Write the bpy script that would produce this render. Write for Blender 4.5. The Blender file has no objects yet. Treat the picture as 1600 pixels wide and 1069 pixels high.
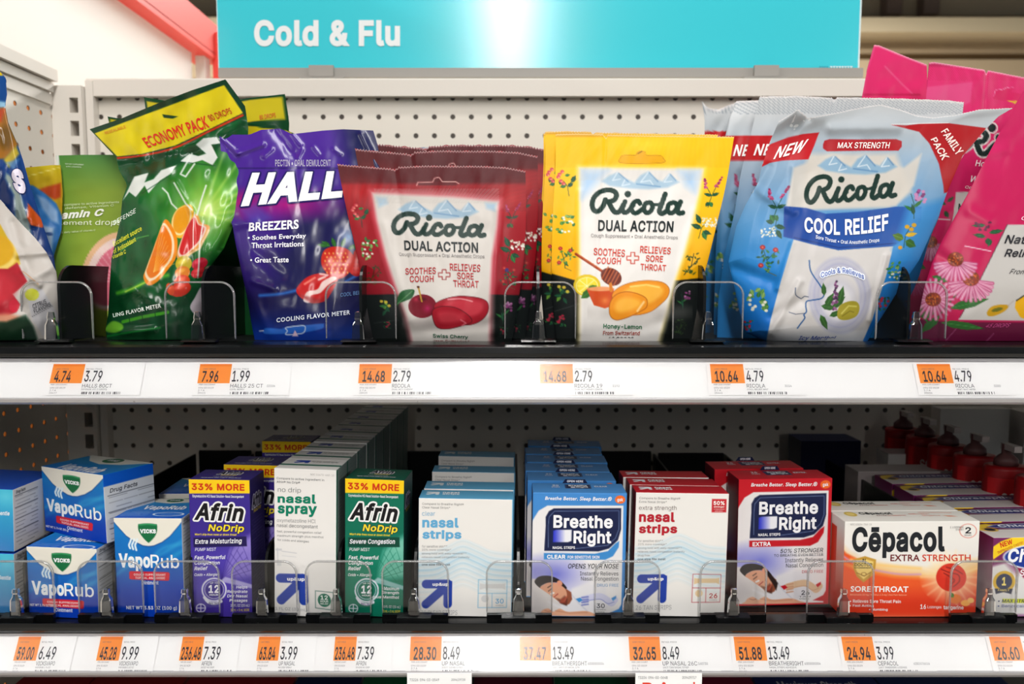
import bpy, bmesh, math, random
import numpy as np
from mathutils import Vector, Matrix
random.seed(4)
SC = bpy.context.scene
COL = SC.collection
# ---------------------------------------------------------------- camera
F = 1160.0            # focal length in pixels of the 1600 x 1069 frame
TH = math.radians(4.67)
CZ = 1.35             # eye height
cam_d = bpy.data.cameras.new('camera'); cam = bpy.data.objects.new('camera', cam_d); COL.objects.link(cam)
cam.location = (0, 0, CZ); cam.rotation_euler = (math.pi/2 - TH, 0, 0)
cam_d.sensor_width = 36.0; cam_d.lens = F/1600.0*36.0; cam_d.clip_start = .02; cam_d.clip_end = 60
cam_d.dof.use_dof = True; cam_d.dof.focus_distance = .64; cam_d.dof.aperture_fstop = 7.0
SC.camera = cam
SC.view_settings.view_transform = 'Standard'; SC.view_settings.look = 'None'
SC.view_settings.gamma = 1.0; SC.view_settings.exposure = 0.0
try: SC.view_settings.use_curve_mapping = False
except Exception: pass
# ---------------------------------------------------------------- light
world = bpy.data.worlds.new('store'); SC.world = world; world.use_nodes = True
wb = world.node_tree.nodes['Background']; wb.inputs[0].default_value = (.80, .93, 1.0, 1); wb.inputs[1].default_value = .115
def ceiling_or_fill_lamp(x, y, sx, sy, power, z=3.05, col=(1, .975, .94)):
    l = bpy.data.lights.new('ceiling_or_fill_lamp', 'AREA'); l.shape = 'RECTANGLE'; l.size = sx; l.size_y = sy
    l.energy = power; l.color = col
    o = bpy.data.objects.new('ceiling_or_fill_lamp', l); COL.objects.link(o); o.location = (x, y, z)
    return o
LAMPS = [(-.02, -2.9, .26, 5.6, 140), (-3.5, -2.0, .26, 5.0, 140), (3.5, -2.0, .26, 5.0, 165), (0, .25, 1.1, .22, 14), (-.02, -8.6, .26, 5.0, 95), (0, 3.4, 4, .3, 290)]  # far strip added to brighten carton fronts, rear lamp added for the back wall
for a in LAMPS: ceiling_or_fill_lamp(*a)

# ---------------------------------------------------------------- pixel rays -> points at a known depth or on a known plane
ct, st_ = math.cos(TH), math.sin(TH)
def ray(px, py):
    a = (np.asarray(px, float)-800)/F; b = (534.5-np.asarray(py, float))/F
    y = ct+b*st_; z = -st_+b*ct
    return a/y, z/y
def P(px, py, Y):
    a, z = ray(px, py); Y = np.asarray(Y, float)
    return np.stack([a*Y, Y+0*a, CZ+z*Y], -1)
def on_plane(px, py, o, n):
    a, z = ray(px, py); d = np.stack([a, np.ones_like(a), z], -1)
    e = np.array([0, 0, CZ]); t = ((np.asarray(o)-e)@np.asarray(n))/(d@np.asarray(n))
    return e+d*t[..., None]
def proj(p):
    x, y, z = p[0], p[1], p[2]-CZ
    f = y*ct-z*st_; u = y*st_+z*ct
    return 800+F*x/f, 534.5-F*u/f
def zpix(py, Y): return float(P(800, py, Y)[2])

# ---------------------------------------------------------------- colours and materials
def lin(c):
    c = np.clip(np.asarray(c, float), 0, 1)
    return np.where(c <= .04045, c/12.92, ((c+.055)/1.055)**2.4)
def rgb(*c): return tuple(v/255 for v in c)
def new_mat(name):
    m = bpy.data.materials.new(name); m.use_nodes = True
    return m, m.node_tree, m.node_tree.nodes['Principled BSDF']
def mat(name, c, rough=.5, metal=0, spec=.5, coat=0, bump=0, bscale=200):
    m, nt, b = new_mat(name)
    b.inputs['Base Color'].default_value = (*lin(rgb(*c)), 1)
    b.inputs['Roughness'].default_value = rough; b.inputs['Metallic'].default_value = metal
    b.inputs['Specular IOR Level'].default_value = spec; b.inputs['Coat Weight'].default_value = coat
    nz = nt.nodes.new('ShaderNodeTexNoise'); nz.inputs['Scale'].default_value = bscale
    tc = nt.nodes.new('ShaderNodeTexCoord'); nt.links.new(tc.outputs['Object'], nz.inputs['Vector'])
    if bump:
        bp = nt.nodes.new('ShaderNodeBump'); bp.inputs['Strength'].default_value = bump; bp.inputs['Distance'].default_value = .0004
        nt.links.new(nz.outputs['Fac'], bp.inputs['Height']); nt.links.new(bp.outputs[0], b.inputs['Normal'])
    mr = nt.nodes.new('ShaderNodeMapRange'); mr.inputs[3].default_value = max(0, rough-.05); mr.inputs[4].default_value = min(1, rough+.05)
    nt.links.new(nz.outputs['Fac'], mr.inputs[0]); nt.links.new(mr.outputs[0], b.inputs['Roughness'])
    return m
def print_mat(name, rough, spec, bump=0, bscale=60, coat=0):
    m, nt, b = new_mat(name)
    at = nt.nodes.new('ShaderNodeAttribute'); at.attribute_name = 'Col'
    nt.links.new(at.outputs['Color'], b.inputs['Base Color'])
    b.inputs['Roughness'].default_value = rough; b.inputs['Specular IOR Level'].default_value = spec
    b.inputs['Coat Weight'].default_value = coat; b.inputs['Coat Roughness'].default_value = .12
    if bump:
        nz = nt.nodes.new('ShaderNodeTexNoise'); nz.inputs['Scale'].default_value = bscale; nz.inputs['Detail'].default_value = 3
        tc = nt.nodes.new('ShaderNodeTexCoord'); nt.links.new(tc.outputs['Object'], nz.inputs['Vector'])
        bp = nt.nodes.new('ShaderNodeBump'); bp.inputs['Strength'].default_value = bump; bp.inputs['Distance'].default_value = .003
        nt.links.new(nz.outputs['Fac'], bp.inputs['Height']); nt.links.new(bp.outputs[0], b.inputs['Normal'])
        if coat: nt.links.new(bp.outputs[0], b.inputs['Coat Normal'])
    return m
def clear_mat(name, gloss, tint=1.0, rough=.03, gcol=1.0, diff=0.0, fk=1.0):
    m = bpy.data.materials.new(name); m.use_nodes = True; nt = m.node_tree; nt.nodes.clear()
    out = nt.nodes.new('ShaderNodeOutputMaterial'); tr = nt.nodes.new('ShaderNodeBsdfTransparent'); gl = nt.nodes.new('ShaderNodeBsdfGlossy')
    tr.inputs[0].default_value = (tint, tint, tint, 1); gl.inputs[0].default_value = (gcol, gcol, gcol, 1); gl.inputs['Roughness'].default_value = rough
    fr = nt.nodes.new('ShaderNodeFresnel'); fr.inputs[0].default_value = 1.45
    ad = nt.nodes.new('ShaderNodeMath'); ad.operation = 'MULTIPLY_ADD'; ad.inputs[1].default_value = fk; ad.inputs[2].default_value = gloss; ad.use_clamp = True
    nt.links.new(fr.outputs[0], ad.inputs[0])
    mx = nt.nodes.new('ShaderNodeMixShader'); nt.links.new(ad.outputs[0], mx.inputs[0]); nt.links.new(tr.outputs[0], mx.inputs[1]); nt.links.new(gl.outputs[0], mx.inputs[2])
    last = mx
    if diff:
        df = nt.nodes.new('ShaderNodeBsdfDiffuse'); df.inputs[0].default_value = (.8, .8, .8, 1)
        m2 = nt.nodes.new('ShaderNodeMixShader'); m2.inputs[0].default_value = diff
        nt.links.new(mx.outputs[0], m2.inputs[1]); nt.links.new(df.outputs[0], m2.inputs[2]); last = m2
    nt.links.new(last.outputs[0], out.inputs[0]); return m
M_CARD = print_mat('printed_carton', .4, .22)
M_FILM = print_mat('printed_matte_film', .42, .2, .14, 45)
M_GLOSS = print_mat('printed_glossy_film', .27, .32, .06, 40, .16)
M_PAPER = print_mat('printed_paper', .55, .3)
M_BLACK = mat('black_gloss_plastic', (9, 10, 11), .24, spec=.4)
M_BLACKM = mat('black_matte_plastic', (10, 11, 13), .5, spec=.2)
M_WHITE = mat('white_channel', (244, 243, 243), .5)
M_STEEL = mat('painted_steel_beige', (222, 215, 205), .45, bump=.15)
M_TRIM = mat('aluminium_trim', (176, 174, 176), .3, metal=.4)
M_CLEAR = clear_mat('clear_acrylic', .0, .998, fk=.55)
M_EDGE = clear_mat('acrylic_cut_edge', .12, .82, .15, 1.0, .14)
M_CLIP = clear_mat('clear_moulded_clip', .04, .68, .06, fk=.8)
M_COVER = clear_mat('clear_label_cover', .03, 1.0, .2, .8)
def peg_mat(name, base, hole, ax0, pitch, offx, offz, rad=.0035, through=False):
    """steel panel punched with one-inch-pitch round holes; ax0: which object axis runs along the panel"""
    m, nt, b = new_mat(name); L = nt.links
    tc = nt.nodes.new('ShaderNodeTexCoord'); sp = nt.nodes.new('ShaderNodeSeparateXYZ'); L.new(tc.outputs['Object'], sp.inputs[0])
    def cell(sock, off):
        a = nt.nodes.new('ShaderNodeMath'); a.operation = 'SUBTRACT'; a.inputs[1].default_value = off; L.new(sock, a.inputs[0])
        d = nt.nodes.new('ShaderNodeMath'); d.operation = 'PINGPONG'; d.inputs[1].default_value = pitch/2; L.new(a.outputs[0], d.inputs[0])
        q = nt.nodes.new('ShaderNodeMath'); q.operation = 'POWER'; q.inputs[1].default_value = 2; L.new(d.outputs[0], q.inputs[0]); return q
    qx = cell(sp.outputs[ax0], offx); qz = cell(sp.outputs[2], offz)
    s = nt.nodes.new('ShaderNodeMath'); s.operation = 'ADD'; L.new(qx.outputs[0], s.inputs[0]); L.new(qz.outputs[0], s.inputs[1])
    r = nt.nodes.new('ShaderNodeMath'); r.operation = 'SQRT'; L.new(s.outputs[0], r.inputs[0])
    mr = nt.nodes.new('ShaderNodeMapRange'); mr.inputs[1].default_value = rad*.85; mr.inputs[2].default_value = rad*1.1; L.new(r.outputs[0], mr.inputs[0])
    mx = nt.nodes.new('ShaderNodeMix'); mx.data_type = 'RGBA'; L.new(mr.outputs[0], mx.inputs[0])
    mx.inputs[6].default_value = (*lin(rgb(*hole)), 1); mx.inputs[7].default_value = (*lin(rgb(*base)), 1)
    L.new(mx.outputs[2], b.inputs['Base Color']); b.inputs['Roughness'].default_value = .5
    bp = nt.nodes.new('ShaderNodeBump'); bp.inputs['Strength'].default_value = .6; bp.inputs['Distance'].default_value = .001
    L.new(mr.outputs[0], bp.inputs['Height']); L.new(bp.outputs[0], b.inputs['Normal'])
    if through:      # see-through openings; warm tint paints in light bounced off the bore walls
        tr = nt.nodes.new('ShaderNodeBsdfTransparent'); tr.inputs[0].default_value = (.72, .44, .25, 1); ms = nt.nodes.new('ShaderNodeMixShader'); L.new(mr.outputs[0], ms.inputs[0])
        L.new(tr.outputs[0], ms.inputs[1]); L.new(b.outputs[0], ms.inputs[2]); L.new(ms.outputs[0], nt.nodes['Material Output'].inputs[0])
    return m

# ---------------------------------------------------------------- mesh assembly
class PM:
    """collects vertex arrays, faces and print colours, links them as ONE mesh"""
    def __init__(s): s.V = []; s.F = []; s.C = []; s.M = []; s.S = []; s.n = 0
    def add(s, V, Fc, C, m=0, smooth=True):
        V = np.asarray(V, float).reshape(-1, 3); Fc = np.asarray(Fc, np.int64)
        C = np.asarray(C, float); C = np.broadcast_to(C, V.shape) if C.ndim == 1 else C.reshape(-1, 3)
        if not len(Fc): return
        s.V.append(V); s.F.append(Fc+s.n); s.C.append(C); s.M.append(m); s.S.append(smooth); s.n += len(V)
    def grid(s, G, C, m=0, flip=False, smooth=True):
        a, b = G.shape[:2]; i = np.arange(a*b).reshape(a, b)
        q = np.stack([i[:-1, :-1], i[1:, :-1], i[1:, 1:], i[:-1, 1:]], -1).reshape(-1, 4)
        if flip: q = q[:, ::-1]
        C = np.asarray(C, float)
        s.add(G.reshape(-1, 3), q, C if C.ndim == 1 else C.reshape(-1, 3), m, smooth)
    def box(s, lo, hi, C=(1, 1, 1), m=0):
        x0, y0, z0 = lo; x1, y1, z1 = hi
        V = [(x0,y0,z0),(x1,y0,z0),(x1,y1,z0),(x0,y1,z0),(x0,y0,z1),(x1,y0,z1),(x1,y1,z1),(x0,y1,z1)]
        s.add(V, [(0,3,2,1),(4,5,6,7),(0,1,5,4),(1,2,6,5),(2,3,7,6),(3,0,4,7)], C, m, False)
    def prism(s, prof, x0, x1, m=0, C=(1, 1, 1), smooth=False):
        """closed profile of (y, z) run along x"""
        k = len(prof); V = [(x0, y, z) for y, z in prof]+[(x1, y, z) for y, z in prof]
        s.add(V, [(i, (i+1) % k, k+(i+1) % k, k+i) for i in range(k)], C, m, smooth)
        cap = [(0, i, i+1) for i in range(1, k-1)]
        s.add(V, cap+[(k, k+i+1, k+i) for i in range(1, k-1)], C, m, False)
    def build(s, name, mats, parent=None, origin=None):
        me = bpy.data.meshes.new(name)
        V = np.concatenate(s.V); C = lin(np.concatenate(s.C))
        if origin is not None: V = V-np.asarray(origin, float)
        lv = np.concatenate([f.reshape(-1) for f in s.F]); cnt = np.concatenate([np.full(len(f), f.shape[1]) for f in s.F])
        me.vertices.add(len(V)); me.vertices.foreach_set('co', V.astype(np.float32).ravel())
        me.loops.add(len(lv)); me.loops.foreach_set('vertex_index', lv.astype(np.int32))
        me.polygons.add(len(cnt)); me.polygons.foreach_set('loop_start', np.concatenate([[0], np.cumsum(cnt)[:-1]]).astype(np.int32))
        me.polygons.foreach_set('material_index', np.concatenate([np.full(len(f), m) for f, m in zip(s.F, s.M)]).astype(np.int32))
        sm = np.concatenate([np.full(len(f), v) for f, v in zip(s.F, s.S)])
        me.update(calc_edges=True); me.polygons.foreach_set('use_smooth', sm)
        a = me.color_attributes.new('Col', 'FLOAT_COLOR', 'POINT')
        a.data.foreach_set('color', np.concatenate([C, np.ones((len(C), 1))], 1).astype(np.float32).ravel())
        for m in (mats if isinstance(mats, (list, tuple)) else [mats]): me.materials.append(m)
        me.validate(); o = bpy.data.objects.new(name, me); COL.objects.link(o)
        if parent is not None: o.parent = parent
        elif origin is not None: o.location = origin
        return o
def empty(name, loc):
    o = bpy.data.objects.new(name, None); COL.objects.link(o); o.location = loc; o.empty_display_size = .02; return o
def tag(o, label=None, cat=None, group=None, kind=None):
    if label: o['label'] = label
    if cat: o['category'] = cat
    if group: o['group'] = group
    if kind: o['kind'] = kind
    return o
def dup(o, d=(0, 0, 0), rz=0, label=None, scale=None):
    c = o.copy(); COL.objects.link(c); c.location = Vector(o.location)+Vector(d); c.rotation_euler.z += rz
    if scale: c.scale = scale
    if label: c['label'] = label
    for ch in list(o.children):
        k = ch.copy(); COL.objects.link(k); k.parent = c
        for g in ch.children: h = g.copy(); COL.objects.link(h); h.parent = k
    return c

# ---------------------------------------------------------------- noise, curves, painter
def _h(ix, iy, seed):
    n = (ix*374761393+iy*668265263+seed*982451653) & 0xffffffff
    n = ((n ^ (n >> 13))*1274126177) & 0xffffffff
    return ((n ^ (n >> 16)) & 0xffff)/65535.0
def vnoise(x, y, seed=0):
    x = np.asarray(x, float); y = np.asarray(y, float)
    ix = np.floor(x).astype(np.int64); iy = np.floor(y).astype(np.int64); fx = x-ix; fy = y-iy
    fx = fx*fx*(3-2*fx); fy = fy*fy*(3-2*fy)
    a = _h(ix, iy, seed)*(1-fx)+_h(ix+1, iy, seed)*fx; b = _h(ix, iy+1, seed)*(1-fx)+_h(ix+1, iy+1, seed)*fx
    return a*(1-fy)+b*fy
def spline(p, closed=False, n=8):
    p = np.asarray(p, float); k = len(p); out = []
    for i in range(k if closed else k-1):
        p0 = p[(i-1) % k] if closed or i else p[0]; p1 = p[i]; p2 = p[(i+1) % k]; p3 = p[(i+2) % k] if closed or i+2 < k else p[-1]
        t = np.linspace(0, 1, n, endpoint=False)[:, None]
        out.append(.5*((2*p1)+(-p0+p2)*t+(2*p0-5*p1+4*p2-p3)*t*t+(-p0+3*p1-3*p2+p3)*t**3))
    out = np.concatenate(out)
    return out if closed else np.concatenate([out, p[-1:]])
def segdist(X, Y, pts, closed):
    d = np.full(X.shape, 1e9); q = list(pts)+([pts[0]] if closed else [])
    for (x0, y0), (x1, y1) in zip(q[:-1], q[1:]):
        dx, dy = x1-x0, y1-y0; L = dx*dx+dy*dy+1e-12
        t = np.clip(((X-x0)*dx+(Y-y0)*dy)/L, 0, 1)
        d = np.minimum(d, (X-x0-t*dx)**2+(Y-y0-t*dy)**2)
    return np.sqrt(d)
def inside(X, Y, pts):
    r = np.zeros(X.shape, bool); n = len(pts)
    for i in range(n):
        x0, y0 = pts[i]; x1, y1 = pts[i-1]
        if y0 == y1: continue
        c = ((y0 > Y) != (y1 > Y)) & (X < (x1-x0)*(Y-y0)/(y1-y0)+x0)
        r ^= c
    return r
class Paint:
    """prints flat artwork onto the vertices of a face; coordinates are those of the artwork"""
    def __init__(s, X, Y, base, px=1.0):
        s.X = X.ravel(); s.Y = Y.ravel(); s.C = np.tile(np.array(rgb(*base)), (s.X.size, 1)).astype(float); s.px = px
    def _mix(s, idx, a, col):
        if callable(col): c = col(s.X[idx], s.Y[idx])
        else: c = np.array(rgb(*col))
        s.C[idx] = s.C[idx]*(1-a[:, None])+c*a[:, None]
    def _sel(s, x0, y0, x1, y1): return np.nonzero((s.X >= x0) & (s.X <= x1) & (s.Y >= y0) & (s.Y <= y1))[0]
    def poly(s, pts, col, soft=1.0, al=1.0, smooth=False):
        if smooth: pts = spline(pts, True, 6)
        p = np.asarray(pts, float); so = soft*s.px
        i = s._sel(p[:, 0].min()-so, p[:, 1].min()-so, p[:, 0].max()+so, p[:, 1].max()+so)
        if not len(i): return s
        X, Y = s.X[i], s.Y[i]; d = segdist(X, Y, p, True); sd = np.where(inside(X, Y, p), d, -d)
        s._mix(i, np.clip(.5+sd/so, 0, 1)*al, col); return s
    def rect(s, x0, y0, x1, y1, col, soft=1.0, al=1.0): return s.poly([(x0, y0), (x1, y0), (x1, y1), (x0, y1)], col, soft, al)
    def ell(s, cx, cy, rx, ry, col, rot=0, soft=1.0, al=1.0, ring=0):
        R = max(rx, ry)+soft*s.px; i = s._sel(cx-R, cy-R, cx+R, cy+R)
        if not len(i): return s
        c, q = math.cos(math.radians(rot)), math.sin(math.radians(rot))
        dx, dy = s.X[i]-cx, s.Y[i]-cy; u = (dx*c+dy*q)/rx; v = (-dx*q+dy*c)/ry
        r = np.sqrt(u*u+v*v)+1e-9; sd = (1-r)*min(rx, ry)
        if ring: sd = ring*s.px/2-np.abs(sd)
        s._mix(i, np.clip(.5+sd/(soft*s.px), 0, 1)*al, col); return s
    def line(s, pts, w, col, soft=1.0, al=1.0, smooth=False, closed=False):
        if smooth: pts = spline(pts, closed, 6)
        p = np.asarray(pts, float); w = w*s.px; R = w/2+soft*s.px
        i = s._sel(p[:, 0].min()-R, p[:, 1].min()-R, p[:, 0].max()+R, p[:, 1].max()+R)
        if not len(i): return s
        d = segdist(s.X[i], s.Y[i], p, closed); s._mix(i, np.clip(.5+(w/2-d)/(soft*s.px), 0, 1)*al, col); return s
    def glow(s, cx, cy, rx, ry, col, al=1.0, pw=2.0):
        i = s._sel(cx-rx, cy-ry, cx+rx, cy+ry); r = np.sqrt(((s.X[i]-cx)/rx)**2+((s.Y[i]-cy)/ry)**2)
        s._mix(i, al*np.clip(1-r, 0, 1)**pw, col); return s
    def ramp(s, p0, p1, c0, c1, al=1.0, a0=1.0, a1=1.0):
        dx, dy = p1[0]-p0[0], p1[1]-p0[1]; t = np.clip(((s.X-p0[0])*dx+(s.Y-p0[1])*dy)/(dx*dx+dy*dy), 0, 1)[:, None]
        c = np.array(rgb(*c0))*(1-t)+np.array(rgb(*c1))*t; a = al*(a0*(1-t)+a1*t); s.C = s.C*(1-a)+c*a; return s
    def grain(s, sx, sy, amp, seed=1):
        s.C = np.clip(s.C+((vnoise(s.X/sx, s.Y/sy, seed)-.5)*amp)[:, None], 0, 1); return s
def rampf(p0, p1, c0, c1):
    def f(X, Y):
        dx, dy = p1[0]-p0[0], p1[1]-p0[1]; t = np.clip(((X-p0[0])*dx+(Y-p0[1])*dy)/(dx*dx+dy*dy), 0, 1)[:, None]
        return np.array(rgb(*c0))*(1-t)+np.array(rgb(*c1))*t
    return f
def homog(src, dst):
    A = []; B = []
    for (x, y), (u, v) in zip(src, dst):
        A += [[x, y, 1, 0, 0, 0, -u*x, -u*y], [0, 0, 0, x, y, 1, -v*x, -v*y]]; B += [u, v]
    h = np.linalg.solve(np.array(A, float), np.array(B, float)); return np.append(h, 1).reshape(3, 3)
def hmap(H, x, y):
    w = H[2, 0]*x+H[2, 1]*y+H[2, 2]; return (H[0, 0]*x+H[0, 1]*y+H[0, 2])/w, (H[1, 0]*x+H[1, 1]*y+H[1, 2])/w

# ---------------------------------------------------------------- lettering
_tc = {}
FONT = None
try:      # the sans-serif that ships with Blender's own interface; the built-in face is the fallback
    import os
    FONT = bpy.data.fonts.load(os.path.join(bpy.utils.system_resource('DATAFILES'), 'fonts', 'Inter.woff2'))
except Exception: FONT = None
def glyphs(body, bold=0, it=0, sp=1.0, face=1):
    """filled outline of a word, scaled so that its ink fills 0..1 x 0..1 (y down)"""
    k0 = (body, bold, it, sp, face)
    if k0 in _tc: return _tc[k0]
    cu = bpy.data.curves.new('t', 'FONT'); cu.body = body
    if FONT is not None and face: cu.font = FONT
    cu.shear = it; cu.resolution_u = 3 if len(body) > 9 else 6
    cu.fill_mode = 'NONE'; cu.space_character = sp+bold*2.2
    o = bpy.data.objects.new('t', cu); COL.objects.link(o); me = o.to_mesh()
    V = np.empty(len(me.vertices)*3); me.vertices.foreach_get('co', V); V = V.reshape(-1, 3)[:, :2].copy()
    E = np.empty(len(me.edges)*2, np.int32); me.edges.foreach_get('vertices', E); E = E.reshape(-1, 2).copy()
    o.to_mesh_clear(); bpy.data.objects.remove(o); bpy.data.curves.remove(cu)
    # orient every contour in the order its points are stored (the font's own winding)
    sw = (E[:, 1] != E[:, 0]+1) & ((E[:, 0] == E[:, 1]+1) | (E[:, 0] < E[:, 1])); E[sw] = E[sw][:, ::-1]
    if bold:      # heavier weight: every contour moved outward along its mitred normals
        A_, B_ = V[E[:, 0]], V[E[:, 1]]; area = (A_[:, 0]*B_[:, 1]-A_[:, 1]*B_[:, 0]).sum()
        d = B_-A_; ln = np.linalg.norm(d, axis=1, keepdims=True)+1e-9; nn = np.stack([d[:, 1], -d[:, 0]], 1)/ln*np.sign(area)
        n0 = np.zeros_like(V); n1 = np.zeros_like(V); n0[E[:, 0]] = nn; n1[E[:, 1]] = nn
        m = n0+n1; dt = 1+(n0*n1).sum(1, keepdims=True); V = V+bold*m/np.maximum(dt, .35)
    from mathutils.geometry import delaunay_2d_cdt
    vs, _, fs, _, _, _ = delaunay_2d_cdt([Vector(v) for v in V], [tuple(map(int, e)) for e in E], [], 0, 1e-6)
    N = np.array([v[:] for v in vs]); T = np.array([f[:] for f in fs if len(f) == 3], np.int64)
    c = N[T].mean(1); wn = np.zeros(len(c), int)
    A, B = V[E[:, 0]], V[E[:, 1]]
    for k in range(0, len(c), 400):
        cx, cy = c[k:k+400, :1], c[k:k+400, 1:]
        L = (B[:, 0]-A[:, 0])*(cy-A[:, 1])-(cx-A[:, 0])*(B[:, 1]-A[:, 1])
        wn[k:k+400] = (((A[:, 1] <= cy) & (B[:, 1] > cy) & (L > 0)).sum(1)-((A[:, 1] > cy) & (B[:, 1] <= cy) & (L < 0)).sum(1))
    T = T[wn != 0]; V = N; used = V[np.unique(T)]
    lo, hi = used.min(0), used.max(0); V = (V-lo)/(hi-lo); V[:, 1] = 1-V[:, 1]
    a = V[T[:, 1]]-V[T[:, 0]]; b = V[T[:, 2]]-V[T[:, 0]]; cr = a[:, 0]*b[:, 1]-a[:, 1]*b[:, 0]
    T = np.where((cr > 0)[:, None], T[:, ::-1], T); T = T[np.abs(cr) > 1e-10]
    _tc[k0] = (V, T); return V, T
def cut(V, T, step):
    """split 2D triangles along a square lattice so they can follow a curved film"""
    bm = bmesh.new(); vs = [bm.verts.new((x, y, 0)) for x, y in V]
    for a, b, c in T:
        try: bm.faces.new((vs[a], vs[b], vs[c]))
        except ValueError: pass
    lo, hi = V.min(0), V.max(0)
    for ax in (0, 1):
        n = Vector((1, 0, 0)) if ax == 0 else Vector((0, 1, 0)); q = math.ceil(lo[ax]/step)*step
        while q < hi[ax]:
            bmesh.ops.bisect_plane(bm, geom=bm.verts[:]+bm.edges[:]+bm.faces[:], dist=1e-5, plane_co=n*q, plane_no=n); q += step
    bmesh.ops.triangulate(bm, faces=bm.faces[:]); bm.verts.index_update()
    V2 = np.array([v.co[:2] for v in bm.verts]); T2 = np.array([[v.index for v in f.verts] for f in bm.faces]); bm.free(); return V2, T2
class Text:
    def __init__(s, body, q, col, bold=.0, it=0, sag=0, halo=None, seal=False, sp=1.0, face=1):
        s.face = face
        if len(q) == 4 and not hasattr(q[0], '__len__'): x0, y0, x1, y1 = q; q = [(x0, y0), (x1, y0), (x1, y1), (x0, y1)]
        s.b, s.q, s.col, s.bold, s.it, s.sag, s.halo, s.seal, s.sp = body, np.array(q, float), col, bold, it, sag, halo, seal, sp
    def layers(s):
        V, T = glyphs(s.b, s.bold, s.it, s.sp, s.face); x, y = V[:, :1], V[:, 1:]; q = s.q
        A = (q[0]*(1-x)+q[1]*x)*(1-y)+(q[3]*(1-x)+q[2]*x)*y
        if s.sag: A[:, 1] += s.sag*np.sin(np.pi*V[:, 0])
        if s.halo:
            hc, hw = s.halo
            for k in range(12):
                an = k*math.pi/6; yield A+np.array([math.cos(an), math.sin(an)])*hw, T, hc, 0+k*.12
        yield A, T, s.col, (6 if s.halo else 2)
def emit_texts(pm, texts, fn, cutstep=0, m=0, base=0):
    """fn(artwork coords (n,2), layer) -> 3D points lying just proud of the face"""
    for t in texts:
        if not t.b.strip(): continue
        for A, T, c, ly in t.layers():
            if cutstep: A, T = cut(A, T, cutstep*(.6 if t.halo else 1))
            if len(T): pm.add(fn(A, base+ly), T, rgb(*c), m, False)
def txt(*rows, **kw):
    """shorthand rows: (string, quad, colour, bold, italic)"""
    return [Text(r[0], r[1], r[2], *(r[3:]), **kw) for r in rows]

# ================================================================ the store around the shelves
def z_at(py, Y): return zpix(py, Y)
def x_at(px, Y): return float(P(px, 534.5, Y)[0])
ZU, ZL = z_at(533, .64), z_at(960, .64)          # upper and lower shelf decks
YB = 1.04                                         # pegboard
XL, XR = -.618, .93
M_TAN = mat('tan_painted_block', (186, 164, 132), .8, bump=.3, bscale=30)
M_TANL = mat('pale_tan_beam', (216, 198, 164), .7, bump=.2, bscale=40)
M_BROWN = mat('brown_bay', (160, 142, 118), .8)  # browner and darker than the tan bands
M_FLOOR = mat('store_vinyl_floor', (188, 182, 172), .35)
w = PM(); w.box((-6, 5.0, 0), (6, 5.1, 4.6)); o = w.build('wall_back', M_TAN); tag(o, 'tan store wall seen over the top of the shelving', 'wall', kind='structure')
w = PM(); w.box((-6, -6, -.05), (6, 5.0, 0)); o = w.build('floor', M_FLOOR); tag(o, 'pale store floor', 'floor', kind='structure')
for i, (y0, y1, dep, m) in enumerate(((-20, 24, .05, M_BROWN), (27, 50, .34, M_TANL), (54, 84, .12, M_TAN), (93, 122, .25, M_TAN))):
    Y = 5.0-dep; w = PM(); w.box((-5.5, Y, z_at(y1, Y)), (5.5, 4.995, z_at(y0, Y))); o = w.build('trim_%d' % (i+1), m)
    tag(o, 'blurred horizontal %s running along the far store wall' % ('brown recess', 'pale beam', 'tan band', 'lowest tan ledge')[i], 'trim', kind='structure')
for px in (1372, 1428):
    w = PM(); x = x_at(px, 4.9); w.box((x-.05, 4.86, z_at(25, 4.9)), (x+.05, 4.95, 3.6)); o = w.build('trim_5', mat('dark_post', (112, 92, 80), .8))
    tag(o, 'dark blurred upright above the pale beam, %s one' % ('left' if px < 1400 else 'right'), 'post', kind='structure')

# pegboard back panel with its rail, upright slotted post
bx = P(476, 183, YB); pegb = peg_mat('punched_back_panel', (228, 221, 209), (62, 54, 46), 0, .0254, float(bx[0]), float(bx[2]))
root = empty('pegboard_back_panel', (0, YB, .6)); tag(root, 'beige perforated steel back panel behind both shelves', 'pegboard')
w = PM(); w.box((XL+.04, 0, -.2), (XR, .012, z_at(150, YB)-.6))
po = w.build('perforated_sheet', pegb, root)
pegb.node_tree.nodes['Texture Coordinate']
# object coordinates of the sheet are world minus the root
for n in pegb.node_tree.nodes:
    if n.type == 'MATH' and n.operation == 'SUBTRACT':
        if abs(n.inputs[1].default_value-float(bx[2])) < 1e-6: n.inputs[1].default_value = float(bx[2])-.6
w = PM(); zt, zb = z_at(122, YB-.012)-.6, z_at(150, YB-.012)-.6
w.prism([(-.012, zb), (-.012, zt-.002), (-.010, zt), (.03, zt), (.03, zb)], XL+.042, XR); w.build('top_rail', M_STEEL, root)
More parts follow.
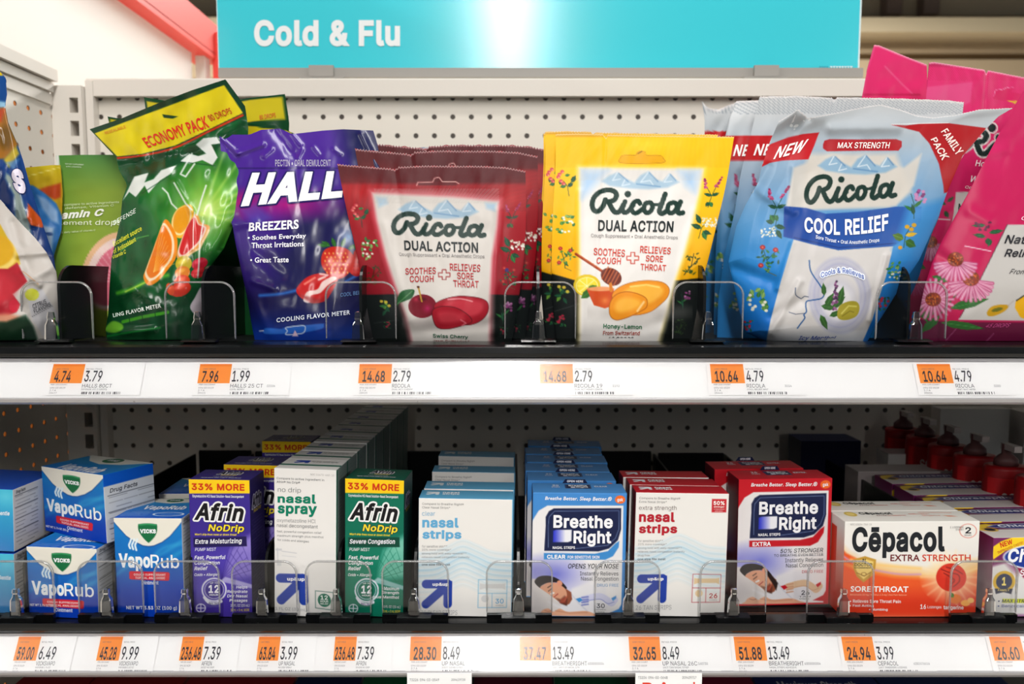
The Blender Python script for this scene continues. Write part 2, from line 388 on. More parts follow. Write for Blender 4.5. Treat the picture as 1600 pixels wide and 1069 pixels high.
# upright
w = PM(); M_SLOT = mat('slot_shadow', (24, 26, 30), .8)
x0, x1 = XL+.0004, x_at(146, YB-.02); zt = z_at(134, YB-.02)-.6
xs0, xs1 = x_at(127.5, YB-.02), x_at(140.5, YB-.02)
def slotted(x0, x1, y0, y1, zt, zb, first, name, par, label=None):
    w = PM(); q = .0305
    w.box((x0, y0, zb), (xs0, y1, zt)); w.box((xs1, y0, zb), (x1, y1, zt)); w.box((xs0, y1-.004, zb), (xs1, y1, zt))
    z = first; prev = zt
    while z-.020 > zb:
        w.box((xs0, y0, z), (xs1, y1, prev)); w.box((xs0, y1-.006, z-.02), (xs1, y1-.0045, z), (1, 1, 1), 1); prev = z-.02; z -= q
    return w.build(name, [M_STEEL, M_SLOT], par)
slotted(x0, x1, -.022, .01, zt, -.2, z_at(153, YB-.02)-.6, 'slotted_upright', root)
w = PM(); w.box((x1+.001, -.014, -.2), (x1+.011, .01, z_at(127, YB-.01)-.6)); w.build('panel_edge', M_STEEL, root)

# side panel with its row of holes tinted warm as if lit from behind
ys = [.75, YB-.03]
hp = on_plane(63.6, 175.9, (XL, 0, 0), (1, 0, 0)) if False else None
def side_pt(px, py):
    a, z = ray(px, py); t = XL/a; return np.array([XL, t, CZ+z*t])
h0 = side_pt(63.6, 175.9)
pegs = peg_mat('punched_side_panel', (224, 217, 206), (158, 118, 84), 1, .0254, float(h0[1]), float(h0[2])-.6, rad=.0031, through=True)
root = empty('pegboard_side_panel', (0, 0, .6)); tag(root, 'perforated beige side panel closing the left end of the shelves', 'pegboard')
hz = side_pt(100, 186)[2]+.012
w = PM(); w.box((XL-.0012, .42, -.2), (XL, YB+.01, hz-.6)); w.build('perforated_sheet', pegs, root)
w = PM(); ztop = float(side_pt(108, 138)[2])-.6; z0 = hz-.6
w.box((XL-.02, .42, z0+.0), (XL+.003, YB-.024, z0+.014)); w.box((XL-.02, .42, z0+.0165), (XL+.006, YB-.024, z0+.0285)); w.box((XL-.012, .42, z0), (XL, YB-.024, z0+.03))
w.build('side_rail', M_STEEL, root)
w = PM(); w.box((XL-.03, .42, z0+.03), (XL+.012, YB-.024, max(ztop, z0+.045))); w.build('cap_rail', M_STEEL, root)

# taller fixture on the left: white back, red header beam and post
root = empty('wall_fixture', (-.7, 1.2, .6)); tag(root, 'tall white fixture panel with red header beam beyond the left side panel', 'display fixture')
XW = -.700; ox, oy, oz = -.7, 1.2, .6
def fx(w, lo, hi): w.box((lo[0]-ox, lo[1]-oy, lo[2]-oz), (hi[0]-ox, hi[1]-oy, hi[2]-oz))
M_WP = mat('white_fixture_panel', (238, 232, 226), .5); M_RED = mat('red_header_paint', (236, 74, 64), .45); M_POSTW = mat('white_post', (222, 214, 204), .5)
Ye = 1.66
def xz(px, py, X):
    a, z = ray(px, py); t = X/a; return float(t), float(CZ+z*t)
yy, zz = xz(308, 89, XW)
w = PM(); fx(w, (XW-.03, .35, hz-.03), (XW, yy-.03, zz+.02)); w.build('back_board', M_WP, root)
w = PM(); fx(w, (XW-.03, .35, zz), (XW+.034, yy+.06, zz+.012)); fx(w, (XW+.026, .35, zz+.010), (XW+.034, yy+.07, zz+.078)); fx(w, (XW-.03, .35, zz+.06), (XW+.026, yy+.06, zz+.068)); w.build('header_beam', M_RED, root)
w = PM(); fx(w, (XW, yy-.01, .9), (XW+.020, yy+.02, zz)); w.build('end_post', M_POSTW, root)
w = PM(); fx(w, (XW+.026, yy+.02, .9), (XW+.048, yy+.06, zz+.06)); w.build('red_post', M_RED, root)

# hanging category sign
YS = 1.062; root = empty('category_sign', (0, YS, z_at(108, YS))); tag(root, 'teal sign reading Cold & Flu above the back panel', 'sign')
o0 = np.array([0, YS, z_at(108, YS)])
M_SIGN = print_mat('sign_face_satin', .17, .9)
w = PM(); x0, x1 = x_at(341, YS), x_at(1342, YS); zt = z_at(-40, YS)
a = P(341, -40, YS); xl0 = x_at(341, YS)
cx0 = float(P(341, 60, YS)[0]); cx1 = float(P(1342, 60, YS)[0])
w.box((cx0, 0, 0), (cx1, .006, z_at(-60, YS)-o0[2]), rgb(62, 202, 216))
w.box((cx0-.0015, .001, 0), (cx0, .005, z_at(-60, YS)-o0[2]), rgb(215, 235, 238)); w.box((cx1, .001, 0), (cx1+.0025, .005, z_at(-60, YS)-o0[2]), rgb(225, 240, 240))
lay = lambda A, ly: P(A[:, 0], A[:, 1], YS-.0006-ly*.0001)-o0
emit_texts(w, [Text('Cold & Flu', (397, 31, 625, 72.5), (236, 240, 240), .035)], lay)
emit_texts(w, [Text('IIIIIIII', (1297, 103.5, 1332, 109), (236, 246, 246), .02), Text('IIII', (1280, 103.5, 1294, 109), (60, 160, 180), .02)], lay)
w.build('sign_face', M_SIGN, root)
M_CHAN = mat('grey_sign_channel', (150, 146, 140), .5)
w = PM(); w.box((cx0, -.004, z_at(122, YS)-o0[2]), (cx1+.006, .012, .0006)); w.build('bottom_channel', M_CHAN, root)
for px in (513, 1183):
    w = PM(); x = x_at(px, YS); k = .017
    w.box((x-k, -.010, z_at(123, YS)-o0[2]), (x+k, -.0045, z_at(105, YS)-o0[2])); w.box((x-k*1.8, -.010, z_at(125, YS)-o0[2]), (x+k*1.8, .0, z_at(122.5, YS)-o0[2]))
    w.build('mounting_clip', M_CHAN, root)

# ---------------------------------------------------------------- the two shelves
LAB = {}
def shelf(zd, pys, label):
    """pys: black top, black bottom, channel top, channel bottom, lip bottom in the photograph"""
    b0, b1, w0, w1, l1 = pys
    root = empty('shelf', (0, .8, zd)); tag(root, label, 'shelf', 'gondola shelves')
    q = lambda Y, py: (Y-.8, z_at(py, Y)-zd)
    w = PM(); w.box((XL+.004, .648-.8, -.022), (XR, YB-.03-.8, -.0008)); w.build('deck', M_BLACKM, root)
    w = PM(); w.prism([(.6475-.8, -.0008), (.640-.8, 0.0), (.626-.8, 0.0), (.616-.8, -.0012), (.6115-.8, -.003), q(.6095, (b0+b1)/2-5), q(.609, b1-7), q(.6105, b1-2), q(.6145, b1), (.6475-.8, q(.6145, b1)[1])], XL+.004, XR, smooth=False)
    bo = w.build('front_rail', M_BLACK, root)
    bv = bo.modifiers.new('bevel', 'BEVEL'); bv.width = .0015; bv.segments = 3; bv.limit_method = 'ANGLE'; bv.angle_limit = math.radians(12)
    w = PM(); w.prism([q(.6125, b1+.4), q(.6125, w0), (.6145-.8, q(.6125, w0)[1]), (.6145-.8, q(.6125, b1+.4)[1])], XL+.004, XR); w.build('trim_strip', M_TRIM, root)
    A = np.array([.6135, z_at(w0, .6135)]); B = np.array([.6000, z_at(w1, .6000)])
    w = PM(); t = (.0015, .0008)
    w.prism([(B[0]-.8, B[1]-zd), (A[0]-.8, A[1]-zd), (A[0]+.004-.8, A[1]+.0-zd), (B[0]+.004-.8, B[1]-zd)], XL+.004, XR); w.build('price_channel', M_WHITE, root)
    w = PM(); w.prism([q(.5985, w1), q(.5975, w1+2), q(.5985, l1-3), q(.602, l1), q(.612, l1), (.612-.8, q(.5985, w1)[1]-.001), (.606-.8, q(.5985, w1)[1])], XL+.004, XR); w.build('channel_lip', M_TRIM, root)
    d = B-A; d /= np.linalg.norm(d); n = np.array([0, d[1], -d[0]]);  n = n if n[1] < 0 else -n
    o = np.array([0, A[0], A[1]])
    # clear flexible cover standing just off the labels
    w = PM(); off = n*.0022; C0 = o+off; C1 = np.array([0, B[0], B[1]])+off
    w.add([(XL+.004, C0[1]-.8, C0[2]-zd), (XR, C0[1]-.8, C0[2]-zd), (XR, C1[1]-.8, C1[2]-zd), (XL+.004, C1[1]-.8, C1[2]-zd)], [(0, 3, 2, 1)], (1, 1, 1)); w.build('label_cover', M_COVER, root)
    return o, n, d
PU = shelf(ZU, (535, 560, 565, 622, 632), 'upper shelf with black front rail and white price strip, under the bags')
PL = shelf(ZL, (965, 990, 994, 1050, 1058), 'lower shelf with black front rail and white price strip, under the cartons')
tray = PM()

# ---------------------------------------------------------------- price labels
def bars(pm, fn, x0, x1, y0, y1, seed, col):
    r = random.Random(seed); x = x0
    while x < x1:
        b = r.choice((.7, .7, 1.3, 1.9)); 
        pm.add(fn(np.array([(x, y0), (min(x+b, x1), y0), (min(x+b, x1), y1), (x, y1)]), 1), [(0, 3, 2, 1)], col, 0, False); x += b+r.choice((.7, 1.0, 1.6, 3.0))
def price_label(row, xo, wo, unit, retail, name, sub, code, label, faint=0):
    o, n, d = PU if row == 0 else PL
    yo = 569 if row == 0 else 995; s = 1.0 if row == 0 else 1.13; nar = wo/51.0
    ref = on_plane(np.array([xo]), np.array([yo]), o+n*.0006, n)[0]; u = np.array([1., 0, 0])
    k = ref[1]/F                      # metres per pixel along the strip
    lay = lambda A, ly: ref+u*((A[:, :1])*k)+np.array([0, d[0], d[1]])*(A[:, 1:]*k*1.02)+n*(.00005*ly)-ref
    pm = PM(); ink = rgb(52, 52, 60)
    W = 150 if nar > .8 else 100; top = -3 if row == 0 else -1; bot = 50 if row == 0 else 54
    Q = lambda x0, y0, x1, y1: np.array([(x0, y0), (x1, y0), (x1, y1), (x0, y1)], float)
    pm.add(lay(Q(-6, top, W-6, bot), 0), [(0, 3, 2, 1)], rgb(244, 243, 243), 0, False)
    oh = 31 if row == 0 else 35
    pm.add(lay(Q(0, 0, wo, oh), 1.5), [(0, 3, 2, 1)], rgb(246, 148, 52), 0, False)
    pm.add(lay(Q(0, 0, wo, .12*oh), 2), [(0, 3, 2, 1)], rgb(238, 128, 30), 0, False)
    y0, y1 = (11, 29) if row == 0 else (15, 34)
    dx = 6*nar; T = []
    uw = (26+ (9 if len(unit) > 4 else 0) + (5 if len(unit) > 5 else 0))*nar*(1.0 if row == 0 else 1.06)
    I = (44, 42, 52)
    T.append(Text(unit, (dx-2*(len(unit) > 5), y0, dx+uw, y1), I, .02))
    rw = (27 if len(retail) < 5 else 34)*(1 if nar > .8 else .98)
    T.append(Text(retail, (wo+3, y0-.5, wo+3+rw, y1-.5), I, .012))
    g = (100, 100, 108)
    T.append(Text('UNIT PRICE', (dx, 7, dx+20*nar, 9), g)); T.append(Text('RETAIL PRICE', (wo+3, 7, wo+25*nar+3, 9), g))
    ty = oh+1.0
    T.append(Text('PER 100 COUNT', (3, ty, 3+26*nar, ty+2.2), g))
    for j, wd in enumerate((24, 10, 12)): T.append(Text(('094 03 05%d9' % (j+3), '3 7 A', '%d' % (20410+xo % 77))[j], (3, ty+5+j*4, 3+wd*nar, ty+7.6+j*4), g))
    T.append(Text(name, (wo+2, ty, wo+2+len(name)*4.7*nar, ty+6), (70, 70, 78)))
    T.append(Text(sub, (wo+2, ty+7.5, wo+2+len(sub)*1.9*nar+4, ty+10), g))
    T.append(Text(code, (wo+2+58*nar, ty+1.5, wo+2+58*nar+len(code)*2.6*nar, ty+5), g))
    emit_texts(pm, T, lay)
    bars(pm, lay, wo+3, wo+3+(60 if nar > .8 else 48), ty+12.5, ty+16.5, xo, ink)
    ob = pm.build('price_label', M_PAPER, None, None); ob.location = ref
    return tag(ob, label, 'price label', 'price labels on the upper shelf edge' if row == 0 else 'price labels on the lower shelf edge')
UPR = [(84, 50, '4.74', '3.79', 'HALLS 80CT', 'DEFENSE VIT C DROPS', '', 'leftmost price label on the upper shelf edge, orange unit price 4.74'),
 (313, 50, '7.96', '1.99', 'HALLS 25 CT', 'COOL BERRY', '02104', 'price label reading 7.96 and 1.99 under the purple bag'),
 (562, 51, '14.68', '2.79', 'RICOLA', 'DUAL ACT CHERRY', '', 'price label reading 14.68 and 2.79 under the red cherry bag'),
 (843, 52, '14.68', '2.79', 'RICOLA 19', 'DUAL ACT HONEY LEMON', '3192', 'washed-out price label reading 2.79 under the yellow honey-lemon bag'),
 (1109, 52, '10.64', '4.79', 'RICOLA', 'COOL RELIEF MNT', '3034', 'price label reading 10.64 and 4.79 under the light blue bag'),
 (1432, 52, '10.64', '4.79', 'RICOLA', 'ASST NAT HERB', '3280', 'price label reading 10.64 and 4.79 below the pink bag')]
LWR = [(30, 36, '59.00', '6.49', 'VICKSVAPO', 'VAPORUB 1.76 OZ', '', 'leftmost price label on the lower shelf, reading 59.00 and 6.49'),
 (158, 36, '45.28', '9.99', 'VICKSVAPO', 'VAPORUB 3.53 OZ', '', 'price label reading 45.28 and 9.99 on the lower shelf edge'),
 (286, 35, '236.48', '7.39', 'AFRIN', 'MOIST NO DRIP', '', 'price label reading 236.48 and 7.39 below the purple nasal spray carton'),
 (405, 35, '63.84', '3.99', 'UP NASAL', 'NO DRIP SPRAY', '', 'price label reading 63.84 and 3.99 on the lower shelf edge'),
 (524, 35, '236.48', '7.39', 'AFRIN', 'SEVERE NO DRIP', '', 'price label reading 236.48 and 7.39 below the green nasal spray carton'),
 (642, 50, '28.30', '8.49', 'UP NASAL', '30CT CLEAR STRIP', '160727', 'price label reading 28.30 and 8.49 on the lower shelf edge'),
 (812, 50, '37.47', '13.49', 'BREATHERIGHT', '30CT SM CLR NASAL STR', '6000000004', 'faded price label reading 13.49 below the blue nasal strips carton'),
 (982, 50, '32.65', '8.49', 'UP NASAL 26C', '26CT TAN NASAL STRIP', '160730', 'price label reading 32.65 and 8.49 on the lower shelf edge'),
 (1146, 50, '51.88', '13.49', 'BREATHERIGHT', 'NASAL STRIPS ADHESIVE', '6000000004', 'price label reading 51.88 and 13.49 on the lower shelf edge'),
 (1314, 50, '24.94', '3.99', 'CEPACOL', '16CT TANGERINE LOZENGE', '6382476616', 'price label reading 24.94 and 3.99 on the lower shelf edge'),
 (1545, 50, '26.60', '3.99', 'CHLORASEP', '18CT LOZENGE', '', 'price label reading 26.60 at the right end of the lower shelf edge')]
for a in UPR: price_label(0, *a)
for a in LWR: price_label(1, *a)

# paper cards tucked under the lower rail
for k, (xa, xb, ya, tx, pr) in enumerate(((636, 737, 1052.5, '2094/29720', 0), (993, 1097, 1052.5, '209429717', 1))):
    Yc = .5945; ref = P(xa, ya, Yc); pm = PM()
    pm.box((0, 0, z_at(1150, Yc)-float(ref[2])), (float(P(xb, ya, Yc)[0]-ref[0]), .0006, 0), rgb(240, 240, 240))
    lay = lambda A, ly: P(A[:, 0], A[:, 1], Yc-.0002-ly*.00004)-ref
    T = [Text('T3226  094-03-0%s' % ('549', '648')[k], (xa+4, 1060.5, xa+50, 1064.5), (90, 90, 96)), Text(tx, (xa+69, 1060.5, xa+91, 1064.5), (90, 90, 96))]
    if pr: T = [Text('T3226  094-03-0648', (xa+4, 1057, xa+50, 1061), (90, 90, 96)), Text(tx, (xa+73, 1057, xa+95, 1061), (90, 90, 96)), Text('Pri', (1004, 1066, 1040, 1092), (222, 60, 40), .02), Text('cut', (1062, 1066, 1088, 1092), (222, 60, 40), .02)]
    emit_texts(pm, T, lay); ob = pm.build('price_card', M_PAPER); ob.location = ref
    tag(ob, ('blank white paper card hanging below the 28.30 price label', 'white paper card with red letters hanging below the 32.65 price label')[k], 'price card', 'cards tucked under the lower shelf edge')

# ---------------------------------------------------------------- dividers
def rounded_plate(x0, x1, z0, z1, r, y0, y1, seg=8):
    pts = [(x0, z0), (x1, z0)]
    for k in range(seg+1): a = k/seg*math.pi/2; pts.append((x1-r+r*math.cos(a), z1-r+r*math.sin(a)))
    for k in range(seg+1): a = math.pi/2+k/seg*math.pi/2; pts.append((x0+r+r*math.cos(a), z1-r+r*math.sin(a)))
    return pts
def divider(row, px, label, dx0=-53, dx1=55):
    w0 = .046 if px == 1313 else .024 if px in (1538, 1143) else .006
    zd = ZU if row == 0 else ZL; Ys = .626
    x = float(P(px, 534.5, Ys)[0]); k = Ys/F
    # true x at the foot (camera pitch shifts it slightly)
    x = float(P(px, 520 if row == 0 else 940, Ys)[0])
    root = empty('shelf_divider', (x, Ys, zd)); tag(root, label, 'shelf divider', 'clear-fronted dividers on the %s shelf' % ('upper', 'lower')[row])
    # black wall running back
    H = .0655 if row == 0 else .064; L = .36; r = .02; w = PM(); t = .0012
    pts = [(w0, 0), (L, 0), (L, H)]+[(w0+r-r*math.sin(a), H-r+r*math.cos(a)) for a in np.linspace(0, math.pi/2, 9)]
    n = len(pts); V = [(-t, y, z) for y, z in pts]+[(t, y, z) for y, z in pts]
    w.add(V, [(i, (i+1) % n, n+(i+1) % n, n+i) for i in range(n)], (1, 1, 1), 0, False)
    c = [(0, i+1, i) for i in range(1, n-1)]; w.add(V, c+[(n, n+i, n+i+1) for i in range(1, n-1)], (1, 1, 1), 0, False)
    w.build('divider_wall', M_BLACK, root)
    # clear stop
    top = (441 if row == 0 else 877); bot = (529 if row == 0 else 957)
    z0, z1 = z_at(bot, Ys)-zd, z_at(top, Ys)-zd; R = .0115
    pts = rounded_plate(dx0*k, dx1*k, z0, z1, R, 0, 0); n = len(pts); th = .0009
    w = PM(); V = [(a, -th, b) for a, b in pts]+[(a, th, b) for a, b in pts]
    w.add(V, [(0, i, i+1) for i in range(1, n-1)]+[(n, n+i+1, n+i) for i in range(1, n-1)], (1, 1, 1), 0, False)
    # cut edge, a thin rounded rim
    e = .0007; P0 = np.array(pts); C = P0.mean(0); m_ = len(P0)
    ring = []
    for i in range(m_):
        a_, b_ = P0[i-1], P0[(i+1) % m_]; tt = (b_-a_)/np.linalg.norm(b_-a_); nn = np.array([tt[1], -tt[0]]); ring.append(nn)
    ring = np.array(ring); G = []
    for (s1, s2) in ((e*.2, -th*1.25), (e, -th*.6), (e, th*.6), (e*.2, th*1.25), (-e, th*1.2), (-e, -th*1.2), (e*.2, -th*1.25)):
        G.append(np.concatenate([np.stack([P0[:, 0]+ring[:, 0]*s1, np.full(m_, s2), P0[:, 1]+ring[:, 1]*s1], 1)]))
    G = np.array(G); G = np.concatenate([G[:, 1:], G[:, :1]], 1)[:, :]   # open along the foot
    w.grid(G, (1, 1, 1), 1, smooth=True); w.build('front_stop', [M_CLEAR, M_EDGE], root)
    # moulded clip
    z0 = z_at(bot, Ys)-zd; prof = [(8.5, 0), (8.2, 8), (7.2, 26), (4.2, 32), (3.6, 36), (4.4, 38), (3.8, 44), (.1, 45)] if row else [(9.0, 0), (8.6, 8), (7.6, 22), (5.2, 27), (4.2, 30), (4.8, 33), (3.4, 42), (.1, 43)]
    w = PM(); sq = [(-1, -1), (-.7, -1.15), (.7, -1.15), (1, -1), (1.1, -.6), (1.1, .6), (1, 1), (-1, 1), (-1.1, .6), (-1.1, -.6), (-1, -1)]
    G = np.array([[(a*hw*k, b*min(hw, 6)*k*.8-.006, z0+h*k) for a, b in sq] for hw, h in prof]); w.grid(G, (1, 1, 1), 0, smooth=False); w.build('stop_clip', M_CLIP, root)
    # black foot
    w = PM(); f = 27*k; zf = 0; zt_ = z_at(529.5 if row == 0 else 957.5, Ys)-zd
    w.prism([(-.0085, zf+.001), (-.0075, zt_-.0016), (-.006, zt_-.001), (.0008, zt_), (.0008, zf)], -f, f)
    if row: w.prism([(-.003, zf+.0005), (-.003, zt_-.0006), (.0006, zt_-.0003), (.0006, zf+.0005)], dx0*k, dx1*k)
    w.build('foot', M_BLACK, root)
    return root
for px, l, a, b in ((88, 'clear-fronted divider at the far left of the upper shelf', -52, 58), (314, 'clear-fronted divider between the green and the purple bag', -54, 54), (562, 'clear-fronted divider between the purple and the red cherry bag', -52, 57),
    (841, 'clear-fronted divider between the red cherry and the yellow bag', -52, 58), (1103, 'clear-fronted divider between the yellow and the light blue bag', -52, 57), (1424, 'clear-fronted divider between the light blue and the pink bag', -56, 53)):
    divider(0, px, l, a, b)
for px, l, a, b in ((33, 'leftmost clear-fronted divider on the lower shelf', -53, 54), (173, 'clear-fronted divider between the stacked blue jars cartons and the large one', -51, 53), (294, 'clear-fronted divider between the large blue carton and the purple carton', -53, 51),
    (413, 'clear-fronted divider between the purple and the white nasal spray carton', -51, 53), (528, 'clear-fronted divider between the white nasal spray and the green carton', -51, 53), (648, 'clear-fronted divider between the green carton and the pale blue strips carton', -52, 54),
    (810, 'clear-fronted divider between the pale blue strips carton and the blue one', -51, 54), (980, 'clear-fronted divider between the blue and the red-lettered strips carton', -52, 52), (1143, 'clear-fronted divider between the red-lettered strips carton and the red one', -51, 55),
    (1313, 'clear-fronted divider between the red strips carton and the orange lozenge carton', -54, 52), (1538, 'rightmost clear-fronted divider on the lower shelf', -56, 51)):
    divider(1, px, l, a, b)

# black spring paddles at the back of thinly stocked lanes
for a, b, yb, lab in ((33, 173, .99, 'black pusher paddle at the back of the leftmost lower lane'), (173, 294, .985, 'black pusher paddle behind the large blue ointment cartons'), (528, 648, .985, 'black pusher paddle behind the green nasal spray carton'),
        (980, 1143, .985, 'black pusher paddle behind the red-lettered strips cartons'), (1143, 1313, .975, 'black pusher paddle behind the red sleeper cartons')):
    xa, xb = float(P(a, 940, .626)[0]), float(P(b, 940, .626)[0]); pm = PM(); wd = (xb-xa)/2-.004
    pm.prism([(-.002, 0), (-.002, .066), (0, .068), (.002, .066), (.002, 0)], -wd, wd); pm.prism([(.002, .0), (.0021, .02), (.012, .004), (.012, 0)], -wd*.6, wd*.6)
    ob = pm.build('pusher_paddle', M_BLACKM); ob.location = ((xa+xb)/2, yb, ZL); tag(ob, lab, 'pusher paddle', 'pusher paddles at the back of the lower shelf')

# ================================================================ bags on the upper shelf
def polyl(p, t):
    """point at t in 0..1 along a polyline (by length)"""
    p = np.asarray(p, float); s = np.concatenate([[0], np.cumsum(np.linalg.norm(np.diff(p, axis=0), axis=1))]); s /= s[-1]
    return np.stack([np.interp(t, s, p[:, 0]), np.interp(t, s, p[:, 1])], -1)
def tone(C, k=.87): return np.clip(C, 0, 1)**1.14*k
class Bag:
    def __init__(b, L, R, T, Y0, Yt, thick, seal=.13, wr=(), rough=.0006, seed=1, ss=(26, 40), flat=.8, lean=1.3, zig=0, smoothed=True, curl=None, B=None, tn=.87):
        b.tn = tn
        sm = (lambda p: spline(p, False, 6)) if smoothed else (lambda p: np.asarray(p, float))
        b.L, b.R, b.T = sm(L), sm(R), np.asarray(T, float); b.B = np.asarray(B if B else [L[-1], R[-1]], float)
        b.Y0, b.Yt, b.th, b.seal, b.wr, b.rough, b.seed, b.ss, b.flat, b.lean, b.zig, b.curl = Y0, Yt, thick, seal, wr, rough, seed, ss, flat, lean, zig, curl
        b.gs, b.gt = np.meshgrid(np.linspace(0, 1, 33), np.linspace(0, 1, 33)); b.gc = b.C(b.gs, b.gt)
    def C(b, s, t):
        s = np.asarray(s, float); t = np.asarray(t, float); s1, t1 = s[..., None], t[..., None]
        tp, bt, l, r = polyl(b.T, s), polyl(b.B, s), polyl(b.L, t), polyl(b.R, t)
        c = (1-t1)*tp+t1*bt+(1-s1)*l+s1*r-((1-s1)*(1-t1)*b.T[0]+s1*(1-t1)*b.T[-1]+(1-s1)*t1*b.B[0]+s1*t1*b.B[-1])
        return c
    def inv(b, A):
        d = ((b.gc.reshape(-1, 2)[None]-A[:, None])**2).sum(-1) if len(A) < 4000 else None
        if d is None: return tuple(np.concatenate(q) for q in zip(*[b.inv(A[i:i+3000]) for i in range(0, len(A), 3000)]))
        k = d.argmin(1); s, t = b.gs.ravel()[k].copy(), b.gt.ravel()[k].copy(); h = 1e-3
        for _ in range(5):
            c = b.C(s, t); cs = (b.C(s+h, t)-c)/h; ct_ = (b.C(s, t+h)-c)/h; e = A-c
            D = cs[:, 0]*ct_[:, 1]-cs[:, 1]*ct_[:, 0]; D = np.where(np.abs(D) < 1e-6, 1e-6, D)
            s = np.clip(s+(e[:, 0]*ct_[:, 1]-e[:, 1]*ct_[:, 0])/D, -.02, 1.02); t = np.clip(t+(cs[:, 0]*e[:, 1]-cs[:, 1]*e[:, 0])/D, -.02, 1.02)
        return s, t
    def bulge(b, s, t):
        s = np.clip(s, 0, 1); t = np.clip(t, 0, 1); e = 1-np.abs(2*s-1)**2.6
        u = np.clip((t-b.seal)/(b.flat-b.seal), 0, 1); g = u*u*(3-2*u)
        dn = np.clip((1-t)/.16, 0, 1); g = g*(.62+.38*dn*(2-dn))
        return e**.8*g
    def Y(b, s, t, X, Yp):
        t_ = np.clip(t, 0, 1); y = b.Y0+(b.Yt-b.Y0)*(1-t_)**b.lean; y = y-b.th*b.bulge(s, t)
        for (x0, y0, x1, y1, w, a) in b.wr:        # folds: ridges (a > 0 towards the eye) along a segment
            d = segdist(X, Yp, [(x0, y0), (x1, y1)], False); y = y-a*np.exp(-(d/w)**2)
        n = vnoise(X/b.ss[0]+b.seed*7, Yp/b.ss[1], b.seed)-.5+.5*(vnoise(X/(b.ss[0]*.45)+Yp/60, Yp/(b.ss[1]*.5), b.seed+9)-.5)
        ed = np.clip(np.minimum(np.minimum(s, 1-s)*8, (1-t)*8), 0, 1)
        y = y-n*b.rough*2*(.35+.65*np.clip(t/.2, 0, 1))*ed
        if b.curl: y = y+b.curl(s, t)
        return y
    def S(b, A, eps=0):
        s, t = b.inv(A); return P(A[:, 0], A[:, 1], b.Y(s, t, A[:, 0], A[:, 1])-eps)
    def build(b, name, art, texts, mats, step=1.3, back=(200, 200, 200), lip=None):
        cs = b.C(np.array([0, 1, .5]), np.array([.5, .5, 0.])); Wd = max(np.hypot(*(b.R[0]-b.L[0])), np.hypot(*(b.R[-1]-b.L[-1])), 30)
        Ht = max(np.hypot(*(b.L[-1]-b.L[0])), np.hypot(*(b.R[-1]-b.R[0]))); ns, nt = int(Wd/step)+1, int(Ht/step)+1
        s, t = np.meshgrid(np.linspace(0, 1, ns), np.linspace(0, 1, nt)); c = b.C(s, t); X, Yp = c[..., 0], c[..., 1]
        if b.zig:                                    # pinked edge of the film
            row = np.abs((X[0]/4.6) % 1-.5)*2; f = np.clip(1-np.arange(nt)/3, 0, 1)[:, None]; c = c.copy(); c[..., 1] += (row[None]-.5)*2*b.zig*f; Yp = c[..., 1]
        p = Paint(X, Yp, (200, 200, 200)); art(p); Cc = tone(p.C, b.tn).reshape(nt, ns, 3)
        if b.zig: Cc[0] = Cc[0]*.35+.65*np.array([.95, .9, .88]); Cc[1] = Cc[1]*.7+.3*np.array([.95, .9, .88])
        y = b.Y(s, t, X, Yp); G = P(X, Yp, y)
        org = P(float((b.B[0, 0]+b.B[-1, 0])/2), float(b.B[:, 1].mean()), b.Y0)
        k = max(2, int(nt*b.seal*.8))
        body = PM(); body.grid(G[k:], Cc[k:], 0)
        # rear film, meeting the front one along the edges
        q = max(3, int(9/step)); si = np.unique(np.r_[np.arange(0, ns, q), ns-1]); ti = np.unique(np.r_[np.arange(k, nt, q), nt-1])
        sb, tb = s[np.ix_(ti, si)], t[np.ix_(ti, si)]; Xb, Yb_ = X[np.ix_(ti, si)], Yp[np.ix_(ti, si)]
        yb = y[np.ix_(ti, si)]+b.th*1.2*b.bulge(sb, tb)+.0012*np.clip(np.minimum(sb, 1-sb)*20, 0, 1)
        # a rear film stays behind the front one in world space, not along the ray
        Gf = P(Xb, Yb_, y[np.ix_(ti, si)]); Gb = Gf.copy(); Gb[..., 1] = yb
        body.grid(Gb, rgb(*back), 0, flip=True)
        top = PM(); top.grid(G[:k+1], Cc[:k+1], 0)
        ti2 = np.unique(np.r_[np.arange(0, k+1, q), k]); G2 = G[np.ix_(ti2, si)].copy(); G2[..., 1] += .0006; top.grid(G2, rgb(*back), 0, flip=True)
        lay = lambda A, ly: b.S(A, .00045+ly*.00006)
        emit_texts(body, [x for x in texts if not x.seal], lay, 6); emit_texts(top, [x for x in texts if x.seal], lay, 6)
        o = body.build(name, mats, None, org); top.build('top_seal', mats, o, org)
        return o
# ---- artwork helpers shared by several bags
def stripes(p, x0, y0, x1, y1, col, al, slope=1.0, pitch=3.4):
    i = p._sel(x0, y0, x1, y1); v = ((p.X[i]+p.Y[i]*slope)/pitch) % 1; a = np.clip((np.abs(v-.5)-.22)*6, 0, 1)*al; p._mix(i, a, col)
RIC = [  # brush-script word, strokes in its own 0..1 box
 ([(548,572),(532,618),(500,655),(468,652),(451,612),(462,560),(500,520),(550,503),(603,508),(628,535),(614,572),(575,588)], 30),
 ([(572,588),(600,640),(625,664),(655,655),(680,610)], 30), ([(692,585),(676,636),(688,664),(716,655),(752,612)], 28),
 ([(802,598),(788,580),(758,592),(740,630),(755,662),(785,664),(828,632)], 28), ([(868,590),(842,600),(834,640),(852,664),(880,655),(896,622),(884,594),(868,590)], 28),
 ([(888,604),(922,606),(948,600)], 18), ([(986,530),(962,600),(946,650),(966,668),(1000,650)], 30),
 ([(1044,590),(1016,602),(1006,640),(1026,664),(1054,655),(1076,620),(1064,594),(1044,590)], 28), ([(1100,585),(1080,640),(1092,664),(1120,660)], 30)]
